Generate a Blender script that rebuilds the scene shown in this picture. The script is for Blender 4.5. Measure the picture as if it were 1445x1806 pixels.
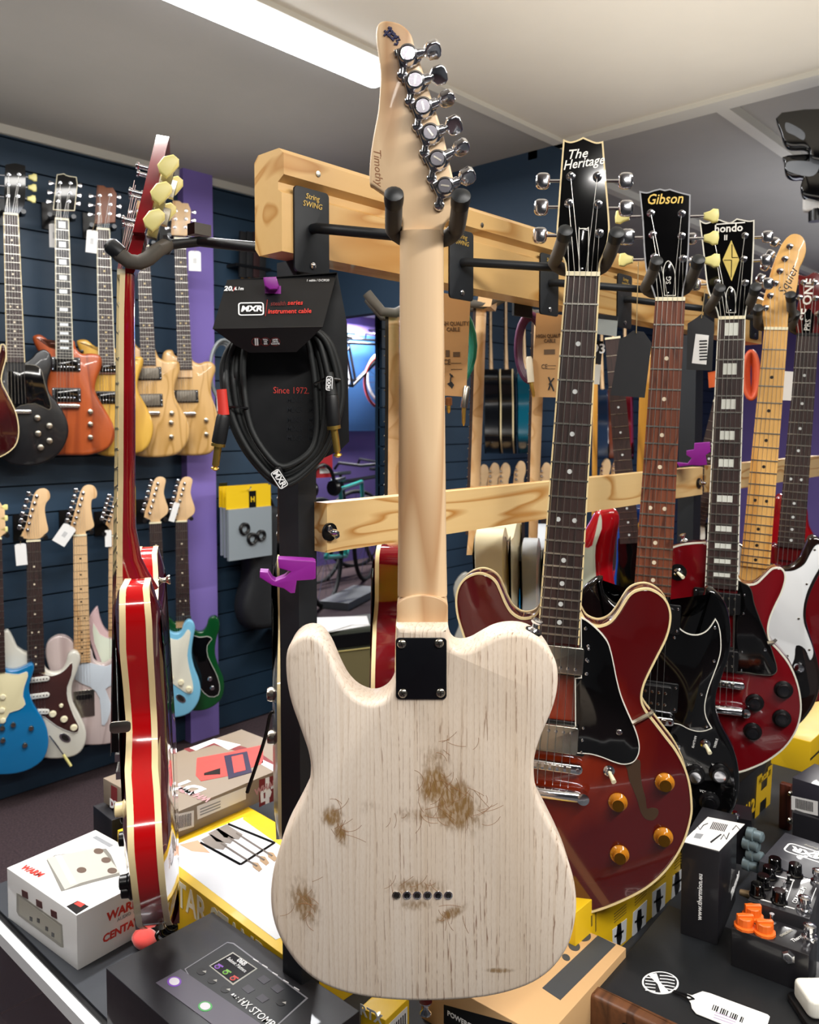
import bpy, bmesh, math, random
from mathutils import Vector as V, Matrix as M
from math import sin, cos, pi, radians as R
random.seed(7)
for o in list(bpy.data.objects): bpy.data.objects.remove(o)
SC = bpy.context.scene; COL = SC.collection

# ------------------------------------------------------------ camera, world, lights, exposure
EYE = 1.30; YAW = R(47.4); PITCH = R(3.0); FPX = 1445.0; PPX, PPY = 722.5, 821.0
CAMP = V((0, 0, EYE))
fh = V((cos(pi/2-YAW), sin(pi/2-YAW), 0))           # horizontal forward (x .736, y .677)
RT = V((fh.y, -fh.x, 0))
FW = (fh*cos(PITCH) - V((0, 0, 1))*sin(PITCH)).normalized()
UP = RT.cross(FW)
cam = bpy.data.cameras.new('camera'); co = bpy.data.objects.new('camera', cam); COL.objects.link(co)
co.matrix_world = M.Translation(CAMP) @ M((RT, UP, -FW)).transposed().to_4x4()
cam.sensor_fit = 'HORIZONTAL'; cam.sensor_width = 36; cam.lens = 36; cam.shift_y = -82/1445; cam.clip_start = .02
cam.dof.use_dof = True; cam.dof.focus_distance = .95; cam.dof.aperture_fstop = 14
SC.camera = co
SC.view_settings.view_transform = 'Standard'; SC.view_settings.look = 'None'
SC.view_settings.gamma = 1; SC.view_settings.use_curve_mapping = False; SC.view_settings.exposure = 0.62
w = bpy.data.worlds.new('world'); SC.world = w; w.use_nodes = True
w.node_tree.nodes['Background'].inputs[0].default_value = (.80, .88, 1, 1); w.node_tree.nodes['Background'].inputs[1].default_value = .5
CEIL = 2.295
def area(name, loc, sx, sy, e, col=(1, .97, .92), rot=(0, 0, 0)):
    l = bpy.data.lights.new(name, 'AREA'); l.shape = 'RECTANGLE'; l.size = sx; l.size_y = sy; l.energy = e; l.color = col
    o = bpy.data.objects.new(name, l); COL.objects.link(o); o.location = loc; o.rotation_euler = rot; return o
area('tube_light_rack', (1.05, 1.63, CEIL-.075), 1.25, .07, 20, (.97, .98, 1))
area('tube_light_front', (-.10, -.60, CEIL-.075), 1.6, .10, 28)
area('tube_light_side', (1.15, -.65, CEIL-.075), 1.6, .10, 24)
area('tube_light_left', (.0, 1.3, CEIL-.075), 1.3, .10, 20)
area('wall_fill', (1.5, 2.25, CEIL-.075), 1.3, .10, 5)  # added fill for the slatwall; no tube is mounted here
area('ceiling_fill_front', (1.45, .45, CEIL-.50), 1.9, 1.5, 8.5, rot=(pi, 0, 0))  # added without a fitting, faces up to brighten the pale ceiling field
area('ceiling_fill_left', (.9, 2.2, CEIL-.50), 2.2, .8, 2.6, rot=(pi, 0, 0))  # added upward fill for the grey ceiling; no lamp hangs here
area('ceiling_fill_far', (4.4, .6, CEIL-.50), 2.6, 1.6, 9, (.9, .93, 1), rot=(pi, 0, 0))  # added in the same way for the far ceiling, no lamp body
area('tube_light_far', (4.2, 1.0, CEIL-.075), 1.6, .12, 44)
area('tube_light_back_room', (4.6, 5.4, CEIL-.075), 1.6, .12, 90)

# ------------------------------------------------------------ projection helpers
def ray(px, py): return (FW + RT*((px-PPX)/FPX) + UP*((PPY-py)/FPX))
def hit(px, py, p0, n):
    r = ray(px, py); return CAMP + r*((p0-CAMP).dot(n)/r.dot(n))
def WX(px, py, X): return hit(px, py, V((X, 0, 0)), V((1, 0, 0)))
def WY(px, py, Y): return hit(px, py, V((0, Y, 0)), V((0, 1, 0)))
def WZ(px, py, z): return hit(px, py, V((0, 0, EYE+z)), V((0, 0, 1)))
def WD(px, py, D): return CAMP + ray(px, py)*D
def crop(x0, y0, s): return lambda *p: ([(x0+a/s, y0+b/s) for a, b in p] if len(p) > 1 or isinstance(p[0], tuple) else None)
R1 = crop(900, 220, 2.6514); R2 = crop(900, 800, 2.6514); R3 = crop(900, 1340, 2.6514)
L1 = crop(0, 200, 2.7354); L2 = crop(0, 800, 3.0095); H1 = crop(600, 20, 4.1036); B1 = crop(440, 1080, 2.3306)
L5 = crop(0, 1260, 2.7788); M1 = crop(420, 420, 2.4914); C1 = crop(360, 460, 4.3); S1 = crop(180, 1500, 3.0104); N1 = crop(150, 220, 5.31)
def one(f, x, y): return f((x, y))[0]

# ------------------------------------------------------------ materials
def lin(h):
    h = h.lstrip('#'); c = [int(h[i:i+2], 16)/255 for i in (0, 2, 4)]
    return tuple(x/12.92 if x <= .04045 else ((x+.055)/1.055)**2.4 for x in c)+(1,)
MATS = {}
def mat(n, col, rough=.5, metal=0, coat=0, **k):
    if n in MATS: return MATS[n]
    m = bpy.data.materials.new(n); m.use_nodes = True; b = m.node_tree.nodes['Principled BSDF']
    b.inputs['Base Color'].default_value = lin(col); b.inputs['Roughness'].default_value = rough
    b.inputs['Metallic'].default_value = metal; b.inputs['Coat Weight'].default_value = coat; b.inputs['Coat Roughness'].default_value = .03
    for kk, vv in k.items():
        nm = {'emit': 'Emission Strength', 'trans': 'Transmission Weight', 'ior': 'IOR', 'sheen': 'Sheen Weight', 'alpha': 'Alpha'}[kk]
        b.inputs[nm].default_value = vv
        if kk == 'emit': b.inputs['Emission Color'].default_value = lin(col)
    MATS[n] = m
    # faint procedural variation keeps every surface from being perfectly flat
    nt = m.node_tree; tc = nt.nodes.new('ShaderNodeTexCoord'); no = nt.nodes.new('ShaderNodeTexNoise'); no.inputs['Scale'].default_value = 45
    nt.links.new(tc.outputs['Object'], no.inputs['Vector']); mr = nt.nodes.new('ShaderNodeMapRange')
    vr = min(.05, rough*.2); mr.inputs['To Min'].default_value = max(0, rough-vr); mr.inputs['To Max'].default_value = min(1, rough+vr)
    nt.links.new(no.outputs['Fac'], mr.inputs['Value']); nt.links.new(mr.outputs[0], b.inputs['Roughness'])
    return m
def N(nt, t, **k):
    n = nt.nodes.new('ShaderNode'+t)
    for a, v in k.items(): setattr(n, a, v)
    return n
def ramp(nt, src, stops):
    r = N(nt, 'ValToRGB'); e = r.color_ramp.elements
    while len(e) < len(stops): e.new(.5)
    for i, (p, c) in enumerate(stops): e[i].position = p; e[i].color = lin(c) if isinstance(c, str) else (c, c, c, 1)
    nt.links.new(src, r.inputs[0]); return r.outputs[0]
def mixc(nt, f, a, b, mode='MIX'):
    m = N(nt, 'Mix', data_type='RGBA', blend_type=mode)
    for s, i in ((f, 0), (a, 6), (b, 7)):
        if hasattr(s, 'is_linked'): nt.links.new(s, m.inputs[i])
        else: m.inputs[i].default_value = lin(s) if isinstance(s, str) else s
    return m.outputs[2]
def mth(nt, op, a, b=0.0, c=0.0):
    m = N(nt, 'Math', operation=op)
    for i, s in enumerate((a, b, c)):
        if hasattr(s, 'is_linked'): nt.links.new(s, m.inputs[i])
        else: m.inputs[i].default_value = s
    return m.outputs[0]
def coords(nt, scale=(1, 1, 1), rot=(0, 0, 0), loc=(0, 0, 0)):
    tc = N(nt, 'TexCoord'); mp = N(nt, 'Mapping'); nt.links.new(tc.outputs['Object'], mp.inputs[0])
    mp.inputs['Scale'].default_value = scale; mp.inputs['Rotation'].default_value = rot; mp.inputs['Location'].default_value = loc
    return mp.outputs[0]
def noise(nt, vec, scale, detail=3, dist=0):
    n = N(nt, 'TexNoise'); n.inputs['Scale'].default_value = scale; n.inputs['Detail'].default_value = detail; n.inputs['Distortion'].default_value = dist
    nt.links.new(vec, n.inputs['Vector']); return n.outputs[0]
def wood(n, c1, c2, c3=None, axis='y', rough=.45, coat=0, rings=18, fine=260, amt=.7, zshear=.35):
    """long grain along one local axis: broad cathedral figure plus fine pores"""
    if n in MATS: return MATS[n]
    m = mat(n, c1, rough, 0, coat); nt = m.node_tree; b = nt.nodes['Principled BSDF']
    lo = .14
    s = {'x': (lo, 1, 1), 'y': (1, lo, 1), 'z': (1, 1, lo)}[axis]
    v = coords(nt, s)
    a = noise(nt, v, rings, 2, .6)
    w_ = mth(nt, 'FRACT', mth(nt, 'MULTIPLY', a, 7))
    r = ramp(nt, w_, [(0, c1), (.62, c1), (.9, c2), (1, c1)])
    s2 = {'x': (.02, 1, 1), 'y': (1, .02, 1), 'z': (1, 1, .02)}[axis]
    f = noise(nt, coords(nt, s2), fine, 2)
    fr = ramp(nt, f, [(.35, 0.0), (.75, 1.0)])
    c = mixc(nt, mth(nt, 'MULTIPLY', fr, amt*.6), r, c3 or c2)
    nt.links.new(c, b.inputs['Base Color']); return m

def wood_ash(n, wear):
    m = mat(n, '#E9DCC8', .5, 0, .05); nt = m.node_tree; b = nt.nodes['Principled BSDF']
    tc = N(nt, 'TexCoord'); sp = N(nt, 'SeparateXYZ'); nt.links.new(tc.outputs['Object'], sp.inputs[0]); X, Y = sp.outputs[0], sp.outputs[1]
    warp = noise(nt, coords(nt, (11, 1.0, 3)), 1, 2); jit = noise(nt, coords(nt, (1, .02, 1)), 150, 2)
    xz = mth(nt, 'ADD', X, mth(nt, 'MULTIPLY', sp.outputs[2], .35))
    xw = mth(nt, 'ADD', xz, mth(nt, 'MULTIPLY', warp, .034))
    ph = mth(nt, 'FRACT', mth(nt, 'ADD', mth(nt, 'MULTIPLY', xw, 165.0), mth(nt, 'MULTIPLY', jit, 2.6)))
    line = ramp(nt, ph, [(.38, 0.0), (.47, 1.0), (.50, 1.0), (.54, 0.0)])
    soft = ramp(nt, ph, [(.0, 0.0), (.46, 1.0), (.56, .0), (1, 0.0)])
    cb2 = N(nt, 'CombineXYZ'); nt.links.new(xw, cb2.inputs[0]); nt.links.new(mth(nt, 'MULTIPLY', Y, .16), cb2.inputs[1]); nt.links.new(sp.outputs[2], cb2.inputs[2])
    brk = ramp(nt, noise(nt, cb2.outputs[0], 420, 2), [(.45, 0.0), (.55, 1.0)])
    fine = ramp(nt, noise(nt, cb2.outputs[0], 1100, 2), [(.48, 0.0), (.72, 1.0)])
    zone = ramp(nt, noise(nt, coords(nt, (1, .25, 1), loc=(.03, 0, 0)), 14, 1), [(.35, .25), (.62, 1.0)])
    pores = mth(nt, 'MULTIPLY', mth(nt, 'MULTIPLY', line, brk), zone)
    base = mixc(nt, ramp(nt, noise(nt, coords(nt, (14, 1.2, 6)), 1, 2), [(.3, 0.0), (.7, 1.0)]), '#EBDED0', '#E2D0BC')
    c = mixc(nt, mth(nt, 'MULTIPLY', fine, .20), base, '#B99C80')
    c = mixc(nt, mth(nt, 'MULTIPLY', soft, .38), c, '#CDB497')
    c = mixc(nt, mth(nt, 'MULTIPLY', pores, .82), c, '#80583E')
    scr = ramp(nt, noise(nt, coords(nt, (1, .35, 1), rot=(0, 0, .35)), 330, 4), [(.42, 0.0), (.58, 1.0)])
    tot = None
    for (cx, cy, rx, ry, ang, st) in wear:
        dx = mth(nt, 'SUBTRACT', X, cx); dy = mth(nt, 'SUBTRACT', Y, cy)
        u = mth(nt, 'ADD', mth(nt, 'MULTIPLY', dx, cos(ang)/rx), mth(nt, 'MULTIPLY', dy, sin(ang)/rx))
        v = mth(nt, 'ADD', mth(nt, 'MULTIPLY', dx, -sin(ang)/ry), mth(nt, 'MULTIPLY', dy, cos(ang)/ry))
        d = mth(nt, 'ADD', mth(nt, 'MULTIPLY', u, u), mth(nt, 'MULTIPLY', v, v))
        g = mth(nt, 'MULTIPLY', mth(nt, 'EXPONENT', mth(nt, 'MULTIPLY', d, -1.0)), st)
        tot = g if tot is None else mth(nt, 'MAXIMUM', tot, g)
    rag = noise(nt, coords(nt, (1, 1, 1)), 60, 5)
    k = mth(nt, 'ADD', tot, mth(nt, 'MULTIPLY', mth(nt, 'SUBTRACT', rag, .5), .65))
    core = ramp(nt, k, [(.28, 0.0), (.75, 1.0)])
    fr = mth(nt, 'MULTIPLY', ramp(nt, k, [(.10, 0.0), (.5, 1.0)]), scr)
    gate = ramp(nt, tot, [(.06, 0.0), (.25, 1.0)])
    c = mixc(nt, mth(nt, 'MULTIPLY', mth(nt, 'MULTIPLY', fr, .60), gate), c, '#7C5A2E')
    c = mixc(nt, mth(nt, 'MULTIPLY', mth(nt, 'MULTIPLY', core, mth(nt, 'MULTIPLY_ADD', scr, .25, .62)), gate), c, '#8E6A34')
    nt.links.new(c, b.inputs['Base Color']); return m

CHROME = mat('chrome', '#D9DADF', .12, 1); NICK = mat('nickel', '#B9B3A6', .24, 1); GOLDM = mat('gold metal', '#D9B25A', .2, 1)
BLACK = mat('black plastic', '#0C0C0E', .3); GLOSSB = mat('black gloss', '#070708', .07, 0, .25); WHITEP = mat('white plastic', '#E6E4DA', .35)
CREAM = mat('cream binding', '#E8D3A0', .4, 0, .3); IVORY = mat('ivory', '#EFE6C4', .4); STEEL = mat('string steel', '#C9C6BE', .3, 1)
FRETM = mat('fret nickel', '#D0CCC0', .28, 1); KEY = mat('aged cream key', '#E6DC8E', .35)
RUB = mat('rubber sleeve', '#54504A', .75); RUBT = mat('black rubber cap', '#15181B', .45); STEELB = mat('black steel', '#1D2126', .5, .2)
BOARD = wood('rosewood board', '#35211E', '#1D1210', '#150D0B', rough=.5, rings=30, amt=.8)
BOARDR = wood('bright rosewood board', '#7A4129', '#4C2517', '#3A1B12', rough=.45, rings=30, amt=.8)
MAPLE = wood('maple', '#DDB98B', '#C99C69', '#CFA775', rough=.4, coat=.15, rings=6, amt=.35)
MAPLEN = wood('satin maple neck', '#DDBE97', '#B98F66', '#D2AE86', rough=.42, coat=.1, rings=5, amt=.35, fine=120)
MAPLEY = wood('amber maple', '#E0AF66', '#C98F45', '#CF9A52', rough=.35, coat=.3, rings=6, amt=.35)
PEARL = mat('pearl inlay', '#D6D8CF', .25, 0, .5); DOT = mat('dot inlay', '#C8CCCB', .3); DOTB = mat('black dot', '#1A1512', .4)
TAGW = mat('white card tag', '#E6E5E2', .6); TAGB = mat('black card tag', '#15161A', .65); INK = mat('black ink', '#191A1E', .6); GREYINK = mat('grey ink', '#8D8F92', .6)
WHITEI = mat('white ink', '#F0F0F0', .5); REDI = mat('red ink', '#C62F28', .5); YELI = mat('gold ink', '#D8B45C', .35, .3); CORDM = mat('twine', '#8E7A55', .8)

# ------------------------------------------------------------ geometry helpers: each returns (verts, faces)
def g_box(x0, x1, y0, y1, z0, z1):
    v = [V((x, y, z)) for x in (x0, x1) for y in (y0, y1) for z in (z0, z1)]
    return v, [(0, 1, 3, 2), (4, 6, 7, 5), (0, 4, 5, 1), (2, 3, 7, 6), (0, 2, 6, 4), (1, 5, 7, 3)]
def join(*gs):
    v, f = [], []
    for a, b in gs:
        n = len(v); v += a; f += [tuple(i+n for i in q) for q in b]
    return v, f
def xf(g, m): return [m @ V(p) for p in g[0]], g[1]
def g_tube(path, r, seg=8, closed=False, caps=True):
    path = [V(p) for p in path]; n = len(path); rs = r if isinstance(r, (list, tuple)) else [r]*n
    v, f = [], []; prev = None
    for i, p in enumerate(path):
        if closed: t = path[(i+1) % n]-path[i-1]
        else: t = path[min(i+1, n-1)]-path[max(i-1, 0)]
        t.normalize()
        if prev is None:
            a = V((0, 0, 1)) if abs(t.z) < .9 else V((1, 0, 0)); u = t.cross(a).normalized()
        else: u = (prev-t*prev.dot(t)).normalized()
        prev = u; w_ = t.cross(u)
        for k in range(seg):
            q = 2*pi*k/seg; v.append(p+(u*cos(q)+w_*sin(q))*rs[i])
    m = n if closed else n-1
    for i in range(m):
        for k in range(seg):
            a, b = i*seg+k, i*seg+(k+1) % seg; c, d = ((i+1) % n)*seg+(k+1) % seg, ((i+1) % n)*seg+k
            f.append((a, b, c, d))
    if not closed and caps: f += [tuple(range(seg))[::-1], tuple((n-1)*seg+k for k in range(seg))]
    return v, f
def g_lathe(prof, c=(0, 0, 0), ax=(0, 0, 1), seg=20):
    """profile [(radius, height)...] turned about ax through c"""
    ax = V(ax).normalized(); a = V((0, 0, 1)) if abs(ax.z) < .9 else V((1, 0, 0)); u = ax.cross(a).normalized(); w_ = ax.cross(u); c = V(c)
    v, f = [], []
    for (r, h) in prof:
        for k in range(seg):
            q = 2*pi*k/seg; v.append(c+ax*h+(u*cos(q)+w_*sin(q))*max(r, 1e-5))
    for i in range(len(prof)-1):
        for k in range(seg): f.append((i*seg+k, i*seg+(k+1) % seg, (i+1)*seg+(k+1) % seg, (i+1)*seg+k))
    f += [tuple(range(seg))[::-1], tuple((len(prof)-1)*seg+k for k in range(seg))]
    return v, f
def area2(p): return sum(p[i-1][0]*p[i][1]-p[i][0]*p[i-1][1] for i in range(len(p)))/2
def smooth(pts, k=4, closed=True, corner=None):
    """Catmull-Rom through 2-D points; indices in corner stay sharp"""
    n = len(pts); out = []; corner = set(c % n for c in (corner or []))
    for i in range(n if closed else n-1):
        p1, p2 = pts[i], pts[(i+1) % n]
        p0 = pts[i-1] if (closed or i > 0) else p1
        p3 = pts[(i+2) % n] if (closed or i+2 < n) else p2
        if i in corner: p0 = p1
        if (i+1) % n in corner: p3 = p2
        for j in range(k):
            t = j/k; t2, t3 = t*t, t**3
            out.append(tuple(.5*(2*p1[d]+(p2[d]-p0[d])*t+(2*p0[d]-5*p1[d]+4*p2[d]-p3[d])*t2+(3*p1[d]-p0[d]-3*p2[d]+p3[d])*t3) for d in (0, 1)))
    if not closed: out.append(tuple(pts[-1]))
    return out
def offset(pts, d):
    """inward offset of a CCW polygon"""
    n = len(pts); out = []
    for i in range(n):
        a, b, c = pts[i-1], pts[i], pts[(i+1) % n]
        e1 = V((b[0]-a[0], b[1]-a[1])); e2 = V((c[0]-b[0], c[1]-b[1]))
        if e1.length < 1e-9: e1 = e2.copy()
        if e2.length < 1e-9: e2 = e1.copy()
        e1.normalize(); e2.normalize(); nn = V((-e1.y-e2.y, e1.x+e2.x))
        if nn.length < 1e-6: nn = V((-e1.y, e1.x))
        nn.normalize(); k = max(.5, nn.dot(V((-e1.y, e1.x))))
        out.append((b[0]+nn.x*d/k, b[1]+nn.y*d/k))
    return out
def g_slab(pts, z0, z1, r=0.0, rb=None, seg=3, dz=None):
    """extruded outline with rounded top (r) and bottom (rb) edges; dz(x,y) lifts the whole thing"""
    if area2(pts) < 0: pts = pts[::-1]
    rb = r if rb is None else rb
    rings = []
    if rb > 0:
        for k in range(seg, -1, -1):
            q = pi/2*k/seg; rings.append((rb*(1-cos(q)), z0+rb*(1-sin(q))))
    else: rings.append((0, z0))
    if r > 0:
        for k in range(seg+1):
            q = pi/2*k/seg; rings.append((r*(1-cos(q)), z1-r*(1-sin(q))))
    else: rings.append((0, z1))
    v, f = [], []; n = len(pts)
    for (ins, z) in rings:
        pp = offset(pts, ins) if ins > 1e-6 else pts
        for (x, y) in pp: v.append(V((x, y, z+(dz(x, y) if dz else 0))))
    for k in range(len(rings)-1):
        for i in range(n): j = (i+1) % n; f.append((k*n+i, k*n+j, (k+1)*n+j, (k+1)*n+i))
    f.append(tuple(range(n))[::-1]); f.append(tuple((len(rings)-1)*n+i for i in range(n)))
    return v, f
def g_ring(pts, w_, z0, z1, out=0.0004, dz=None):
    if area2(pts) < 0: pts = pts[::-1]
    a = offset(pts, -out); b = offset(pts, w_); n = len(pts); v = []
    for pp, z in ((a, z0), (a, z1), (b, z1), (b, z0)): v += [V((x, y, z+(dz(x, y) if dz else 0))) for x, y in pp]
    f = []
    for k in range(4):
        for i in range(n): j = (i+1) % n; f.append((k*n+i, k*n+j, ((k+1) % 4)*n+j, ((k+1) % 4)*n+i))
    return v, f
def rrect(x0, x1, y0, y1, r, k=4):
    o = []
    for cx, cy, a in ((x1-r, y0+r, -90), (x1-r, y1-r, 0), (x0+r, y1-r, 90), (x0+r, y0+r, 180)):
        for i in range(k+1): q = R(a+90*i/k); o.append((cx+r*cos(q), cy+r*sin(q)))
    return o
def circ(cx, cy, r, n=20, ry=None): return [(cx+r*cos(2*pi*i/n), cy+(ry or r)*sin(2*pi*i/n)) for i in range(n)]

# ------------------------------------------------------------ objects
def ob(name, g, m, parent=None, sm=40, kind=None, label=None):
    me = bpy.data.meshes.new(name); me.from_pydata([tuple(p) for p in g[0]], [], g[1])
    bm = bmesh.new(); bm.from_mesh(me); bmesh.ops.recalc_face_normals(bm, faces=bm.faces); bm.to_mesh(me); bm.free()
    if sm:
        for p in me.polygons: p.use_smooth = len(p.vertices) <= 4
        me.set_sharp_from_angle(angle=R(sm))
    me.materials.append(m); o = bpy.data.objects.new(name, me); COL.objects.link(o); o.parent = parent
    if kind: o['kind'] = kind
    if label: o['label'] = label
    return o
def thing(name, label, cat, mw=None, group=None):
    o = bpy.data.objects.new(name, None); COL.objects.link(o); o.empty_display_size = .02
    if mw is not None: o.matrix_world = mw
    o['label'] = label; o['category'] = cat
    if group: o['group'] = group
    return o
def tag(o, label, cat, group=None):
    o['label'] = label; o['category'] = cat
    if group: o['group'] = group
    return o
def text(s, size, m, parent, mw, name='lettering', ext=.0002, shear=0, bold=0, align='CENTER', sx=1, sp=1):
    c = bpy.data.curves.new('t', 'FONT'); c.body = s; c.size = size; c.extrude = ext; c.shear = shear; c.offset = bold*size; c.resolution_u = 2
    c.align_x = align; c.align_y = 'CENTER'; c.space_character = sp
    t = bpy.data.objects.new('t', c); COL.objects.link(t); dg = bpy.context.evaluated_depsgraph_get(); dg.update()
    me = bpy.data.meshes.new_from_object(t.evaluated_get(dg)); bpy.data.objects.remove(t); bpy.data.curves.remove(c)
    me.materials.clear(); me.materials.append(m)
    for v_ in me.vertices: v_.co.x *= sx
    o = bpy.data.objects.new(name, me); COL.objects.link(o); o.parent = parent; o.matrix_local = mw; return o
def frame(o, x, y, z): return M.Translation(o) @ M((x, y, z)).transposed().to_4x4()
def T(x, y, z=0): return M.Translation((x, y, z))
def RZ(a): return M.Rotation(a, 4, 'Z')
def struct(name, g, m, sm=0): return ob(name, g, m, None, sm, 'structure')

# ------------------------------------------------------------ the room
CZ = EYE-.75     # counter top height
def slatmat():
    m = mat('slatwall blue', '#1F3040', .5); nt = m.node_tree; b = nt.nodes['Principled BSDF']
    c = ramp(nt, noise(nt, coords(nt), 3, 3), [(.3, '#1F3345'), (.7, '#273F54')]); nt.links.new(c, b.inputs['Base Color']); return m
SLAT = slatmat()
def carpet():
    m = mat('carpet', '#3A2C30', .95); nt = m.node_tree; b = nt.nodes['Principled BSDF']
    c = ramp(nt, noise(nt, coords(nt), 160, 4), [(.3, '#2A2024'), (.7, '#4A383C')]); nt.links.new(c, b.inputs['Base Color']); return m
def plaster(n, a, b_):
    m = mat(n, a, .85); nt = m.node_tree; b = nt.nodes['Principled BSDF']
    c = ramp(nt, noise(nt, coords(nt), 2.5, 4), [(.3, a), (.7, b_)]); nt.links.new(c, b.inputs['Base Color']); return m
PURP = plaster('purple paint', '#7C69B4', '#8672BE'); CEILM = plaster('grey ceiling paint', '#A5A29C', '#AFABA5'); CEILL = plaster('brightly lit ceiling tone', '#DAD3C5', '#E2DBCD')
TRIMW = mat('white trim paint', '#D8D4C8', .5)
struct('floor', g_box(-3, 9, -3, 9, -.05, 0), carpet())
struct('ceiling', g_box(-3, 9, -3, 9, CEIL, CEIL+.05), CEILM)
struct('trim_1', g_box(-.9, 2.5, -2.2, 1.58, CEIL-.018, CEIL), CEILL)      # dropped ceiling field, brighter light put into its paler colour
struct('trim_2', g_box(-.9, 2.52, 1.56, 1.60, CEIL-.032, CEIL), TRIMW)
struct('trim_3', g_box(2.48, 2.56, -2.2, 1.60, CEIL-.032, CEIL), TRIMW)
struct('trim_4', g_box(2.56, 7, 1.02, 1.06, CEIL-.03, CEIL), TRIMW)
struct('trim_5', g_box(2.56, 7, 1.72, 1.76, CEIL-.03, CEIL), TRIMW)
def slatwall(name, X0, X1, Y, top=CEIL, bot=0.0):
    gs = []; h = .098; z = bot
    while z < top-.001:
        z1 = min(z+h, top); gs.append(g_box(X0, X1, Y, Y+.03, z+.006, z1)); z = z1
    gs.append(g_box(X0, X1, Y+.018, Y+.05, bot, top))
    struct(name, join(*gs), SLAT)
slatwall('wall_left', -2.5, 2.35, 2.9); slatwall('wall_back_left', 2.95, 7.2, 2.9)
struct('trim_6', g_box(-2.5, 2.35, 2.885, 2.9, CEIL-.03, CEIL), TRIMW)
struct('wall_pillar', g_box(1.80, 1.935, 2.86, 2.905, 0, CEIL), PURP)
struct('wall_header', g_box(2.56, 2.62, 1.60, 2.9, 1.78, CEIL), mat('navy paint', '#2C4258', .6))
struct('wall_behind', g_box(-3.1, -3, -3, 9, 0, CEIL), mat('shop wall grey', '#6A6E74', .7))
struct('wall_right', g_box(-3, 9, -3.1, -3, 0, CEIL), mat('shop wall grey', '#6A6E74', .7))
struct('wall_far', g_box(7.2, 7.3, -2.5, 2.9, 0, CEIL), PURP)
struct('wall_back_room', g_box(-1, 9, 5.6, 5.7, 0, CEIL), PURP)
struct('wall_back_room_side', g_box(2.3, 2.35, 2.95, 3.0, 0, CEIL), SLAT)
struct('trim_7', g_box(4.3, 6.6, 5.56, 5.6, 1.22, 2.12), mat('blue banner wall', '#2E5C96', .6))
# fluorescent fixture
LX0, LX1 = .10, 1.68
t = thing('ceiling_light', 'long white fluorescent tube light on the grey ceiling above the rack', 'ceiling light', T((LX0+LX1)/2, 1.63, CEIL))
ob('housing', g_box(-(LX1-LX0)/2, (LX1-LX0)/2, -.06, .06, -.03, 0), TRIMW, t)
ob('diffuser', g_slab(rrect(-(LX1-LX0)/2+.01, (LX1-LX0)/2-.01, -.045, .045, .02), -.06, -.03, 0, .012), mat('lit diffuser', '#F4F8FF', .5, emit=5), t)

# ------------------------------------------------------------ counter
t = thing('display_counter', 'low black topped glass display counter with a pale metal edge strip', 'counter', T(.474, -.7, 0))
CL = 2.35; CW = 2.07
CTOP = mat('charcoal counter top', '#2B2E34', .6)
ob('worktop', g_box(0, CL, 0, CW, CZ-.03, CZ), CTOP, t)
ob('edge_bevel', g_box(-.007, 0, 0, CW, CZ-.03, CZ-.003), BLACK, t)
ob('edge_strip', g_box(-.020, -.007, 0, CW, CZ-.024, CZ-.005), mat('pale aluminium', '#E8EAEC', .4), t)
GL = mat('glass', '#DDE8EE', .04, 0, 0, trans=1, ior=1.45)
ob('front_glass', g_box(0, .006, .02, CW-.02, .12, CZ-.05), GL, t)
ob('plinth', g_box(.0, CL, 0, CW, 0, .12), BLACK, t)
ob('back_panel', g_box(CL-.02, CL, 0, CW, .12, CZ-.03), SLAT, t)
ob('side_panel', g_box(.01, CL-.02, CW-.015, CW, .12, CZ-.03), SLAT, t)
ob('side_panel', g_box(.01, CL-.02, 0, .015, .12, CZ-.03), SLAT, t)
ob('shelf', g_box(.02, .5, .02, CW-.02, .34, .348), GL, t)

# ------------------------------------------------------------ timber rack frame
PINE = wood('pine rail', '#DDB474', '#BC8640', '#D0A05C', axis='x', rough=.4, coat=.25, rings=10, amt=.25, fine=90)
PINE2 = wood('pale pine rail', '#E2C188', '#B47C38', '#D2A868', axis='x', rough=.45, coat=.1, rings=14, amt=.35, fine=90)
rack = thing('guitar_rack', 'pine and black steel guitar display rack standing on the counter', 'rack', T(.56, .70, CZ))
def rk(x0, x1, y0, y1, z0, z1): return g_box(x0-.56, x1-.56, y0-.70, y1-.70, z0-CZ, z1-CZ)
BZ0, BZ1 = EYE+.183, EYE+.292
def beam_profile(x0, x1):
    # front face with a groove below a bevelled cap
    p = [(0, 0), (0, .062), (.006, .066), (.006, .074), (-.004, .080), (-.004, .102), (.004, .109), (.040, .109), (.047, .102), (.047, .008), (.040, 0)]
    v = [V((x-.56, y, z+BZ0-CZ)) for x in (x0, x1) for y, z in p]; n = len(p)
    return v, [(i, (i+1) % n, n+(i+1) % n, n+i) for i in range(n)]+[tuple(range(n))[::-1], tuple(range(n, 2*n))]
ob('top_beam', beam_profile(.56, 1.98), PINE, rack, 25)
ob('lower_rail', rk(.622, 1.66, .700, .722, EYE-.149, EYE-.092), PINE2, rack)
ob('lower_rail', rk(1.72, 2.45, .700, .722, EYE-.149, EYE-.092), PINE2, rack)
ob('post', rk(.598, .625, .722, .757, CZ, BZ0), STEELB, rack); ob('post', rk(1.668, 1.705, .722, .757, CZ, BZ0), STEELB, rack)
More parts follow.
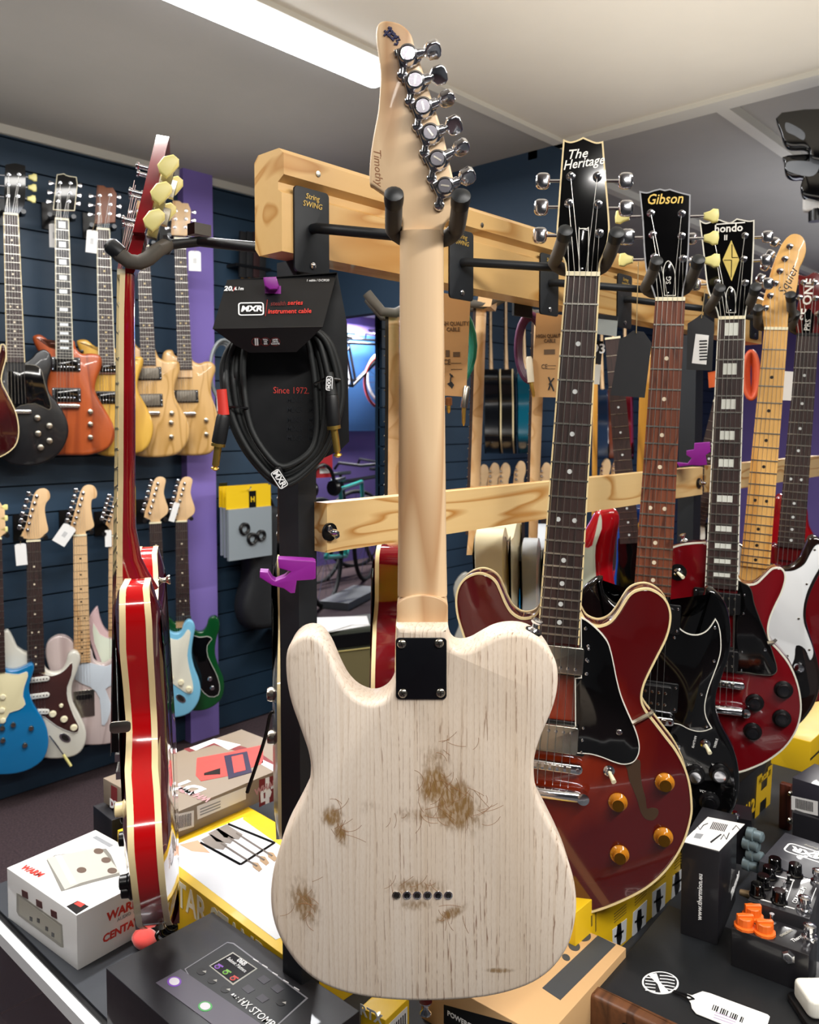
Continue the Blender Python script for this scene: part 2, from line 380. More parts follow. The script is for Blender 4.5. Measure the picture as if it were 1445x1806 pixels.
def wingnut(px, py):
    p = WY(px, py, .70)-V((.56, .70, CZ))
    w_ = ob('washer', g_lathe([(.0105, 0), (.0105, .003), (.004, .003)], p, (0, -1, 0)), BLACK, rack)
    ob('wing_nut', join(g_lathe([(.0045, .003), (.004, .012), (.002, .016)], p, (0, -1, 0), 12), g_slab([(-.010, -.002), (-.006, -.004), (0, -.002), (.006, -.004), (.010, -.002), (.010, .004), (.005, .002), (-.005, .002), (-.010, .004)], 0, .003)and xf(g_slab([(-.011, .001), (-.008, -.004), (0, -.003), (.008, -.004), (.011, .001), (.009, .004), (.003, .002), (-.003, .002), (-.009, .004)], 0, .003, .001), M.Translation(p+V((0, -.006, 0))) @ M.Rotation(pi/2, 4, 'X') @ RZ(-.7))), CHROME, w_)
wingnut(580, 938); wingnut(1232, 852)
for px, py in ((561, 307), (850, 397)):
    p = WY(px, py, .696)-V((.56, .70, CZ)); ob('screw', g_lathe([(.0032, 0), (.0034, .001), (.0015, .0012)], p, (0, -1, 0), 10), NICK, rack)
# plinth feet of the posts
ob('foot', rk(.59, .644, .712, .767, CZ, CZ+.008), STEELB, rack); ob('foot', rk(1.658, 1.715, .712, .767, CZ, CZ+.008), STEELB, rack)

# ------------------------------------------------------------ guitar machinery
class Plane:
    def __init__(s, P, end=None, yaw=0, tilt=0, nrm=None):
        n = nrm if nrm is not None else V((CAMP.x-P.x, CAMP.y-P.y, 0)).normalized()
        n = M.Rotation(yaw, 3, 'Z') @ n
        ux = V((0, 0, 1)).cross(n).normalized()
        n = M.Rotation(tilt, 3, ux) @ n
        uy = n.cross(ux)
        s.P, s.n = P, n
        if end:
            q = hit(end[0], end[1], P, n); uy = (P-q).normalized(); ux = uy.cross(n)
        s.ux, s.uy = ux, uy; s.M = frame(P, ux, uy, n)
    def m(s, px, py, c=0.0):
        q = hit(px, py, s.P+s.n*c, s.n)-s.P; return (q.dot(s.ux), q.dot(s.uy))
    def pl(s, pts, c=0.0): return [s.m(x, y, c) for x, y in pts]
def mirror(h, close=True):
    """half outline from the top centre to bottom centre (right side) -> whole outline"""
    return list(h)+[(-x, y) for x, y in h[::-1]]
def scroll(c, r=1, h=.003): return g_lathe([(r, 0), (r, h*.7), (r*.7, h)], c, (0, 0, 1), 10)
def tuner_post(G, p, z, parent, m=CHROME, r=.0034):
    return ob('tuner_post', g_lathe([(r*1.75, 0), (r*1.75, .0015), (r, .002), (r, .006), (r*.7, .0065), (r*.7, .008), (r, .0085), (r, .012), (r*.5, .0125)], (p[0], p[1], z), (0, 0, 1), 14), m, parent)
def key(p, d, z, m, w_=.016, l=.013, t=.006, shape='tulip'):
    """tuner button with its flat outline, centred at p, shaft arriving along d"""
    a = math.atan2(d[1], d[0])
    if shape == 'tulip': o = [(-l*.55, -w_*.22), (-l*.1, -w_*.34), (l*.15, -w_*.5), (l*.55, -w_*.44), (l*.62, 0), (l*.55, w_*.44), (l*.15, w_*.5), (-l*.1, w_*.34), (-l*.55, w_*.22)]
    else: o = rrect(-l*.5, l*.5, -w_*.5, w_*.5, w_*.3, 3)
    return xf(g_slab(o, -t/2, t/2, t*.35), T(p[0], p[1], z) @ RZ(a))
def tuner(p, d, dist, z, parent, km, hm=CHROME, shape='tulip', ks=1):
    """machine head: post on the face, key out to the side"""
    tp = tuner_post(None, p, z, parent, hm)
    d = V(d).normalized(); q = (p[0]+d.x*dist, p[1]+d.y*dist); zz = z-.018
    ob('tuner_shaft', g_tube([(p[0], p[1], zz), (q[0], q[1], zz)], .0022, 8), hm, tp)
    ob('tuner_key', key(q, d, zz, km, .017*ks, .015*ks, .007*ks, shape), km, tp)
def frets(L, n, wn, we, le, y0=0.0):
    out = []
    for i in range(1, n+1):
        y = y0-L*(1-2**(-i/12.)); hw = wn+(we-wn)*(y0-y)/le; out.append((i, y, hw))
    return out
def guitar(spec):
    s = dict(Y=.55, D=None, th=.042, cf=.014, nf=20, hw=(.0215, .0275), bodym=None, sidem=None, neckm=None, boardm=BOARD, bind=None, bindb=False, detail=2, yaw=0, tilt=0,
             inl='dot', inlm=None, bbind=None, headm=None, headf=None, hbind=None, group=None, mir=False, headth=.015, nutm=IVORY, rim=.004, smk=4, hang=True, name='electric_guitar', cat='guitar'); s.update(spec)
    nx, ny = s['nut']; ex, ey = s['end']
    P = WD(nx, ny, s['D']) if s['D'] else WY(nx, ny, s['Y'])
    G = Plane(P, (ex, ey), s['yaw'], s['tilt'])
    cf = s['cf']; P0 = P-G.n*cf; G.P = P0; G.M = frame(P0, G.ux, G.uy, G.n)
    root = thing(s['name'], s['label'], s['cat'], G.M, s['group']); G.root = root; G.s = s
    # body: front face lies on c = 0
    pts = G.pl(s['body'])
    if s['mir']: pts = mirror(pts)
    out = smooth(pts, s['smk'], corner=s.get('corner')); G.out = out; th = s['th']
    body = ob('body', g_slab(out, -th, 0, s['rim'], s.get('rimb', s['rim'])), s['bodym'], root, 35); G.bodyo = body
    if s['bind']:
        ob('binding', g_ring(out, .0022, -.0065, .0006), s['bind'], root, 35)
        if s['bindb']: ob('binding', g_ring(out, .0022, -th-.0006, -th+.006), s['bind'], root, 35)
    # neck
    el = -G.m(ex, ey, cf)[1]; G.el = el; wn, we = s['hw']; heel = el+.03
    secs = []; K = 10
    for j in range(9):
        t = j/8; y = -t*heel; hw = wn+(we-wn)*min(1, -y/el); dp = .016+.004*t
        if t > .85: dp = max(dp, cf+.012)
        secs.append([V((-hw*cos(pi*k/K), y, cf-.006-dp*sin(pi*k/K)**.8 if 0 < k < K else cf-.006)) for k in range(K+1)])
    v = [p for q in secs for p in q]; f = []; n = K+1
    for j in range(8):
        for k in range(K): f.append((j*n+k, j*n+k+1, (j+1)*n+k+1, (j+1)*n+k))
        f.append((j*n+K, j*n, (j+1)*n, (j+1)*n+K))
    f += [tuple(range(n)), tuple(8*n+k for k in range(n))[::-1]]
    nk = ob('neck', (v, f), s['neckm'] or s['bodym'], root, 50)
    fb = ob('fretboard', g_slab([(-wn, .0), (-we, -el), (we, -el), (wn, .0)], cf-.006, cf, 0), s['boardm'], root, 30)
    if s['bbind']:
        for sg in (-1, 1): ob('fretboard_binding', g_slab([(sg*(wn-.0014), 0), (sg*(we-.0014), -el), (sg*(we+.0006), -el), (sg*(wn+.0006), 0)], cf-.006, cf+.0003), s['bbind'], fb)
    ob('nut', g_box(-wn, wn, -.001, .0045, cf-.006, cf+.0022), s['nutm'], root)
    br = s.get('bridge'); L = -G.m(*br, 0)[1] if br else el/(1-2**(-s['nf']/12.)); G.L = L
    fr = [q for q in frets(L, 24, wn, we, el) if -q[1] < el-.002]
    fw = .0011 if (s['D'] and s['D'] < 2) else .0006
    gs = [g_box(-hw, hw, y-fw, y+fw, cf, cf+.0011) for i, y, hw in fr]
    if s['detail'] > 1:
        for q in gs: ob('fret', q, FRETM, fb)
    else: ob('frets', join(*gs), FRETM, fb)
    marks = []
    ys = [0]+[y for i, y, hw in fr]
    def mid(i): return (ys[i]+ys[i-1])/2
    im = s['inlm'] or DOT
    for i in (1, 3, 5, 7, 9, 12, 15, 17, 19, 21):
        if i >= len(ys): continue
        if s['inl'] == 'dot':
            if i == 1: continue
            for x in ((-.0105, .0105) if i == 12 else (0,)):
                marks.append(g_lathe([(.0032, 0), (.0032, .0004)], (x, mid(i), cf), (0, 0, 1), 12))
        elif s['inl'] == 'block':
            h = (ys[i-1]-ys[i])*.30; hw = .011+.003*(i/20); marks.append(g_box(-hw, hw, mid(i)-h, mid(i)+h, cf, cf+.0004))
    for q in marks: ob('inlay', q, im, fb)
    # head
    if s.get('head'):
        hp = smooth(G.pl(s['head'], cf-.004), 3, corner=s.get('hcorner', range(len(s['head']))) if s.get('hsmooth') is None else s['hsmooth'])
        hz = cf-.004; G.hz = hz
        hd = ob('headstock', g_slab(hp, hz-s['headth'], hz, .001), s['neckm'] or s['bodym'], root, 35); G.hd = hd
        if s['headf']: ob('head_veneer', g_slab(offset(hp if area2(hp) > 0 else hp[::-1], .0006), hz, hz+.001), s['headf'], hd, 35)
        if s['hbind']: ob('head_binding', g_ring(hp, .0016, hz-.002, hz+.0014, .0005), s['hbind'], hd, 35)
        if s.get('posts'):
            km = s.get('keym', CHROME)
            for (x, y) in s['posts']:
                p = G.m(x, y, hz); dd = s.get('kdir') or ((1, 0) if p[0] > 0 else (-1, 0)); tuner(p, dd, s.get('kdist', .022 if s.get('kdir') else .028), hz+.001, hd, km, shape=s.get('kshape', 'tulip'), ks=s.get('ks', 1))
    # strings
    if s.get('strings', True) and s.get('posts'):
        ps = sorted([G.m(x, y, G.hz) for x, y in s['posts']], key=lambda p: (p[0] > 0, p[1]) if not s.get('kdir') else (p[1],))
        if not s.get('kdir'):
            lft = sorted([p for p in ps if p[0] < 0], key=lambda p: p[1]); rgt = sorted([p for p in ps if p[0] >= 0], key=lambda p: -p[1]); order = lft+rgt
        else: order = ps
        sl = .0255; rr = (.00055, .0005, .00042, .0004, .00034, .0003)
        gsr = []
        for k, p in enumerate(order):
            t = -1+2*k/5; xn = t*(wn-.004); xb = t*sl; r = rr[k]*(1.0 if s['detail'] > 1 else 1.1)
            gsr.append(g_tube([(p[0]+(-.002 if p[0] < 0 else .002)*0, p[1], G.hz+.007), (xn, .003, cf+.0025), (xb, -L, cf+.004 if cf > .004 else .012)]+([(xb, -s['tail'], .010)] if s.get('tail') else []), r, 5))
        if s['detail'] > 1:
            for q in gsr: ob('string', q, STEEL, root)
        else: ob('strings', join(*gsr), STEEL, root)
    return G
def guard(G, pts, m, line=None, z=.0022, sm=4, corner=None, name='pickguard'):
    o = smooth(G.pl(pts, z), sm, corner=corner); pg = ob(name, g_slab(o, .0003, z, .0004), m, G.root, 35)
    if line: ob('pickguard_edge', g_ring(o, .0009, .0003, z+.0003), line, pg, 35)
    return pg
def humb(G, x, y, z=0, cover=NICK, poles=True, rows=1, hw=.0345, hh=.0185, ring=True, a=0):
    p = thing_part(G, x, y, a)
    r_ = ob('pickup', g_slab(rrect(-hw, hw, -hh, hh, .004), z, z+.011, .0012), cover, G.root, 35); r_.matrix_local = p
    if ring: ob('pickup_ring', g_slab(rrect(-hw-.0095, hw+.0095, -hh-.004, hh+.004, .003), .0003, .0055, .0008), BLACK, r_, 35)
    if ring:
        for sx in (-1, 1):
            for sy in (-1, 0, 1) if rows == 1 else (-1, 1): ob('screw', scroll((sx*(hw+.0055), sy*(hh-.002), .0055), .0018, .001), CHROME, r_)
    for rr in range(rows):
        yy = (-.0105 if rows == 1 else (-.009, .009)[rr])*(-1 if y > 9 else 1)
        for k in range(6):
            if poles: ob('pole_piece', scroll((-.0245+.0098*k, yy, z+.011), .0022, .0008), CHROME if cover != BLACK else NICK, r_)
    return r_
def thing_part(G, x, y, a=0): return T(x, y, 0) @ RZ(a)
def single(G, x, y, m, a=0, hw=.034):
    s_ = ob('pickup', g_slab(rrect(-hw, hw, -.0085, .0085, .0085), 0.002, .009, .0015), m, G.root, 35); s_.matrix_local = T(x, y) @ RZ(a)
    for k in range(6): ob('pole_piece', scroll((-.025+.01*k, 0, .009), .0024, .0006), NICK, s_)
    return s_
def knob(G, x, y, m, r=.012, h=.014, kind='hat', top=None):
    if kind == 'hat': pr = [(r, .001), (r, .003), (r*.80, .0055), (r*.72, h*.6), (r*.66, h*.92), (r*.5, h), (r*.35, h), (r*.32, h*.93)]
    elif kind == 'dome': pr = [(r, .001), (r, h*.7), (r*.86, h*.93), (r*.5, h)]
    else: pr = [(r*1.15, .001), (r*1.1, .004), (r*.86, .005), (r*.8, h), (r*.7, h)]
    k = ob('knob', g_lathe(pr, (x, y, 0), (0, 0, 1), 24), m, G.root, 30)
    if top: ob('knob_cap', g_lathe([(r*.62, h), (r*.62, h+.0012), (r*.4, h+.0014)], (x, y, 0), (0, 0, 1), 18), top, k, 30)
    return k
def toggle(G, x, y, tip=IVORY, ring=CHROME, z=0, lean=(.006, -.006), rm=None):
    s_ = ob('toggle_switch', g_lathe([(.0075, z), (.0075, z+.002), (.005, z+.003), (.005, z+.006), (.003, z+.0065)], (x, y, 0), (0, 0, 1), 16), ring, G.root, 30)
    ob('switch_tip', g_tube([(x, y, z+.006), (x+lean[0]*.5, y+lean[1]*.5, z+.013), (x+lean[0], y+lean[1], z+.021)], [.0022, .0030, .0034], 10), tip, s_, 50)
    if rm: ob('switch_ring', g_lathe([(.015, z+.0003), (.015, z+.0015), (.006, z+.0018)], (x, y, 0), (0, 0, 1), 24), rm, s_)
def tom(G, y, yt, hw=.043, cx=0):
    b = ob('bridge', g_slab(rrect(cx-hw, cx+hw, y-.0065, y+.0065, .006), .006, .016, .002), CHROME, G.root, 35)
    for k in range(6): ob('saddle', g_box(cx-.0275+.0098*k, cx-.0215+.0098*k, y-.0035, y+.0035, .016, .0185), NICK, b)
    for sx in (-1, 1): ob('bridge_post', g_lathe([(.0055, 0), (.0055, .004), (.0025, .0045), (.0025, .018)], (cx+sx*(hw-.006), y, 0), (0, 0, 1), 14), CHROME, b)
    if yt is not None:
        tp = ob('tailpiece', g_tube([(cx-hw-.002, yt, .011), (cx-hw+.004, yt, .011), (cx, yt, .012), (cx+hw-.004, yt, .011), (cx+hw+.002, yt, .011)], [.0055, .0078, .0080, .0078, .0055], 14), CHROME, G.root, 50)
        for sx in (-1, 1): ob('tailpiece_stud', g_lathe([(.006, 0), (.006, .013), (.008, .014), (.008, .018), (.005, .0185)], (cx+sx*(hw+.003), yt, 0), (0, 0, 1), 16), CHROME, tp)
def bez(a, b, c, n=8): return [(1-t)**2*V(a)+2*t*(1-t)*V(b)+t*t*V(c) for t in [i/n for i in range(n+1)]]
def hanger(label, root_pt, G, tips, bases, tipc=.045, basec=-.022, plate=True, pw=.050, ph=.092, arm_r=.0058, pr=.0085, txt=True):
    """black plate on the beam, steel arm out to a padded yoke that cradles a headstock"""
    T0 = V(root_pt); h = thing('guitar_hanger', label, 'guitar hanger', T(*T0)); inv = M.Translation(-T0)
    def w(px, c): a = G.m(px[0], px[1], c); return inv @ (G.M @ V((a[0], a[1], c)))
    ts = [w(t, tipc) for t in tips]; bs = [w(b, basec) for b in bases]
    hub = (bs[0]+bs[1])/2 - G.n*.030 if len(bs) > 1 else bs[0]-G.n*.03+G.ux*.03
    hub.z = sum(b.z for b in bs)/len(bs)-.002
    if plate:
        ob('mounting_plate', xf(g_slab(rrect(-pw/2, pw/2, -ph*.53, ph*.47, .005), 0, .003, .0006), M.Rotation(pi/2, 4, 'X')), STEELB, h, 35)
        for zz in (-.043, .040) if False else (-.040,): ob('screw', g_lathe([(.0035, .003), (.0038, .0045), (.0015, .0055)], (0, 0, zz), (0, -1, 0), 12), CHROME, h)
        if txt:
            q = M.Rotation(pi/2, 4, 'X'); text('String\nSWING', .0085, YELI, h, M.Translation((0, -.0035, .030)) @ q, 'lettering', shear=.2)
    ob('arm', g_tube([V((0, 0, 0)), V((0, -.01, 0)), hub], arm_r, 10), STEELB, h, 50)
    ob('hub', g_lathe([(.009, -.006), (.011, -.003), (.011, .004), (.007, .008)], hub, hub.normalized() if hub.length > .02 else (0, -1, 0), 14), STEELB, h)
    for b_, t_ in zip(bs, ts):
        pth = bez(hub, hub+(b_-hub)*.75-V((0, 0, .012)), b_, 5)[:-1]+bez(b_, b_+(t_-b_)*.55-V((0, 0, .006)), t_, 6)
        ar = ob('yoke_arm', g_tube(pth, [pr*.6]+[pr]*(len(pth)-1), 14), RUB, h, 50)
        d = (t_-pth[-2]).normalized()
        ob('end_cap', g_tube([t_-d*.010, t_-d*.003, t_+d*.004, t_+d*.007], [pr*1.05, pr*1.12, pr*1.08, pr*.5], 14), RUBT, ar, 50)
    return h

# ------------------------------------------------------------ hero: worn bare-ash guitar seen from the back
P = WD(744, 408, .805); G = Plane(P, (745.5, 1090), 0, .045)
hero = thing('electric_guitar', 'back of an unpainted worn ash guitar with a maple neck hanging nearest the camera', 'guitar', G.M); G.root = hero
O0 = .022          # body back face height above the neck's back plane
bp = B1((603,62),(602,150),(603,250),(593,302),(568,345),(528,370),(488,372),(440,352),(400,314),(370,264),(345,208),(320,152),(285,106),(240,91),(195,105),(160,145),(148,200),(152,290),(170,378),(195,450),(220,520),(240,580),(250,640),(245,700),(225,762),(185,842),(140,930),(105,1030),(88,1120),(85,1200),(95,1270),(120,1340),(165,1415),(215,1475),(280,1525),(370,1565),(480,1590),(610,1603),(740,1606),(870,1600),(980,1588),(1080,1565),(1170,1530),(1240,1480),(1290,1420),(1325,1350),(1345,1260),(1347,1180),(1335,1100),(1310,1020),(1275,940),(1235,860),(1200,790),(1178,720),(1172,650),(1178,590),(1200,520),(1225,460),(1250,400),(1268,330),(1272,260),(1260,200),(1230,150),(1190,110),(1140,87),(1080,83),(1020,95),(970,120),(920,148),(880,157),(845,148),(826,118),(818,62))
bl = G.pl(bp, O0)
def b1(x, y, c=O0): return G.m(*one(B1, x, y), c)
def wr(x, y, rx, ry, a, s_):
    p = b1(x, y); k = .805/1445/2.33*1.04; return (p[0], p[1], rx*k, ry*k, a, s_)
ASH = wood_ash('bare worn ash', [wr(765, 715, 55, 75, 0, 1.25), wr(845, 790, 75, 95, .3, 1.35), wr(690, 830, 110, 45, 0, .42), wr(930, 850, 70, 90, -.4, .40), wr(760, 600, 80, 60, 0, .42),
    wr(340, 840, 42, 45, .3, .95), wr(375, 905, 28, 60, .3, .85), wr(225, 1200, 55, 110, .25, .80), wr(700, 1135, 120, 45, 0, .62), wr(700, 1200, 90, 30, 0, .5), wr(825, 1240, 80, 24, .55, .80), wr(1030, 1472, 55, 12, 0, .7), wr(500, 800, 60, 40, .2, .3), wr(240, 175, 120, 30, .2, .25)])
bo = smooth(bl, 3, corner=[0, len(bl)-1])
ob('body', g_slab(bo, O0-.045, O0, .006, .005), ASH, hero, 40)
# neck plate with four screws
pq = [b1(601, 103), b1(812, 103), b1(810, 355), b1(603, 355)]
xs = [p[0] for p in pq]; ys = [p[1] for p in pq]
pl_ = ob('neck_plate', g_slab(rrect((xs[0]+xs[3])/2, (xs[1]+xs[2])/2, min(ys), max(ys), .004), O0+.0002, O0+.0018, .0005), mat('matte black metal', '#0B0C12', .35, .3), hero, 35)
SLOT = mat('screw slot', '#2A2622', .5, .5)
def phillips(x, y, z, r, par, m=CHROME, a=.5):
    s_ = ob('screw', g_lathe([(r, z), (r*.95, z+r*.25), (r*.6, z+r*.45), (r*.1, z+r*.5)], (x, y, 0), (0, 0, 1), 16), m, par, 50)
    q = T(x, y, z+r*.5) @ RZ(a)
    ob('screw_slot', join(xf(g_box(-r*.55, r*.55, -r*.11, r*.11, -r*.12, r*.06), q), xf(g_box(-r*.11, r*.11, -r*.55, r*.55, -r*.12, r*.06), q)), SLOT, s_); return s_
for x, y in ((627, 128), (780, 125), (631, 330), (786, 328)):
    p = b1(x, y); phillips(p[0], p[1], O0+.0018, .0048, pl_, NICK, random.random())
# string ferrules
for k, x in enumerate((605, 648, 690, 733, 776, 818)):
    p = b1(x, 1162); f_ = ob('string_ferrule', g_lathe([(.0045, O0), (.0045, O0+.0008), (.0040, O0+.0012), (.0030, O0+.0012), (.0028, O0+.0003), (.0005, O0+.0003)], (p[0], p[1], 0), (0, 0, 1), 22), CHROME if k else NICK, hero, 50)
    ob('ferrule_hole', g_lathe([(.0030, O0+.0004), (.0016, O0+.0009), (.0006, O0+.0009)], (p[0], p[1], 0), (0, 0, 1), 14), BLACK if k in (1, 4) else SLOT, f_)
# fine pencil-like scratches around the worn patches
rs = random.Random(3); gs = []
for (cx, cy, rx, ry, n_) in ((800, 720, 130, 130, 26), (700, 820, 120, 40, 12), (930, 800, 60, 90, 12), (355, 860, 55, 80, 12), (225, 1190, 50, 100, 12), (820, 1235, 80, 35, 9), (700, 1150, 130, 50, 10), (790, 560, 60, 50, 5)):
    for _ in range(n_):
        x0 = cx+rs.gauss(0, .5)*rx; y0 = cy+rs.gauss(0, .5)*ry; a0 = rs.uniform(-.6, .6)+(1.2 if rs.random() < .55 else 0); L0 = rs.uniform(25, 95); bend = rs.uniform(-.9, .9)
        pts = []
        for k in range(7): t = k/6; a1 = a0+bend*t; pts.append((x0+cos(a1)*L0*t, y0+sin(a1)*L0*t))
        gs.append(g_tube([V((*b1(*q), O0+.00002)) for q in pts], .00022, 4))
sc_ = ob('scratch_marks', join(*gs), mat('brown scratch', '#8A6038', .7), hero, 60); sc_['kind'] = 'stuff'
# neck, heel and headstock
K = 14; secs = []; zn = 0.0
hh = [(408, 705, 783), (560, 704.6, 783.6), (700, 704.2, 785), (850, 703.5, 786.5), (980, 702, 788), (1050, 701, 789.5)]
for i, (y, xa, xb) in enumerate(hh):
    a = G.m(xa, y, -.012); b_ = G.m(xb, y, -.012); dep = .019; yy = (a[1]+b_[1])/2
    secs.append([V((a[0]+(b_[0]-a[0])*(1-cos(pi*k/K))/2, yy, -.020+ (.020*sin(pi*k/K)**.55))) for k in range(K+1)]+[V((b_[0], yy, -.030)), V((a[0], yy, -.030))])
v = [p for q in secs for p in q]; n = K+3; f = [(j*n+k, j*n+(k+1) % n, (j+1)*n+(k+1) % n, (j+1)*n+k) for j in range(len(secs)-1) for k in range(n)]
f += [tuple(range(n))[::-1], tuple((len(secs)-1)*n+k for k in range(n))]
nk = ob('neck', (v, f), MAPLEN, hero, 50)
# flat heel block with a rounded shoulder
ha = G.m(700, 1096, .004); hb = G.m(790.5, 1096, .004); hy = G.m(745, 1112, .004)[1]; top = G.m(745, 1062, .004)[1]
hl = [(ha[0], hy-.03), (hb[0], hy-.03), (hb[0]-.0002, top-.004)]+[((ha[0]+hb[0])/2+(hb[0]-ha[0])/2*cos(q), top-.006+.013*sin(q)) for q in [pi*k/14 for k in range(1, 14)]]+[(ha[0]+.0002, top-.004)]
ob('neck_heel', g_slab(hl, -.026, .0035, .0012), MAPLEN, nk, 35)
# fretboard edge just visible in front
fbp = [G.m(706, 409, -.026), G.m(782, 409, -.026), G.m(789, 1110, -.026), G.m(701, 1110, -.026)]
ob('fretboard', g_slab(fbp, -.036, -.028, 0), MAPLEN, hero)
hpx = H1((445,1620),(446,1500),(395,1420),(335,1335),(270,1285),(215,1250),(211,1190),(214,1120),(225,1000),(250,850),(275,720),(288,560),(292,450),(280,330),(262,200),(264,120),(285,80),(325,65),(380,70),(440,90),(490,130),(520,180),(543,265),(580,370),(640,560),(700,740),(750,900),(790,1080),(825,1230),(836,1300),(828,1400),(812,1470),(770,1515),(752,1560),(750,1620))
HZ = -.006
ho = smooth(G.pl(hpx, HZ), 3, corner=[0, 5, len(hpx)-1])
hs = ob('headstock', g_slab(ho, HZ-.015, HZ, .0025, .002), MAPLEN, hero, 40)
# curved volute where the head meets the neck
vol = smooth(G.pl(H1((446,1490),(480,1530),(530,1572),(590,1596),(650,1592),(700,1566),(745,1530),(760,1500),(770,1440),(700,1400),(560,1390),(470,1410)), HZ), 3)
ob('neck_shoulder', g_slab(vol, HZ-.016, HZ-.0002, .006, 0), MAPLEN, hs, 60)
# string side of the tuners, six in line
kk = [((492,345),(675,265),.9),((545,535),(720,450),.35),((600,720),(775,620),1.2),((652,907),(828,815),.55),((703,1095),(882,975),1.15),((757,1288),(925,1185),1.0)]
for i, (c_, k_, wsc) in enumerate(kk):
    p = G.m(*one(H1, *c_), HZ); q = G.m(*one(H1, *k_), HZ+.012); d = V((q[0]-p[0], q[1]-p[1])); L_ = d.length; a = math.atan2(d.y, d.x)
    t = ob('tuning_machine', g_lathe([(.0098, HZ), (.0098, HZ+.004), (.0088, HZ+.005), (.0084, HZ+.013), (.0088, HZ+.0135), (.0086, HZ+.0155), (.0070, HZ+.016), (.0066, HZ+.0146), (.0005, HZ+.0146)], (p[0], p[1], 0), (0, 0, 1), 28), CHROME, hs, 40)
    qm = T(p[0], p[1]) @ RZ(a)
    ob('gear_housing', xf(join(g_slab([(-.010, -.009), (.006, -.009), (.0125, -.004), (.0125, .0045), (.004, .010), (-.010, .009)], HZ, HZ+.006, .0012), g_slab([(-.012, .004), (-.003, .004), (-.003, .011), (-.012, .010)], HZ, HZ+.004, .001)), qm), CHROME, t, 40)
    # screw lug below left of the housing
    lg = G.m(*one(H1, c_[0]-40, c_[1]+118), HZ)
    ob('mounting_lug', join(g_tube([(p[0]-.004, p[1]-.006, HZ+.002), (lg[0], lg[1], HZ+.002)], .0042, 8), g_lathe([(.0055, HZ), (.0055, HZ+.003), (.004, HZ+.0045), (.001, HZ+.005)], (lg[0], lg[1], 0), (0, 0, 1), 14)), CHROME, t, 50)
    ob('tuner_shaft', xf(g_lathe([(.0052, .008), (.0048, .014), (.0042, L_*.60), (.0030, L_*.62), (.0030, L_*.68), (.0048, L_*.70), (.0048, L_*.74), (.003, L_*.78)], (0, 0, HZ+.008), (1, 0, 0), 14), qm), CHROME, t, 40)
    ky = g_slab([(-.0075, -.004), (-.004, -.0085), (.004, -.0092), (.0075, -.006), (.0085, 0), (.0075, .006), (.004, .0092), (-.004, .0085), (-.0075, .004)], -.0042, .0042, .0022)
    ob('tuner_key', xf(ky, qm @ T(L_*.97, 0, HZ+.008) @ M.Rotation(wsc, 4, 'X')), CHROME, t, 40)
    # dished cap with a slot
    ob('cap_face', g_lathe([(.0064, HZ+.0146), (.0064, HZ+.0150), (.0060, HZ+.0150)], (p[0], p[1], 0), (0, 0, 1), 24), mat('brushed cap', '#6F6C72', .25, 1), t)
    ob('cap_slot', xf(g_box(-.0042, .0042, -.0008, .0008, HZ+.0150, HZ+.0154), T(p[0], p[1]) @ RZ(1.0+i*.4)), NICK, t)
BLUEI = mat('blue black marker', '#1B1B4A', .5)
p = G.m(*one(H1, 352, 150), HZ); hz = HZ+.0003
def stroke(pts, r, m, name='marker_line'): ob(name, g_tube([V((*G.m(*one(H1, *q), HZ), hz)) for q in pts], r, 6), m, hs, 50)
for pts in ([(322,140),(350,175),(368,190)],[(350,115),(378,150),(400,170)],[(318,178),(345,150),(372,118)],[(345,182),(372,155),(385,145)],[(368,190),(390,215)],[(375,165),(405,180),(420,192)],[(385,200),(400,178)],[(400,195),(425,185),(432,205),(410,212),(418,225),(412,240),(392,238)]):
    stroke(pts, .0012, BLUEI)
p = G.m(*one(H1, 274, 1125), HZ); text('Timothy', .0105, mat('brown ink', '#8A5A36', .6), hs, T(p[0], p[1], HZ) @ RZ(-pi/2+.06), 'signature', shear=.35)
# strap buttons
def strapbtn(G, p, c, d, par):
    s_ = ob('strap_button', g_lathe([(.007, 0), (.006, .002), (.003, .004), (.003, .008), (.006, .011), (.0062, .013), (.003, .014)], (p[0], p[1], c), (d[0], d[1], 0.15), 18), CHROME, par, 50); return s_
p = b1(1168, 78, O0-.018); s_ = strapbtn(G, p, O0-.018, (.28, 1), hero); ob('felt_washer', g_lathe([(.0085, -.001), (.0085, .0015), (.005, .002)], (p[0], p[1], O0-.018), (.28, 1, .15), 16), BLACK, s_)
p = b1(725, 1600, O0-.02); strapbtn(G, p, O0-.02, (0, -1), hero)
strs = [g_tube([(x, G.m(745, 405, -.04)[1], -.040), (x*1.35, G.m(745, 1120, -.04)[1], -.041)], .0004, 5) for x in (-.016, -.0096, -.0032, .0032, .0096, .016)]
HERO = G

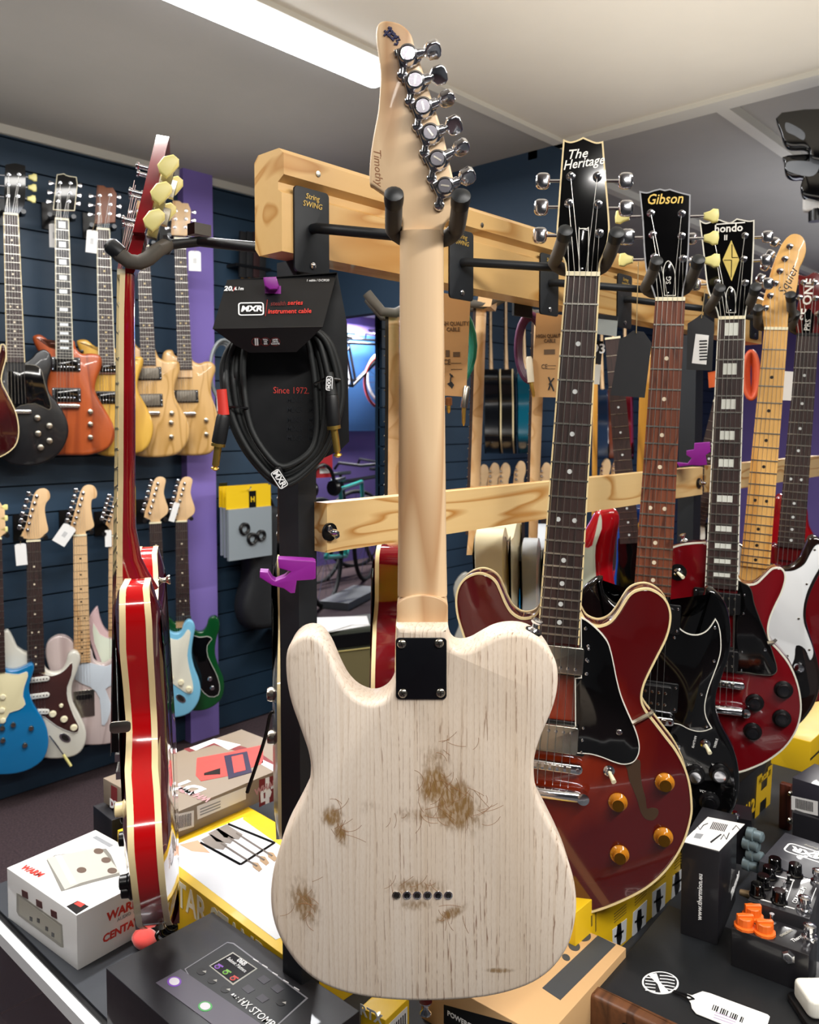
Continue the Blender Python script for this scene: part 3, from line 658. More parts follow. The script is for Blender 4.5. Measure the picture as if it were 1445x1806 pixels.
# ------------------------------------------------------------ guitar maker's outlines (in pixels of the photo's crops, hung in their own planes)
def sunburst(n, c1, c2, G_, sx, sy, cx=0, cy=-.5, rough=.12):
    m = mat(n, c1, rough, 0, .8); nt = m.node_tree; b = nt.nodes['Principled BSDF']
    tc = N(nt, 'TexCoord'); sp = N(nt, 'SeparateXYZ'); nt.links.new(tc.outputs['Object'], sp.inputs[0])
    u = mth(nt, 'MULTIPLY', mth(nt, 'SUBTRACT', sp.outputs[0], cx), 1/sx); v_ = mth(nt, 'MULTIPLY', mth(nt, 'SUBTRACT', sp.outputs[1], cy), 1/sy)
    d = mth(nt, 'SQRT', mth(nt, 'ADD', mth(nt, 'MULTIPLY', u, u), mth(nt, 'MULTIPLY', v_, v_)))
    d = mth(nt, 'ADD', d, mth(nt, 'MULTIPLY', mth(nt, 'SUBTRACT', noise(nt, coords(nt, (1, .3, 1)), 24, 3), .5), .35))
    c = ramp(nt, d, [(.05, c2), (.85, c1)]); nt.links.new(c, b.inputs['Base Color']); return m
CHERRY = sunburst('cherry burst lacquer', '#4E0A0C', '#96300F', None, .16, .16, 0, -.62)
WINE = mat('wine red lacquer', '#6A0A12', .12, 0, .8); CHERRYS = wood('cherry side', '#6E1A18', '#4A100F', rough=.15, coat=.7, rings=6, amt=.3)
MAHOG = mat('cherry mahogany neck', '#5A1214', .2, 0, .6)
AMBERK = mat('amber knob', '#B8741A', .12, 0, .8); BURST = sunburst('tobacco burst', '#1A0C08', '#8A4A18', None, .12, .16, .0, -.60)

# 1. cherry semi-hollow with "The Heritage" head
half_px = R2((333,742),(352,778),(380,798),(420,806),(465,788),(500,748),(530,700),(560,658),(600,636),(650,632),(700,655),(735,692),(752,742),(750,800),(730,870),(690,950),(650,1030),(625,1090),(617,1150),(635,1200),(680,1260),(730,1325),(780,1392),(820,1470),(843,1550),(852,1640))+R3((848,270),(822,365),(780,450),(720,530),(640,600),(540,655),(430,700),(318,730),(240,742),(175,750))
HER = guitar(dict(nut=(1028.2, 485.5), end=(984.7, 1134), D=1.05, label='cherry red semi-hollow guitar with amber knobs hanging just behind the bare ash one', body=half_px, mir=True, corner=[0, len(half_px)-1, len(half_px), -1],
    bodym=CHERRY, neckm=MAHOG, th=.044, cf=.016, bind=CREAM, bindb=True, bbind=CREAM, bridge=(972, 1349), hw=(.0215, .0268), nf=22,
    head=R1((250,72),(280,82),(312,75),(342,61),(374,75),(405,85),(434,80),(447,250),(461,420),(464,500),(455,560),(438,605),(420,650),(418,700),(262,700),(258,650),(240,605),(226,560),(219,500),(224,420),(236,250)),
    hsmooth=[0,3,6,10,13,14,17], headf=GLOSSB, hbind=CREAM, headth=.016, posts=R1((283,245),(408,245),(275,370),(410,375),(268,505),(416,510)), keym=CHROME, kshape='r', ks=1.25, kdist=.036, tail=.675))
G = HER
G.pg = guard(G, R2((332,768),(360,782),(400,815),(432,848),(458,885),(474,935),(486,990),(500,1060),(520,1135),(548,1205),(575,1265),(597,1325),(605,1372),(598,1412),(575,1443),(532,1453),(485,1442),(430,1420),(380,1406),(340,1402),(306,1400),(304,1050),(333,1048)), GLOSSB, WHITEP, z=.006, corner=[0, 20, 21, 22, 19])
y = G.m(984, 1162, .01)[1]; humb(G, 0, y, .003, NICK); y2 = G.m(973, 1300.5, .01)[1]
r_ = humb(G, 0, y2, .003, NICK); r_.matrix_local = T(0, y2) @ RZ(pi)
tom(G, G.m(970, 1349, .01)[1], G.m(966, 1397, .01)[1])
for (x, y) in ((505, 205), (725, 112), (513, 450), (718, 367)): p = G.m(*one(R3, x, y), .006); knob(G, p[0], p[1], AMBERK, .0125, .013, 'hat', mat('brass cap', '#7A5216', .25, .8))
p = G.m(*one(R2, 463, 1487), .004); toggle(G, p[0], p[1], IVORY)
p = G.m(*one(R2, 510, 1300), .006); ob('screw', scroll((p[0], p[1], .006), .004, .004), CHROME, G.pg)
for x, y in ((353, 818), (365, 900), (357, 964), (357, 1030)): p = G.m(*one(R2, x, y), .006); ob('screw', scroll((p[0], p[1], .006), .0022, .001), CHROME, G.pg)
a_ = G.m(*one(R2, 572, 1262), .008); b_ = G.m(*one(R2, 652, 1212), .0)
ob('guard_bracket', g_tube([(a_[0], a_[1], .007), (b_[0]-.004, b_[1]-.002, .007), (b_[0]+.003, b_[1], .001), (b_[0]+.003, b_[1], -.012)], .0028, 4), NICK, G.root)
fh_ = smooth(G.pl(R3((535,15),(548,45),(556,90),(575,135),(596,190),(610,240),(632,274),(668,282),(692,256),(690,230),(662,224),(640,226),(634,180),(618,120),(610,60),(608,5),(580,0)), 0), 3)
ob('sound_hole', g_slab(fh_, -.001, .0006, 0), mat('sound hole interior', '#3E2A18', .7), G.root)
HW = mat('head lettering', '#E9E6DE', .3, .2)
p = G.m(*one(R1, 312, 140), G.hz); text('The', .0165, HW, G.hd, T(p[0], p[1], G.hz+.0015) @ RZ(.1), shear=.35, bold=.01)
p = G.m(*one(R1, 342, 180), G.hz); text('Heritage', .0165, HW, G.hd, T(p[0], p[1], G.hz+.0015) @ RZ(.15), shear=.35, bold=.01, sx=.9)
def rodcover(G, pts, lab=None, a=pi/2, line=WHITEP):
    o = smooth(G.pl(pts, G.hz), 3, corner=[0, len(pts)-1]); r_ = ob('truss_rod_cover', g_slab(o, G.hz+.001, G.hz+.0028, .0003), GLOSSB, G.hd, 35); ob('cover_edge', g_ring(o, .0007, G.hz+.001, G.hz+.003), line, r_)
    ys = [p[1] for p in o]; cx = sum(p[0] for p in o)/len(o)
    for y in (max(ys)-.0035, min(ys)+.004): ob('screw', scroll((cx, y, G.hz+.0028), .0016, .0008), CHROME, r_)
    if lab: text(lab, .010, HW, r_, T(cx, (max(ys)+min(ys))/2-.003, G.hz+.003) @ RZ(a), bold=.01)
rodcover(G, R1((322,690),(322,500),(328,488),(358,488),(368,500),(364,690)))
# jack plug end of the strap button is behind; hanger
H1R = WY(812, 464, .70); T1R = WY(548, 405, .70)
hanger('string hanger plate with arm whose padded yoke carries the bare ash guitar', T1R, HERO, [(695, 347), (813, 350)], [(694, 404), (805, 405)], .032, -.020)
hanger('string hanger beside the ash neck whose yoke carries the amber-knobbed cherry guitar', H1R, HER, [one(R1, 257, 503), one(R1, 497, 512)], [one(R1, 206, 645), one(R1, 446, 650)], .05, -.012)

# 2. black double-horned guitar, "Gibson" head
half = R2((753,700),(775,722),(800,735),(830,738),(860,728),(890,705),(908,672),(916,634),(935,632),(965,652),(1000,692),(1024,755),(1034,850),(1026,950),(996,1040),(968,1120),(963,1200),(985,1270),(1020,1335),(1050,1400),(1068,1470),(1074,1560),(1062,1640))+R3((1035,262),(985,310),(900,350),(800,372),(700,380),(590,384))
SGG = guitar(dict(nut=(1182.4, 529.5), end=(1150.5, 1050), D=1.23, label='black double-cutaway guitar with silver-topped black knobs and a red-brown fingerboard', body=half, mir=True, corner=[0, 7, len(half)-1, len(half), len(half)*2-8, -1],
    bodym=GLOSSB, neckm=GLOSSB, th=.034, cf=.014, boardm=BOARDR, rim=.008, hw=(.0215, .0272), bridge=(1140, 1268), inlm=mat('pale dot', '#E0D2B8', .4), nf=20,
    head=R1((606,312),(640,318),(672,308),(702,301),(724,307),(748,302),(790,316),(843,329),(840,450),(834,600),(826,700),(812,760),(806,820),(680,815),(664,762),(640,700),(628,600),(620,450)), hsmooth=[0,3,4,5,7,12,13], headf=GLOSSB, hbind=mat('thin head edge', '#9A9CA0', .4),
    posts=R1((658,415),(802,418),(667,515),(802,522),(675,620),(808,628)), keym=KEY, ks=1.25, kdist=.042))
G = SGG
pgp = R2((757,768),(778,800),(805,828),(840,845),(880,847),(915,832),(940,805),(960,773),(975,800),(985,850),(986,920),(972,980),(950,1040),(925,1110),(911,1180),(918,1235),(944,1284),(915,1296),(875,1299),(835,1288),(800,1270),(768,1262),(690,1255),(560,1250),(560,780),(620,768))
guard(G, pgp, GLOSSB, WHITEP, z=.003, sm=3, corner=[0, 7, 16, 22, 23, 24, 25])
y = G.m(1148, 1228, .01)[1]; humb(G, .004, y, .003, BLACK, True, 2, .034, .019); y = G.m(1150, 1090, .01)[1]; humb(G, .0, y, .003, BLACK, True, 2, .034, .019)
tom(G, G.m(1146, 1267, .01)[1], G.m(1143, 1306, .01)[1], .040, .004)
for f_, x, y in ((R2, 865, 1507), (R2, 981, 1502), (R2, 932, 1633), (R2, 820, 1640)):
    p = G.m(*one(f_, x, y), .006); knob(G, p[0], p[1], BLACK, .0135, .012, 'skirt', CHROME)
p = G.m(*one(R2, 914, 1360), .004); toggle(G, p[0], p[1], IVORY)
text('RHYTHM', .0048, WHITEI, G.root, T(p[0]-.016, p[1], .0008) @ RZ(1.4)); text('TREBLE', .0048, WHITEI, G.root, T(p[0]+.015, p[1]+.003, .0008) @ RZ(1.4))
for f_, x, y in ((R2, 862, 1468), (R2, 976, 1468), (R2, 920, 1590)):
    p = G.m(*one(f_, x, y), 0); text('VOLUME', .0055, WHITEI, G.root, T(p[0], p[1]+.002, .0008) @ RZ(-.1))
for x, y in ((958, 815), (954, 970), (895, 1125), (768, 860), (920, 1275)): p = G.m(*one(R2, x, y), .003); ob('screw', scroll((p[0], p[1], .003), .0022, .001), CHROME, G.root)
p = G.m(*one(R1, 724, 350), G.hz); text('Gibson', .0215, mat('gold logo', '#E0BE62', .35, .3), G.hd, T(p[0], p[1], G.hz+.0015), shear=.18, bold=.012, sx=.85)
rodcover(G, R1((722,800),(716,700),(724,655),(740,638),(758,655),(772,700),(774,800)), 'SG')
hanger('string hanger with padded yoke that carries the black double-cutaway guitar', WY(one(R1, 178, 742)[0], one(R1, 0, 742)[1], .70), SGG, [one(R1, 684, 642), one(R1, 880, 636)], [one(R1, 632, 762), one(R1, 832, 754)], .05, -.012)

# 3. wine red single-cut with block inlays
half = R2((1062,572),(1080,600),(1105,612),(1150,606),(1190,570),(1225,538),(1262,534),(1284,552),(1289,590),(1272,650),(1242,712),(1218,770),(1208,828),(1220,878),(1260,922),(1308,985),(1345,1070),(1362,1160),(1358,1235),(1335,1305),(1283,1378),(1205,1438),(1130,1473),(1075,1491),(1000,1500),(940,1502),
    (880,1495),(760,1462),(645,1385),(575,1260),(560,1120),(595,980),(655,870),(692,800),(690,730),(655,660),(640,580),(665,500),(720,455),(790,428),(850,418),(914,415))
HON = guitar(dict(nut=one(R1, 1037, 907), end=one(R2, 987.5, 632), D=1.41, label='wine red single-cutaway guitar with pearl block inlays and black knobs', body=half, corner=[0, len(half)-1], bodym=WINE, neckm=MAHOG, th=.045, cf=.015,
    bind=mat('white binding', '#DDDACC', .4), bbind=mat('white binding', '#DDDACC', .4), hw=(.0215, .0265), bridge=one(R2, 968, 1070), inl='block', inlm=PEARL, nf=21,
    head=R1((887,447),(915,461),(945,452),(975,444),(1000,452),(1030,459),(1060,440),(1090,446),(1118,451),(1142,447),(1140,560),(1133,700),(1124,800),(1108,850),(1100,905),(975,905),(965,862),(935,800),(920,740),(905,600)), hsmooth=[0,6,9,14,15], headf=GLOSSB, hbind=mat('white binding', '#DDDACC', .4),
    posts=R1((950,517),(1098,520),(965,628),(1092,630),(968,738),(1100,740)), keym=CHROME, ks=1.2, kdist=.036, kshape='r', tail=.675))
G = HON
guard(G, R2((1064,592),(1090,606),(1118,622),(1132,650),(1142,700),(1165,765),(1190,828),(1215,890),(1235,950),(1248,1000),(1243,1025),(1215,1037),(1150,1032),(1100,1024),(1042,1020),(1046,640)), GLOSSB, NICK, z=.006, corner=[0, 14, 15])
humb(G, -.002, G.m(*one(R2, 984, 697), .01)[1], .003, BLACK, True, 2); humb(G, -.002, G.m(*one(R2, 972, 962), .01)[1], .003, BLACK, True, 2)
tom(G, G.m(*one(R2, 966, 1070), .01)[1], G.m(*one(R2, 962, 1191), .01)[1], .045)
for x, y in ((1280,1108),(1145,1168),(1272,1242),(1135,1303)): p = G.m(*one(R2, x, y), .006); knob(G, p[0], p[1], BLACK, .0135, .013, 'skirt', mat('dark knob top', '#16161A', .2))
p = G.m(*one(R2, 785, 556), .004); toggle(G, p[0], p[1], IVORY, lean=(.010, -.005), rm=BLACK)
p = G.m(*one(R2, 1192, 917), .006); ob('screw', scroll((p[0], p[1], .006), .003, .001), CHROME, G.root)
a_ = G.m(*one(R2, 1205, 888), .008); b_ = G.m(*one(R2, 1240, 880), .0); ob('guard_bracket', g_tube([(a_[0], a_[1], .007), (b_[0]-.004, b_[1], .007), (b_[0]+.001, b_[1], -.010)], .0035, 4), NICK, G.root)
p = G.m(*one(R2, 812, 395), .0); strapbtn(G, (p[0], p[1]-.008), -.02, (-.3, 1), G.root)
p = G.m(*one(R1, 1022, 486), G.hz); text('hondo', .0185, HW, G.hd, T(p[0], p[1], G.hz+.0015), bold=.02, sx=.95); 
ob('lettering', join(g_box(p[0]-.020, p[0]+.026, p[1]+.0075, p[1]+.0095, G.hz+.001, G.hz+.0014)), HW, G.hd)
text('II', .0125, HW, G.hd, T(p[0]-.004, p[1]-.0155, G.hz+.0015), bold=.02)
o = G.pl(R1((1035,540),(994,632),(1036,732),(1072,632)), G.hz)
dm = ob('head_emblem', g_slab(o, G.hz+.001, G.hz+.0014), mat('pearl gold emblem', '#D9C068', .25, .2, .4), G.hd)
for q in (((1038,560),(1038,622)), ((1038,622),(1066,622)), ((1000,634),(1036,634)), ((1036,634),(1034,715))):
    pp = G.pl(R1(*q), G.hz); ob('emblem_line', g_tube([V((*pp[0], G.hz+.0015)), V((*pp[1], G.hz+.0015))], .0007, 4), GLOSSB, dm)
rodcover(G, R1((1012,880),(1010,800),(1018,770),(1030,758),(1046,770),(1054,800),(1056,880)))
hanger('string hanger with padded yoke that carries the wine red single-cutaway guitar', WY(1100, 529, .70), HON, [one(R1, 980, 768), one(R1, 1148, 764)], [one(R1, 926, 862), one(R1, 1112, 856)], .05, -.012)

# 4. sunburst guitar with a maple neck and white guard
sq = R2((1065,420),(1000,440),(960,500),(985,640),(1010,760),(1000,900),(960,1040),(960,1150),(1020,1260),(1130,1320),(1250,1320),(1340,1280),(1400,1215),(1438,1140),(1450,1060),(1440,980),(1418,900),(1396,830),(1384,770),(1390,700),(1415,630),(1450,560),(1490,480),(1470,420),(1430,388),(1398,395),(1380,430),(1352,490),(1310,528),(1265,535),(1215,520))
SQ = guitar(dict(nut=one(R1, 1244, 957), end=one(R2, 1145, 532), D=1.58, label='sunburst guitar with white pickguard and blond maple neck', body=sq, bodym=BURST, neckm=MAPLEY, boardm=MAPLEY, cf=.010, hw=(.0210, .0268), bridge=(1310, 1190), inlm=DOTB, nf=21, th=.042, rim=.006,
    head=R1((1189,955),(1182,910),(1175,860),(1196,775),(1228,660),(1258,585),(1284,540),(1318,512),(1355,515),(1378,542),(1384,590),(1370,635),(1352,675),(1347,730),(1336,790),(1322,840),(1302,885),(1298,958)), hsmooth=[0,1,17], posts=R1((1308,570),(1285,628),(1262,685),(1240,742),(1217,800),(1195,857)),
    kdir=(-.9, .42), kdist=.030, keym=CHROME, kshape='r', ks=1.1))
G = SQ
guard(G, R2((1066,425),(1040,470),(1020,560),(1035,700),(1060,820),(1140,900),(1230,960),(1300,1010),(1332,960),(1340,900),(1378,915),(1400,965),(1416,955),(1420,915),(1398,850),(1377,790),(1374,730),(1388,660),(1418,590),(1452,530),(1475,470),(1452,425),(1425,430),(1400,470),(1375,515),(1330,543),(1280,548),(1215,540)), mat('white pickguard', '#E3E6E8', .3), BLACK, z=.0025, sm=3)
single(G, .0, G.m(*one(R2, 1150, 700), 0)[1], WHITEP); 
p = G.m(*one(R2, 1345, 1010), 0); ob('control_plate', g_slab(xf((list(map(lambda q: V((q[0], q[1], 0)), rrect(-.014, .014, -.05, .05, .014))), []), T(0, 0))[0] and [(v_.x, v_.y) for v_ in (T(p[0], p[1]) @ RZ(.25) @ V((a, b, 0)) for a, b in rrect(-.015, .015, -.055, .055, .014))], .0003, .002), BLACK, G.root)
knob(G, p[0]+.002, p[1]+.006, CHROME, .010, .014, 'dome')
for x, y in ((1388, 610), (1350, 772), (1400, 918), (1298, 945), (1425, 450)): q = G.m(*one(R2, x, y), .0025); ob('screw', scroll((q[0], q[1], .0025), .0022, .001), NICK, G.root)
p = G.m(*one(R1, 1300, 730), G.hz); text('Squier', .024, INK, G.hd, T(p[0], p[1], G.hz) @ RZ(1.2), shear=.3, sx=.9)
hanger('string hanger with padded yoke that carries the sunburst guitar with the blond neck', WY(1250, 548, .70), SQ, [one(R1, 1160, 862), one(R1, 1312, 800)], [one(R1, 1158, 935), one(R1, 1318, 885)], .04, -.014)

# 5. cherry red guitar at the right edge of the row
pr = R2((1262,440),(1235,425),(1216,445),(1214,500),(1200,560),(1230,700),(1225,820),(1190,900),(1190,1020),(1250,1130),(1380,1170),(1500,1140),(1580,1050),(1590,900),(1540,790),(1500,700),(1520,560),(1500,470),(1460,460),(1440,560),(1395,600),(1362,440))
PRS = guitar(dict(nut=one(R1, 1392, 984), end=one(R2, 1312, 440), D=1.76, label='cherry red guitar with white lettering on its head, rightmost of the row', body=pr, corner=[0, len(pr)-1], bodym=WINE, neckm=MAHOG, cf=.013, hw=(.0215, .027), nf=22, th=.042, detail=2, rim=.006,
    head=R1((1340,975),(1334,920),(1340,870),(1352,800),(1350,740),(1345,698),(1385,708),(1420,690),(1450,700),(1500,715),(1485,760),(1462,820),(1452,900),(1444,980)), hsmooth=[0,5,9,13], posts=R1((1372,738),(1422,738),(1355,808),(1430,812),(1338,882),(1440,885)), keym=CHROME, kshape='r', nutm=BLACK))
G = PRS; HRED = mat('red head face', '#7C1626', .2, 0, .6)
p = G.m(*one(R1, 1392, 818), G.hz); text('SE ONE', .0245, HW, G.hd, T(p[0], p[1], G.hz) @ RZ(1.5), bold=.02, sx=1.1)
p = G.m(*one(R1, 1393, 928), G.hz); ob('name_plate', g_slab([(p[0]-.010, p[1]-.022), (p[0]+.010, p[1]-.022), (p[0]+.010, p[1]+.018), (p[0], p[1]+.032), (p[0]-.010, p[1]+.018)], G.hz, G.hz+.002), GLOSSB, G.hd)
text('PRS', .0155, HW, G.hd, T(p[0], p[1]-.004, G.hz+.002) @ RZ(1.5), bold=.02)
hanger('string hanger with padded yoke that carries the rightmost cherry guitar', WY(1330, 560, .70), PRS, [one(R1, 1335, 886), one(R1, 1462, 880)], [one(R1, 1318, 950), one(R1, 1456, 940)], .035, -.012)

# ------------------------------------------------------------ wall guitars (hung in louvre fashion, faces turned to the room)
def wallhang(G, label, col=BLACK):
    """short black arm from the slatwall with a cradle behind the head"""
    p = G.P; base = V((p.x+.02, 2.898, p.z+.035)); h = thing('wall_hanger', label, 'guitar hanger', T(*base)); o = -base
    q = p-G.n*.012+G.uy*.012
    ob('back_plate', g_box(-.035, .035, -.006, 0, -.045, .045), col, h)
    ob('arm', g_tube([V((0, -.005, 0)), q-G.n*.03+o], .007, 8), col, h)
    f = []
    pts = [q-G.ux*.037+G.n*.035, q-G.ux*.036-G.n*.01, q-G.ux*.015-G.n*.032, q+G.ux*.015-G.n*.032, q+G.ux*.036-G.n*.01, q+G.ux*.037+G.n*.035]
    ob('cradle', g_tube([x+o-G.uy*.0 for x in pts], .008, 8), col, h)
    return h
def tagcard(label, px, py, P0, n, w_, h, rot=0, m=None, marks=1, hook=(.5, 1)):
    pl = hit(px, py, P0, n); ux = V((0, 0, 1)).cross(n).normalized(); uy = n.cross(ux)
    t = thing('price_tag', label, 'price tag', frame(pl, ux, uy, n) @ RZ(rot))
    c = .18*w_; o = [(-w_/2, -h/2), (w_/2, -h/2), (w_/2, h/2-c*.6), (w_/2-c, h/2), (-w_/2+c, h/2), (-w_/2, h/2-c*.6)]
    ob('card', g_slab(o, 0, .0006, 0), m or TAGW, t, 0)
    if marks:
        for k in range(4): ob('barcode', g_box(-w_*.12+k*w_*.07, -w_*.12+k*w_*.07+w_*.035, -h*.12, h*.14, .0006, .0008), GREYINK, t)
    ob('string', g_tube([(0, h/2-.004, .001), (.004, h/2+.02, .002), (.010, h/2+.04, -.002)], .0007, 5), CORDM, t)
    return t
WYg = 2.76
SATB = mat('satin black', '#0E0F12', .3, 0, .3); ORW = wood('orange mahogany', '#A84E22', '#7E3415', '#8A3E1A', rough=.3, coat=.5, rings=6, amt=.4, fine=100)
NAT = wood('natural maple top', '#C9A064', '#A9803F', '#B78F55', rough=.35, coat=.3, rings=10, amt=.3, fine=100); YEL = wood('yellow amber wood', '#D2A545', '#A97C2A', '#B98D3A', rough=.35, coat=.3, rings=6, amt=.4, fine=100)
BROWNH = wood('brown walnut head', '#7A4526', '#5A301A', rough=.4, rings=6)
WALNUT = wood('walnut', '#6B4329', '#472A19', '#3C2417', rough=.45, rings=10, amt=.7, fine=140)
UP_ = dict(Y=WYg, detail=2, group=None, th=.038, rim=.006, smk=3, hw=(.0215, .027), inlm=mat('pale dot', '#E0D2B8', .4))
def bg(**k): d = dict(UP_); d.update(k); return guitar(d)
h3 = lambda pts: pts
# upper row, left to right
g0 = bg(nut=one(L1, -95, 470), end=one(L1, -82, 1150), label='dark cherry guitar with cream edge cut off by the left frame, upper row', bodym=sunburst('dark wine burst', '#2E0508', '#5A0C10', None, .1, .1, 0, -.6), neckm=MAHOG, bind=CREAM, bindb=True,
    body=L1((-60,1150),(-40,1190),(-15,1180),(0,1140),(4,1115),(25,1120),(30,1180),(12,1250),(10,1300),(45,1370),(80,1450),(92,1540),(70,1610),(0,1658),(-80,1670),(-200,1640),(-280,1540),(-260,1420),(-200,1330),(-200,1250),(-220,1160),(-160,1120),(-110,1160)))
u1 = bg(nut=one(L1, 53, 488), end=one(L1, 76, 1200), label='black double-horned guitar with cream tuner keys, upper row at far left', bodym=SATB, neckm=SATB, boardm=BOARD, bbind=CREAM, keym=KEY, ks=1.5, kdist=.04, bridge=one(L1, 100, 1400),
    head=L1((25,248),(72,240),(122,252),(124,330),(118,440),(88,487),(22,487),(20,400)), posts=L1((42,295),(92,295),(38,345),(90,345),(38,398),(86,400)), headf=GLOSSB, hsmooth=[0,2,5,6],
    body=L1((112,1200),(150,1180),(178,1150),(215,1138),(245,1165),(252,1220),(230,1290),(240,1350),(288,1410),(325,1485),(328,1560),(285,1640),(205,1690),(120,1702),(40,1685),(-40,1630),(-80,1550),(-60,1450),(-30,1380),(-40,1300),(-60,1220),(-50,1170),(-20,1150),(20,1190),(38,1200)))
guard(u1, L1((112,1210),(170,1215),(200,1240),(215,1300),(245,1400),(235,1430),(170,1400),(100,1410),(45,1420),(40,1210)), GLOSSB, NICK, z=.003, sm=2)
for x, y in ((180,1470),(238,1508),(183,1545),(238,1580),(196,1612)): p = u1.m(*one(L1, x, y)); knob(u1, p[0], p[1], NICK, .011, .012, 'dome')
tom(u1, u1.m(*one(L1, 110, 1440))[1], None)
u2 = bg(nut=one(L1, 299, 512), end=one(L1, 312, 1185), label='glossy orange brown wood guitar with square inlays and dark head, upper row', bodym=ORW, neckm=ORW, boardm=mat('ebony', '#14110F', .4), bbind=IVORY, inl='block', inlm=mat('white inlay', '#DDE2E6', .3), rim=.012,
    head=L1((275,296),(308,291),(318,298),(333,303),(369,308),(374,345),(360,470),(256,465)), posts=L1((290,335),(340,337),(284,380),(337,385),(279,424),(333,425)), headf=GLOSSB, hbind=IVORY, hsmooth=list(range(8)), bridge=one(L1, 322, 1402),
    body=L1((350,1090),(366,1130),(395,1158),(440,1156),(478,1165),(492,1190),(488,1230),(465,1290),(462,1345),(500,1415),(545,1495),(556,1560),(525,1615),(440,1648),(320,1650),(220,1640),(150,1560),(180,1440),(215,1330),(230,1240),(215,1180),(185,1150),(160,1100),(160,1072),(195,1066),(235,1095),(262,1120)))
for y in (1210, 1358): humb(u2, .004, u2.m(*one(L1, 312, y))[1], .001, GLOSSB, True, 1, .036, .020)
tom(u2, u2.m(*one(L1, 325, 1412))[1], None, .046)
for x, y in ((436,1440),(436,1500),(436,1563)): p = u2.m(*one(L1, x, y)); knob(u2, p[0], p[1], NICK, .0095, .014, 'dome')
u3 = bg(nut=one(L1, 498, 560), end=one(L1, 516, 1215), label='yellow amber wood guitar with red-brown head, upper row between orange and pale ones', bodym=YEL, neckm=BROWNH, bbind=IVORY, rim=.012, inlm=mat('gold dot', '#C9B27A', .4),
    head=L1((468,345),(500,348),(514,358),(545,358),(563,388),(556,525),(455,532)), posts=L1((481,396),(531,394),(479,440),(533,440),(477,485),(530,485)), hsmooth=list(range(7)), bridge=one(L1, 530, 1430),
    body=L1((553,1130),(575,1170),(620,1180),(665,1172),(690,1180),(690,1215),(668,1280),(668,1340),(705,1410),(738,1490),(736,1560),(705,1620),(640,1648),(520,1656),(430,1620),(390,1540),(410,1430),(440,1330),(430,1240),(395,1170),(370,1110),(378,1092),(420,1092),(465,1125)))
for y in (1225, 1370): humb(u3, 0, u3.m(*one(L1, 518, y))[1], .001, GLOSSB, True, 1, .036, .018)
p = u3.m(*one(L1, 396, 1148)); knob(u3, p[0], p[1], BLACK, .006, .008, 'dome')
u4 = bg(nut=one(L1, 690, 640), end=one(L1, 716, 1215), label='pale natural maple guitar partly behind the red side-on guitar, upper row', bodym=NAT, neckm=MAPLE, rim=.012, inlm=mat('gold dot', '#C9B27A', .4),
    head=L1((665,375),(700,380),(712,390),(740,392),(748,430),(738,600),(650,600)), posts=L1((676,396),(722,400),(668,470),(722,470),(662,540),(720,545)), hsmooth=list(range(7)), bridge=one(L1, 725, 1425),
    body=L1((742,1130),(765,1175),(800,1192),(840,1190),(866,1205),(866,1250),(845,1310),(846,1370),(880,1430),(914,1500),(912,1570),(870,1635),(800,1658),(690,1658),(610,1630),(575,1540),(590,1430),(625,1330),(620,1240),(590,1170),(600,1110),(640,1090),(670,1130)))
for y in (1255, 1385): humb(u4, 0, u4.m(*one(L1, 718, y))[1], .001, mat('worn grey cover', '#6B6459', .4, .6), False, 1, .036, .020)
tom(u4, u4.m(*one(L1, 728, 1447))[1], None, .034)
for x, y in ((829,1447),(826,1492),(827,1560)): p = u4.m(*one(L1, x, y)); knob(u4, p[0], p[1], NICK, .009, .014, 'dome')
u5 = bg(nut=one(L1, 868, 605), end=one(L1, 893, 1235), label='pale natural maple guitar nearest the purple pillar, upper row', bodym=NAT, neckm=MAPLE, boardm=BOARD, rim=.012, inlm=mat('gold dot', '#C9B27A', .4),
    head=L1((833,420),(866,422),(878,432),(908,434),(921,465),(917,580),(898,590),(825,586)), posts=L1((848,470),(898,470),(847,510),(897,510),(844,550),(895,550)), hsmooth=list(range(8)), bridge=one(L1, 900, 1440),
    body=L1((912,1150),(930,1190),(960,1205),(1000,1195),(1032,1208),(1040,1240),(1022,1300),(1022,1360),(1045,1430),(1062,1510),(1055,1580),(1015,1640),(930,1652),(820,1640),(770,1580),(760,1480),(790,1380),(800,1290),(780,1210),(790,1150),(830,1140),(850,1170)))
for y in (1365,): humb(u5, 0, u5.m(*one(L1, 896, y))[1], .001, mat('worn grey cover', '#6B6459', .4, .6), False, 1, .036, .020)
tom(u5, u5.m(*one(L1, 905, 1450))[1], None, .034)
for x, y in ((995,1480),(996,1548)): p = u5.m(*one(L1, x, y)); knob(u5, p[0], p[1], NICK, .009, .014, 'dome')
# lower row
STH = lambda pts: pts
WHG = mat('olympic white lacquer', '#D6D3C6', .18, 0, .6); TORT = plaster('tortoiseshell guard', '#2A0A08', '#4A1812'); TORT.node_tree.nodes['Principled BSDF'].inputs['Roughness'].default_value = .2
BLU = mat('ocean blue lacquer', '#0F6FA6', .16, 0, .7); PNK = mat('shell pink lacquer', '#DDBDBE', .25, 0, .5); LBL = mat('sky blue lacquer', '#7FC3E2', .18, 0, .6); GRN = mat('dark green lacquer', '#0E4A22', .15, 0, .7)
MAUVE = wood('pale mauve wash', '#C9B8B4', '#AE9A96', rough=.3, coat=.4, rings=8, amt=.3); MINT = mat('mint guard', '#DDE6D2', .35); CRG = mat('cream guard', '#E9DFB4', .35)
LO = dict(neckm=MAPLE, kdir=(-.93, .3), kdist=.026, kshape='r', keym=CHROME, cf=.008)
def lo(**k): d = dict(LO); d.update(k); return bg(**d)
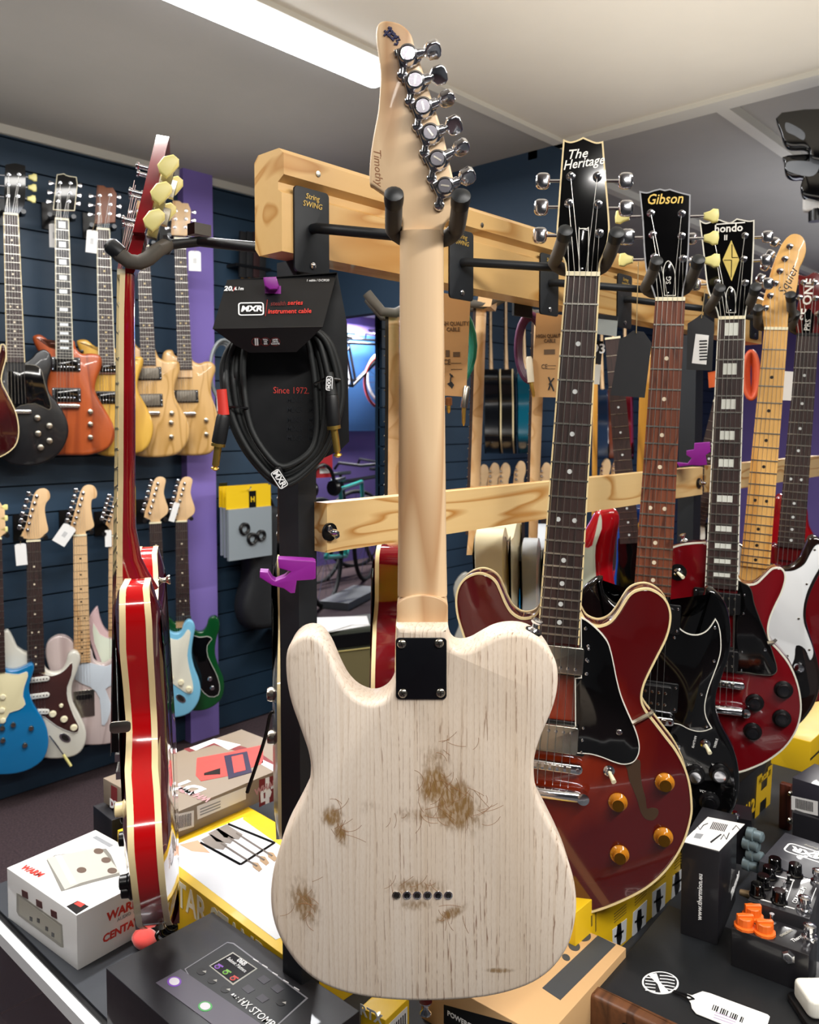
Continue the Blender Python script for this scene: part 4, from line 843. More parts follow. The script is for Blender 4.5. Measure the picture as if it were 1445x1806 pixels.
l0 = lo(nut=one(L2, -30, 455), end=one(L2, -20, 1165), label='ocean blue guitar with cream guard, lower row at the left frame edge', bodym=BLU, neckm=MAPLE, posts=None,
    head=L2((-60,440),(-65,250),(0,260),(25,300),(30,420),(0,445)), body=L2((0,1118),(30,1145),(75,1152),(120,1138),(160,1118),(180,1125),(178,1160),(160,1215),(156,1265),(180,1335),(228,1410),(254,1480),(256,1560),(222,1635),(130,1690),(0,1707),(-130,1680),(-200,1580),(-180,1450),(-130,1330),(-140,1230),(-160,1160),(-140,1110),(-90,1140),(-40,1150)))
guard(l0, L2((-20,1150),(30,1165),(100,1172),(140,1158),(148,1180),(128,1240),(122,1290),(135,1330),(100,1360),(50,1375),(30,1410),(-20,1420)), CRG, WHITEP, z=.003, sm=2)
for x, y in ((15,1290),(10,1360),(15,1415)): p = l0.m(*one(L2, x, y)); knob(l0, p[0], p[1], IVORY, .009, .009, 'dome')
for x, y in ((70,1437),(12,1455),(165,1455),(15,1520),(132,1545)): p = l0.m(*one(L2, x, y)); knob(l0, p[0], p[1], NICK, .0085, .010, 'dome')
for y in (285, 343, 402): p = l0.m(*one(L2, 20, y), 0); ob('tuner_key', key(p, (1, 0), 0, KEY, .019, .02, .008), KEY, l0.hd)
def strat_knobs(G, pts, m, r=.0105):
    for q in pts: p = G.m(*one(L2, *q)); knob(G, p[0], p[1], m, r, .012, 'skirt')
l1 = lo(nut=one(L2, 178, 466), end=one(L2, 192, 1165), label='white guitar with tortoiseshell guard and dark fingerboard, lower row', bodym=WHG, bridge=one(L2, 205, 1450), rim=.008,
    head=L2((150,455),(118,448),(108,440),(130,400),(148,340),(165,270),(182,215),(205,190),(238,186),(262,205),(264,238),(245,262),(238,300),(246,355),(256,408),(235,430),(212,450)), hsmooth=[0,2,15], posts=L2((195,228),(184,265),(173,300),(162,335),(155,370),(147,405)),
    body=L2((235,1050),(238,1130),(262,1160),(300,1165),(332,1150),(352,1110),(362,1072),(392,1050),(420,1062),(427,1100),(405,1170),(382,1240),(388,1320),(428,1400),(457,1475),(452,1545),(415,1598),(340,1620),(230,1618),(110,1570),(0,1500),(-50,1400),(-30,1290),(0,1200),(-10,1100),(-15,1010),(10,955),(42,940),(66,975),(92,1030),(150,1062)), corner=[0, 29])
guard(l1, L2((240,1172),(275,1180),(320,1165),(350,1142),(385,1108),(380,1180),(358,1240),(362,1310),(395,1400),(418,1445),(412,1478),(375,1478),(300,1445),(240,1400),(190,1385),(150,1380),(150,1172)), TORT, WHITEP, z=.003, sm=2)
for y, a in ((1196, 0), (1283, 0), (1366, -.15)): p = l1.m(*one(L2, 205, y)); single(l1, p[0], p[1], WHITEP, a)
strat_knobs(l1, ((280,1380),(340,1408),(392,1452)), IVORY); strat_knobs(l1, ((325,1335),), IVORY, .006)
def jack(G, x, y, a=-.75):
    p = G.m(*one(L2, x, y)); j = ob('jack_plate', g_slab(circ(0, 0, .022, 24, .0125), 0, .002, .0006), CHROME, G.root, 35); j.matrix_local = T(p[0], p[1]) @ RZ(a)
    ob('jack_recess', g_slab(circ(0, 0, .015, 20, .0075), .002, .0024, 0), SLOT, j)
jack(l1, 345, 1508)
a_ = l1.m(*one(L2, 262, 1490)); b_ = l1.m(*one(L2, 335, 1585)); c_ = l1.m(*one(L2, 375, 1645))
t_ = ob('tremolo_arm', g_tube([(a_[0], a_[1], .012), (b_[0], b_[1], .022)], .0024, 8), CHROME, l1.root); ob('arm_tip', g_tube([(b_[0], b_[1], .022), (c_[0], c_[1], .022)], .0048, 10), KEY, t_)
l2 = lo(nut=one(L2, 425, 436), end=one(L2, 437, 1110), label='pale mauve guitar with maple neck, lower row behind the white one', bodym=MAUVE, boardm=MAPLE, inlm=DOTB, bridge=one(L2, 450, 1330),
    head=L2((400,428),(398,405),(372,392),(384,350),(402,290),(420,225),(440,180),(470,166),(500,175),(515,205),(510,235),(488,245),(484,290),(492,345),(500,385),(475,405),(456,412),(456,428)), hsmooth=[0,2,17], posts=L2((442,210),(434,243),(425,275),(416,308),(405,340),(396,370)),
    body=L2((480,1040),(500,1100),(550,1120),(600,1090),(640,1060),(680,1080),(680,1140),(640,1220),(635,1290),(670,1380),(680,1460),(640,1520),(560,1545),(440,1548),(320,1530),(250,1470),(240,1380),(275,1290),(280,1200),(255,1130),(240,1060),(255,1000),(310,968),(360,978),(392,1010),(400,1040)))
guard(l2, L2((480,1112),(560,1130),(600,1110),(640,1085),(630,1180),(600,1230),(560,1250),(590,1330),(570,1420),(540,1440),(530,1300),(480,1240),(400,1200),(400,1112)), mat('pale blue white guard', '#CDD6DE', .3), None, z=.003, sm=2)
p = l2.m(*one(L2, 447, 1315)); bp_ = ob('bridge_plate', g_slab(rrect(p[0]-.034, p[0]+.034, p[1]-.055, p[1]+.040, .003), 0, .003, .0006), NICK, l2.root, 35); ob('pickup', g_slab(rrect(p[0]-.026, p[0]+.026, p[1]+.008, p[1]+.026, .008), .003, .006, 0), BLACK, bp_)
l3 = lo(nut=one(L2, 612, 440), end=one(L2, 618, 930), label='shell pink guitar behind the red side-on guitar, lower row', bodym=PNK, bridge=one(L2, 640, 1290), boardm=MAPLE, inlm=DOTB,
    head=L2((585,430),(585,405),(560,375),(585,320),(600,260),(612,215),(640,195),(670,205),(680,260),(690,330),(700,375),(660,405),(640,430)), hsmooth=[0,2,12], posts=L2((618,240),(610,262),(602,285),(595,310),(588,335),(580,358)),
    body=L2((645,930),(670,980),(710,960),(730,910),(770,900),(790,960),(760,1060),(750,1130),(790,1240),(800,1340),(760,1440),(660,1490),(560,1480),(490,1420),(480,1320),(510,1220),(515,1120),(490,1040),(468,960),(470,880),(495,835),(518,818),(530,870),(552,925),(585,950)))
guard(l3, L2((645,985),(700,990),(720,1100),(740,1200),(740,1330),(700,1340),(640,1280),(560,1260),(545,1120),(500,1000),(495,900),(530,960),(590,985)), MINT, WHITEP, z=.003, sm=2)
JH = lambda dx: L2(*[(x+dx, y) for x, y in ((798,362),(796,352),(765,338),(772,300),(786,260),(798,215),(808,170),(828,130),(860,124),(880,140),(874,175),(870,210),(880,250),(893,290),(888,318),(866,338),(852,350),(852,362))])
l4 = lo(nut=one(L2, 825, 370), end=one(L2, 842, 900), label='sky blue guitar with white guard, lower row beside the purple pillar', bodym=LBL, bridge=one(L2, 850, 1230), head=JH(0), hsmooth=[0,2,17], posts=L2((838,160),(830,190),(821,220),(813,252),(804,284),(795,316)),
    body=L2((868,870),(880,910),(905,945),(940,955),(965,940),(975,908),(1000,885),(1026,895),(1036,930),(1025,990),(1018,1060),(1030,1130),(1056,1200),(1066,1260),(1050,1325),(1005,1380),(930,1402),(830,1395),(750,1340),(720,1250),(740,1150),(745,1060),(720,980),(715,890),(740,830),(765,850),(790,890)))
guard(l4, L2((866,945),(900,978),(945,988),(975,965),(995,935),(1012,950),(1003,1010),(995,1070),(1005,1140),(1022,1210),(1025,1260),(1000,1275),(950,1245),(900,1210),(850,1190),(800,1180),(800,945)), mat('parchment guard', '#E8E6D4', .35), None, z=.003, sm=2)
strat_knobs(l4, ((905,1190),(960,1213),(1002,1248)), IVORY); jack(l4, 960, 1300)
l5 = lo(nut=one(L2, 963, 362), end=one(L2, 973, 885), label='dark green guitar with black guard in front of the purple pillar, lower row', bodym=GRN, bridge=one(L2, 985, 1220), head=JH(142), hsmooth=[0,2,17], posts=L2((980,160),(972,190),(963,220),(955,252),(946,284),(937,316)),
    body=L2((1005,860),(1020,900),(1040,940),(1075,945),(1098,915),(1108,880),(1135,864),(1160,880),(1166,925),(1148,990),(1142,1060),(1160,1130),(1185,1190),(1190,1250),(1170,1310),(1110,1355),(1030,1368),(940,1350),(870,1290),(850,1200),(870,1110),(880,1020),(860,940),(850,880),(875,862),(910,880),(935,900)))
guard(l5, L2((1005,960),(1060,975),(1100,970),(1125,985),(1100,1020),(1105,1080),(1140,1150),(1165,1220),(1160,1280),(1110,1290),(1060,1240),(1040,1160),(990,1120),(940,1110),(935,960)), GLOSSB, WHITEP, z=.003, sm=2)
strat_knobs(l5, ((1115,1195),(1127,1243)), CHROME, .008)
for G_, a in ((g0, 'leftmost guitar'), (u1, 'black horned guitar'), (u2, 'orange brown guitar'), (u3, 'yellow amber guitar'), (u4, 'pale guitar behind the side-on red one'), (u5, 'pale guitar by the pillar')): wallhang(G_, 'black wall cradle holding the %s of the upper row' % a)
for G_, a in ((l0, 'ocean blue guitar'), (l1, 'white guitar'), (l2, 'mauve guitar'), (l3, 'pink guitar'), (l4, 'sky blue guitar'), (l5, 'dark green guitar')): wallhang(G_, 'black wall cradle holding the %s of the lower row' % a)
def wt(label, c, G_, w_, h, rot=0, dc=.03, **k): p = one(*c); return tagcard(label, p[0], p[1], G_.P+G_.n*dc, G_.n, w_, h, rot, **k)
wt('white tag hanging left of the orange guitar neck, half hidden', (L1, 262, 590), u2, .032, .08, 0, -.03)
wt('white tag beside the nut of the yellow amber guitar', (L1, 443, 618), u3, .036, .078, -.08, .03)
wt('white tag on the head of the pale guitar by the pillar', (L1, 940, 712), u5, .045, .075, 0, .02)
wt('blank white tag left of the white guitar neck', (L2, 112, 535), l1, .034, .072, .05, .02, marks=0)
wt('tilted white tag over the mauve guitar nut', (L2, 342, 430), l2, .046, .072, -.6, .03)
wt('white tag on the pink guitar head', (L2, 575, 450), l3, .022, .06, 0, .02, marks=0)
wt('curled white tag between the sky blue and green guitar heads', (L2, 925, 310), l5, .022, .075, -.3, .03, marks=0)
# grey skin-tone blurs of hooks are left to the wall; yellow accessory packs
t = thing('accessory_pack', 'yellow headed clear pack of black rubber parts, frontmost on the wall hook', 'pack', T(0, 0, 0))
YELP = mat('hercules yellow', '#E6BE12', .45)
def pack(label, px0, py0, px1, py1, yh, Y, col, first):
    a = WY(px0, py0, Y); b = WY(px1, py1, Y); t = thing('accessory_pack', label, 'pack', T(a.x, Y, b.z), 'yellow headed packs on the wall hook')
    w_ = b.x-a.x; h = a.z-b.z
    ob('header_card', g_box(0, w_, -.002, 0, h*(1-yh), h), col, t)
    ob('pouch', g_slab([(0, 0), (w_, 0), (w_, h*(1-yh)), (0, h*(1-yh))], -.01, .0, .004) if False else g_box(0.004, w_-.004, -.012, 0, 0, h*(1-yh)), mat('clear grey pouch', '#8E979C', .15, 0, .6), t)
    if first:
        q = M.Rotation(pi/2, 4, 'X'); ob('printed_logo', g_box(w_*.5, w_*.66, -.003, -.002, h*.70, h*.93), BLACK, t); text('H', .030, col, t, T(w_*.58, -.0035, h*.81) @ q, bold=.03)
        for cx, cz, r in ((.35, .42, .020), (.52, .27, .020), (.72, .30, .018)):
            ob('rubber_ring', g_tube([V((w_*cx+r*cos(2*pi*i/16), -.016, h*cz+r*sin(2*pi*i/16))) for i in range(16)], .007, 6, True), BLACK, t)
bpy.data.objects.remove(t)
p_ = WY(436, 862, 2.73); t = thing('wall_peg', 'chrome wall peg carrying the yellow headed packs', 'peg', T(p_.x, 2.9, p_.z-.004)); ob('rod', g_tube([(0, 0, 0), (0, -.185, 0), (0, -.195, .012)], .003, 8), CHROME, t); ob('plate', g_box(-.02, .02, -.004, 0, -.02, .02), CHROME, t)
p_ = WY(446, 476, 2.84); t = thing('wall_peg', 'dark wall peg carrying the black straps near the beam end', 'peg', T(p_.x, 2.9, p_.z+.004)); ob('rod', g_box(-.09, .09, -.07, 0, 0, .012), BLACK, t)
pack('yellow headed clear pack seen edge on behind the front pack', 386, 858, 470, 968, .3, 2.80, YELP, 0); pack('yellow headed clear pack just behind the front pack', 392, 858, 474, 972, .3, 2.77, YELP, 0)
pack('yellow headed clear pack of black rubber rings, frontmost on the hook', 398, 860, 478, 978, .3, 2.73, YELP, 1)
# straps hanging on the wall right of the pillar
for k, (x, c) in enumerate(((428, '#0E0F12'), (440, '#101115'), (452, '#2A0E10'), (463, '#101115'))):
    p = WY(x, 490, 2.84); t = thing('guitar_strap', ['black strap hanging furthest left beside the beam end', 'second black strap from the pillar beside the beam end', 'dark strap with red stitching beside the beam end', 'black strap nearest the beam end'][k], 'strap', T(p.x, p.y, p.z), 'straps hanging past the pillar')
    ob('webbing', g_slab(smooth([(-.018, 0), (.014, 0), (.016, .10), (.018, .18), (-.012, .18), (-.016, .1)], 2), -.004, .004, .001) if False else xf(g_slab([(-.018, 0), (.014, 0), (.018, .19), (-.012, .19)], -.006, .006, .002), M.Rotation(pi/2, 4, 'X')), mat('strap web %d' % k, c, .7), t)
    ob('brass_tip', xf(g_slab([(-.006, -.018), (.004, -.018), (.006, .002), (-.008, .002)], -.004, .004, .001), M.Rotation(pi/2, 4, 'X')), mat('dark brass', '#5A4018', .4, .7), t)
# grey cable coil on the wall
p = WY(392, 655, 2.80); t = thing('cable_coil', 'pale grey coiled cable on the wall behind the black cable pack', 'cable', T(*p))
for k in range(3): ob('loop', g_tube([((.055+.008*k)*cos(q), -.01*k, (.11+.008*k)*sin(q)) for q in [2*pi*i/28 for i in range(28)]], .006, 6, True), mat('grey cable', '#8C9292', .5), t)
ob('label_tag', g_box(-.05, -.01, -.035, -.033, -.16, -.10), TAGW, t)

# ------------------------------------------------------------ guitars on the far side of the rack, seen edge-on
def sideframe(px, py, D, dev):
    P = WD(px, py, D); r = V((P.x-CAMP.x, P.y-CAMP.y, 0)).normalized(); e = M.Rotation(-dev, 3, 'Z') @ r      # e runs away from the camera along the guitar's width
    n = V((0, 0, 1)).cross(-e).normalized()                       # thickness direction
    return P, e, n
def side_guitar(label, px, py, D, dev, neck_px, rim, half, bodym, neckm, boardm, bind=None, head=None, tail_c=0, backm=None, keys=KEY, hlean=.30, L=.628, hlen=.17, headm=None, bridge=True, neck_w=(.0215, .027), sharp=False, pg=None, lean=None, group=None, knobs=True):
    """guitar whose width plane nearly contains the line of sight. local x = thickness (front is -x), y = away from camera, z = up"""
    P, e, n = sideframe(px, py, D, dev); ex = -n                 # ex: to the image right = towards the back of the guitar
    if ex.dot(RT) < 0: ex = -ex
    root = thing('electric_guitar', label, 'guitar', frame(P, ex, e, V((0, 0, 1))), group)
    def X(px_, py_, yy=0.0):                                       # thickness coordinate / height of a pixel on plane y = yy
        q = hit(px_, py_, P+e*yy, e)-P; return q.dot(ex), q.z
    # neck profile given in px: list of (y, x_front, x_back)
    pf = [X(xf_, y_)+X(xb_, y_) for (y_, xf_, xb_) in neck_px]
    K = 8; v = []; nb = len(pf)
    for j, (a, z, b, z2) in enumerate(pf):
        t = j/(nb-1); hw = neck_w[0]+(neck_w[1]-neck_w[0])*t; fbt = .006
        for k in range(K+1):
            q = pi*k/K; v.append(V((a+fbt+(b-a-fbt)*sin(q)**.7, -hw*cos(q), z)))
    n_ = K+1; f = []
    for j in range(nb-1):
        for k in range(K): f.append((j*n_+k, j*n_+k+1, (j+1)*n_+k+1, (j+1)*n_+k))
        f.append((j*n_+K, j*n_, (j+1)*n_, (j+1)*n_+K))
    f += [tuple(range(n_)), tuple((nb-1)*n_+k for k in range(n_))[::-1]]
    nk = ob('neck', (v, f), neckm, root, 50)
    v = []
    for j, (a, z, b, z2) in enumerate(pf[:-1] if len(pf) > 3 else pf):
        t = j/(nb-1); hw = neck_w[0]+(neck_w[1]-neck_w[0])*t; v += [V((a, -hw, z)), V((a+.006, -hw, z)), V((a+.006, hw, z)), V((a, hw, z))]
    m_ = len(v)//4; f = [(j*4+k, j*4+(k+1) % 4, (j+1)*4+(k+1) % 4, (j+1)*4+k) for j in range(m_-1) for k in range(4)]+[(0, 1, 2, 3), tuple((m_-1)*4+k for k in (3, 2, 1, 0))]
    fb = ob('fretboard', (v, f), boardm, root, 30)
    z0 = pf[0][1]; a0 = pf[0][0]; zend = pf[m_-1][1]; aend = pf[m_-1][0]
    ob('nut', g_box(a0-.003, a0+.006, -neck_w[0], neck_w[0], z0-.002, z0+.005), IVORY, root)
    gs = []
    for i in range(1, 21):
        z = z0-L*(1-2**(-i/12.))
        if z < zend: break
        t = (z0-z)/(z0-zend); a = a0+(aend-a0)*t; hw = neck_w[0]+(neck_w[1]-neck_w[0])*t; gs.append(g_box(a-.0012, a, -hw-.0003, hw+.0003, z-.0011, z+.0011))
    for q_ in gs: ob('fret', q_, FRETM, fb)
    if sharp:
        for i in (3, 5, 7, 9, 12, 15, 17):
            z = z0-L*(1-2**(-(i-.5)/12.)); t = (z0-z)/(z0-zend); a = a0+(aend-a0)*t
            ob('inlay', ([V((a-.0003, -.021, z+.009)), V((a-.0003, .004, z-.009)), V((a-.0003, -.021, z-.009))], [(0, 1, 2)]), PEARL, fb)
    # body: outline half-widths by height, thickness curve from rim px list (y, x_front, x_back) on the near edge
    hz = [h for h in half]                                         # [(halfwidth, px_y)...] near edge first
    def yed(y_):
        hs = sorted(half, key=lambda q: q[1]); 
        c_ = [hw for hw, py_ in hs if abs(py_-y_) < 45]; return -max(c_) if c_ else -max(h[0] for h in half)*.8
    rr = [(X(xf_, y_, yed(y_))[0], X(xb_, y_, yed(y_))[0], X(xf_, y_, yed(y_))[1]) for (y_, xf_, xb_) in rim]
    def cc(z):
        rs = sorted(rr, key=lambda q: -q[2])
        if z >= rs[0][2]: return rs[0][:2]
        for u, w_ in zip(rs, rs[1:]):
            if z >= w_[2]: t = (u[2]-z)/(u[2]-w_[2]+1e-9); return (u[0]+(w_[0]-u[0])*t, u[1]+(w_[1]-u[1])*t)
        return rs[-1][:2]
    near = [(-w_, X(px, py_, -w_)[1]) for w_, py_ in half]; out = near+[(-a, b) for a, b in near[::-1]]
    out = smooth(out, 5, corner=[0, len(near)-1, len(near), -1])
    if area2(out) < 0: out = out[::-1]
    def shell(ins, fa, fb_): return [V((fa(cc(z)), y, z)) for y, z in offset(out, ins)], [V((fb_(cc(z)), y, z)) for y, z in offset(out, ins)]
    def prism(ins0, ins1, fa, fb_):
        A, B = [V((fa(cc(z)), y, z)) for y, z in offset(out, ins0)], [V((fb_(cc(z)), y, z)) for y, z in offset(out, ins1)]
        k = len(A); return A+B, [(i, (i+1) % k, k+(i+1) % k, k+i) for i in range(k)]+[tuple(range(k))[::-1], tuple(range(k, 2*k))]
    body = ob('body', prism(0, 0, lambda c: c[0], lambda c: c[1]), bodym, root, 50)
    def arch(c_, sgn, m, nm):
        vs = []; ks = len(out)
        for j, (ins, h) in enumerate(((0, 0), (.012, .0035), (.03, .007), (.05, .0085))):
            vs += [V((cc(z)[c_]+sgn*h, y, z)) for y, z in offset(out, ins)]
        fs = [(j*ks+i, j*ks+(i+1) % ks, (j+1)*ks+(i+1) % ks, (j+1)*ks+i) for j in range(3) for i in range(ks)]+[tuple(3*ks+i for i in range(ks))]
        ob(nm, (vs, fs), m, body, 60)
    arch(1, 1, backm or bodym, 'back_plate')
    arch(0, -1, backm or bodym, 'top_plate')
    if bind:
        bw = .0062
        ob('binding', prism(-.0006, -.0006, lambda c: c[0]-.0003, lambda c: c[0]+bw), bind, root, 50); ob('binding', prism(-.0006, -.0006, lambda c: c[1]-bw, lambda c: c[1]+.0003), bind, root, 50)
    # head
    if head:
        hp = [X(*q) for q in head]; hw_ = .036
        ob('headstock', ([V((x, -hw_, z)) for x, z in hp]+[V((x, hw_, z)) for x, z in hp], [(i, (i+1) % len(hp), len(hp)+(i+1) % len(hp), len(hp)+i) for i in range(len(hp))]+[tuple(range(len(hp)))[::-1], tuple(range(len(hp), 2*len(hp)))]), headm or neckm, nk, 30)
    zt = near[-1][1]
    return dict(root=root, X=X, cc=cc, nk=nk, a0=a0, z0=z0, zend=zend, body=body, P=P)
RSIDE = mat('bright red lacquer', '#B00A0E', .12, 0, .9); RDK = mat('dark cherry lacquer', '#8E0C16', .12, 0, .9)
rim = [(980, 246, 275), (1040, 211, 262), (1060, 210, 264), (1100, 211, 268), (1150, 212, 270), (1200, 215, 272), (1250, 220, 275), (1300, 222, 277), (1350, 222, 279), (1400, 223, 282), (1450, 224, 284), (1500, 226, 287), (1550, 230, 290), (1600, 236, 295), (1640, 240, 300)]
SG1 = side_guitar('bright red semi-hollow guitar with cream binding seen from its side at the rack end', 228, 487, .99, R(3.5), [(487, 214, 238), (560, 212, 238), (700, 211.5, 239), (850, 211, 239), (930, 210, 240), (985, 210, 250), (1010, 210, 262), (1040, 211, 280)], rim,
    [(.03, 1075), (.06, 1062), (.09, 1030), (.12, 1022), (.145, 1045), (.155, 1095), (.145, 1160), (.125, 1230), (.120, 1270), (.135, 1330), (.170, 1400), (.195, 1470), (.198, 1530), (.175, 1590), (.12, 1630), (.05, 1640), (0, 1642)],
    RSIDE, RDK, CREAM, CREAM, head=N1((465,1065),(500,920),(560,690),(620,430),(680,185),(795,205),(740,430),(680,700),(620,930),(572,1075)), headm=RDK, backm=mat('red maroon back', '#5E0C14', .08, 0, .9))
r_ = SG1['root']; X = SG1['X']
a = X(*N1((456,1068))[0]); b = X(*N1((575,1072))[0]); c = X(*N1((515,1310))[0]); d = X(*N1((395,1310))[0]); e_ = X(*N1((345,1420))[0])
pts = [a, b, c, (X(238, 487)[0], X(238, 487)[1]), (X(222, 487)[0], X(222, 487)[1]), d]
ob('neck_scarf', ([V((x, -.0205, z)) for x, z in pts]+[V((x, .0205, z)) for x, z in pts], [(i, (i+1) % 6, 6+(i+1) % 6, 6+i) for i in range(6)]+[(5, 4, 3, 2, 1, 0), tuple(range(6, 12))]), RDK, SG1['nk'], 30)
# tuners: cream keys near side and far side, nickel housings down the back, posts at the front
for (kx, ky, hx, hy, far) in ((778,385,775,485,0),(712,635,702,735,0),(645,890,645,985,0),(825,570,800,600,1),(760,820,742,860,1)):
    a = X(*N1((kx, ky))[0], -.05 if not far else .05); b = X(*N1((hx, hy))[0], -.022 if not far else .022); yk = -.052 if not far else .05
    hsg = ob('tuner_housing', xf(g_box(-.006, .006, -.006, .006, -.0105, .0105), T(b[0], -.024 if not far else .024, b[1]) @ M.Rotation(.25, 4, 'Y')), NICK, SG1['nk'], 0)
    ob('tuner_shaft', g_tube([(b[0], -.024 if not far else .024, b[1]+.006), (a[0], yk, a[1])], .0022, 8), NICK, hsg)
    ky_ = g_slab([(-.013, -.008), (-.006, -.0095), (.008, -.0095), (.0135, -.005), (.0135, .003), (.004, .0095), (-.008, .009), (-.013, .002)], -.004, .004, .0025)
    ob('tuner_key', xf(ky_, T(a[0], yk, a[1]) @ M.Rotation(-.9, 4, 'Y') @ M.Rotation(pi/2, 4, 'X')), KEY, hsg, 40)
for (x, y, k) in ((590,418,-.02),(590,488,.02),(520,655,-.02),(520,700,.02),(455,915,-.02),(455,965,.02)):
    a = X(*N1((x+30, y))[0], k); ob('tuner_post', xf(g_lathe([(.0048, 0), (.0048, .003), (.003, .0035), (.003, .014), (.0045, .0145), (.0045, .017)], (0, 0, 0), (-1, 0, .2), 12), T(a[0], k, a[1])), CHROME, SG1['nk'], 40)
for k, y in enumerate((-.015, -.009, -.003, .003, .009, .015)):
    tp = X(*N1((520+12*(k % 3), 560+150*(k % 3)))[0], 0); b_ = X(199, 1330, -.02)
    ob('string', g_tube([(tp[0]-.006, y*1.1, tp[1]), (SG1['a0']-.0035, y, SG1['z0']+.003), (b_[0]-.002, y*1.7, b_[1])], .0004, 4), STEEL, r_)
for (y, w_) in ((1345, .012), (1385, .008)):
    a = X(203, y, -.05); 
def hwb(name, x0, x1, y0, y1, px0, px1, m, sm=0, yy=-.08):
    a = X(px0, y1, yy); b = X(px1, y0, yy); return ob(name, g_slab(rrect(a[0], b[0], 0, .001, .0004), 0, .001) if False else g_box(a[0], b[0], x0, x1, a[1], b[1]), m, r_, sm)
hwb('pickup', -.035, .035, 1150, 1172, 203, 214, NICK); hwb('pickup', -.035, .035, 1235, 1262, 205, 216, NICK)
hwb('bridge', -.045, .045, 1350, 1366, 198, 220, CHROME); hwb('tailpiece', -.045, .045, 1382, 1398, 200, 222, CHROME); hwb('bridge_post', -.043, -.035, 1315, 1350, 206, 218, CHROME)
pgx = [X(199, 1130, -.09), X(203, 1130, -.09), X(209, 1330, -.09), X(196, 1330, -.09)]
ob('pickguard', ([V((x, -.085, z)) for x, z in pgx]+[V((x, -.03, z)) for x, z in pgx], [(0, 1, 2, 3), (7, 6, 5, 4), (0, 4, 5, 1), (1, 5, 6, 2), (2, 6, 7, 3), (3, 7, 4, 0)]), GLOSSB, r_)
a = X(197, 1283, -.186); b = X(231, 1283, -.186); ob('guard_bracket', g_slab(rrect(a[0], b[0]+.002, a[1]-.006, a[1]+.006, .003), 0, .0012, 0) if False else xf(g_slab(rrect(a[0]-.002, b[0], a[1]-.006, a[1]+.006, .004), 0, .0015, .0004), M.Translation((0, -.186, 0)) @ M.Rotation(pi/2, 4, 'X')), NICK, r_)
for (px_, y) in ((200, 1400), (205, 1440), (204, 1465), (205, 1540), (208, 1555)):
    a = X(px_+4, y, -.12); kb = ob('knob', g_lathe([(.0105, 0), (.0105, .004), (.008, .006), (.0075, .013), (.005, .014)], (a[0]+.016, -.12-.02*(y % 3), a[1]), (-1, 0, 0), 16), BLACK if y != 1400 else CREAM, r_, 30)
a = X(280, 1022, .0); ob('strap_button', g_lathe([(.006, 0), (.003, .004), (.003, .009), (.006, .012), (.006, .014)], (a[0], -.01, a[1]), (1, 0, .1), 16), NICK, r_)
a = X(298, 1590, -.19); ob('strap_button', g_lathe([(.005, 0), (.003, .004), (.005, .009)], (X(285, 1610, -.1)[0], -.10, X(285, 1622, -.1)[1]), (0, 0, -1), 12), NICK, r_)
# its hanger: U-shaped yoke seen from the side, arm back to the beam
t = thing('guitar_hanger', 'hanger whose long arm runs from the beam end to the side-on red guitar', 'guitar hanger', T(.64, .745, EYE+.20)); o = -V((.64, .745, EYE+.20)); Q = SG1['P']
def wy(px_, py_, yy):
    P, e, n = sideframe(228, 487, .99, R(3.5)); return hit(px_, py_, P+e*yy, e)+o
for sg, k in ((-1, 1), (1, 0)):
    yy = sg*.030
    path = [wy(290, 433, yy), wy(278, 441, yy), wy(262, 456, yy), wy(246, 463, yy), wy(228, 461, yy), wy(211, 449, yy), wy(200, 437, yy), wy(193, 431, yy)]
    path = [p if i else wy(294, 432, 0) for i, p in enumerate(path)]
    ya = ob('yoke_arm', g_tube(path, .0088, 14), RUB, t, 50); d = (path[-1]-path[-2]).normalized(); ob('end_cap', g_tube([path[-1]-d*.016, path[-1]-d*.002, path[-1]+d*.003], [.0096, .0098, .006], 14), RUBT, ya, 50)
ob('hub', g_lathe([(.012, -.003), (.012, .002), (.007, .006)], wy(294, 432, 0), (wy(350, 430, 0)-wy(294, 432, 0)).normalized(), 16), STEELB, t)
endp = WX(458, 415, .60)+o; endp = V((0, .004, .0))
ob('arm', g_tube([wy(294, 432, 0), wy(352, 426, .01), V((-.04, .018, .0)), endp], [.0062, .0062, .0066, .0066], 10), STEELB, t, 50)
ob('mounting_plate', g_box(-.025, .025, .0, .0035, -.045, .045), STEELB, t)
ob('locking_knob', g_box(-.012, .012, -.008, .008, .004, .018), BLACK, t).location = wy(352, 422, .01)
# further ones behind the rack
def back_side(label, px, py, D, dev, neck, rim, half, bodym, neckm, boardm, **k): return side_guitar(label, px, py, D, dev, neck, rim, half, bodym, neckm, boardm, **k)
hf = lambda ys, s_=1: [(w_*s_, y) for w_, y in zip((.03, .07, .11, .14, .15, .135, .115, .12, .15, .17, .17, .14, .08, 0), ys)]
def ys(a, b, bell=0): return [a+18, a+6, a-6, a, a+22, a+55, a+100, a+135, a+190, a+245, a+290, b-20, b-4, b]
S2 = back_side('wine red guitar behind the rack, only its cream-bound edge showing beside the ash neck', 690, 560, 1.45, R(6), [(560, 682, 705), (700, 682, 706), (860, 681, 707), (940, 680, 708), (975, 672, 712)],
    [(960, 664, 712), (1050, 660, 708), (1100, 658, 705), (1150, 656, 704), (1215, 655, 703), (1400, 655, 703)], hf(ys(966, 1400)), WINE, MAPLE, mat('ebony', '#14110F', .4), bind=CREAM)
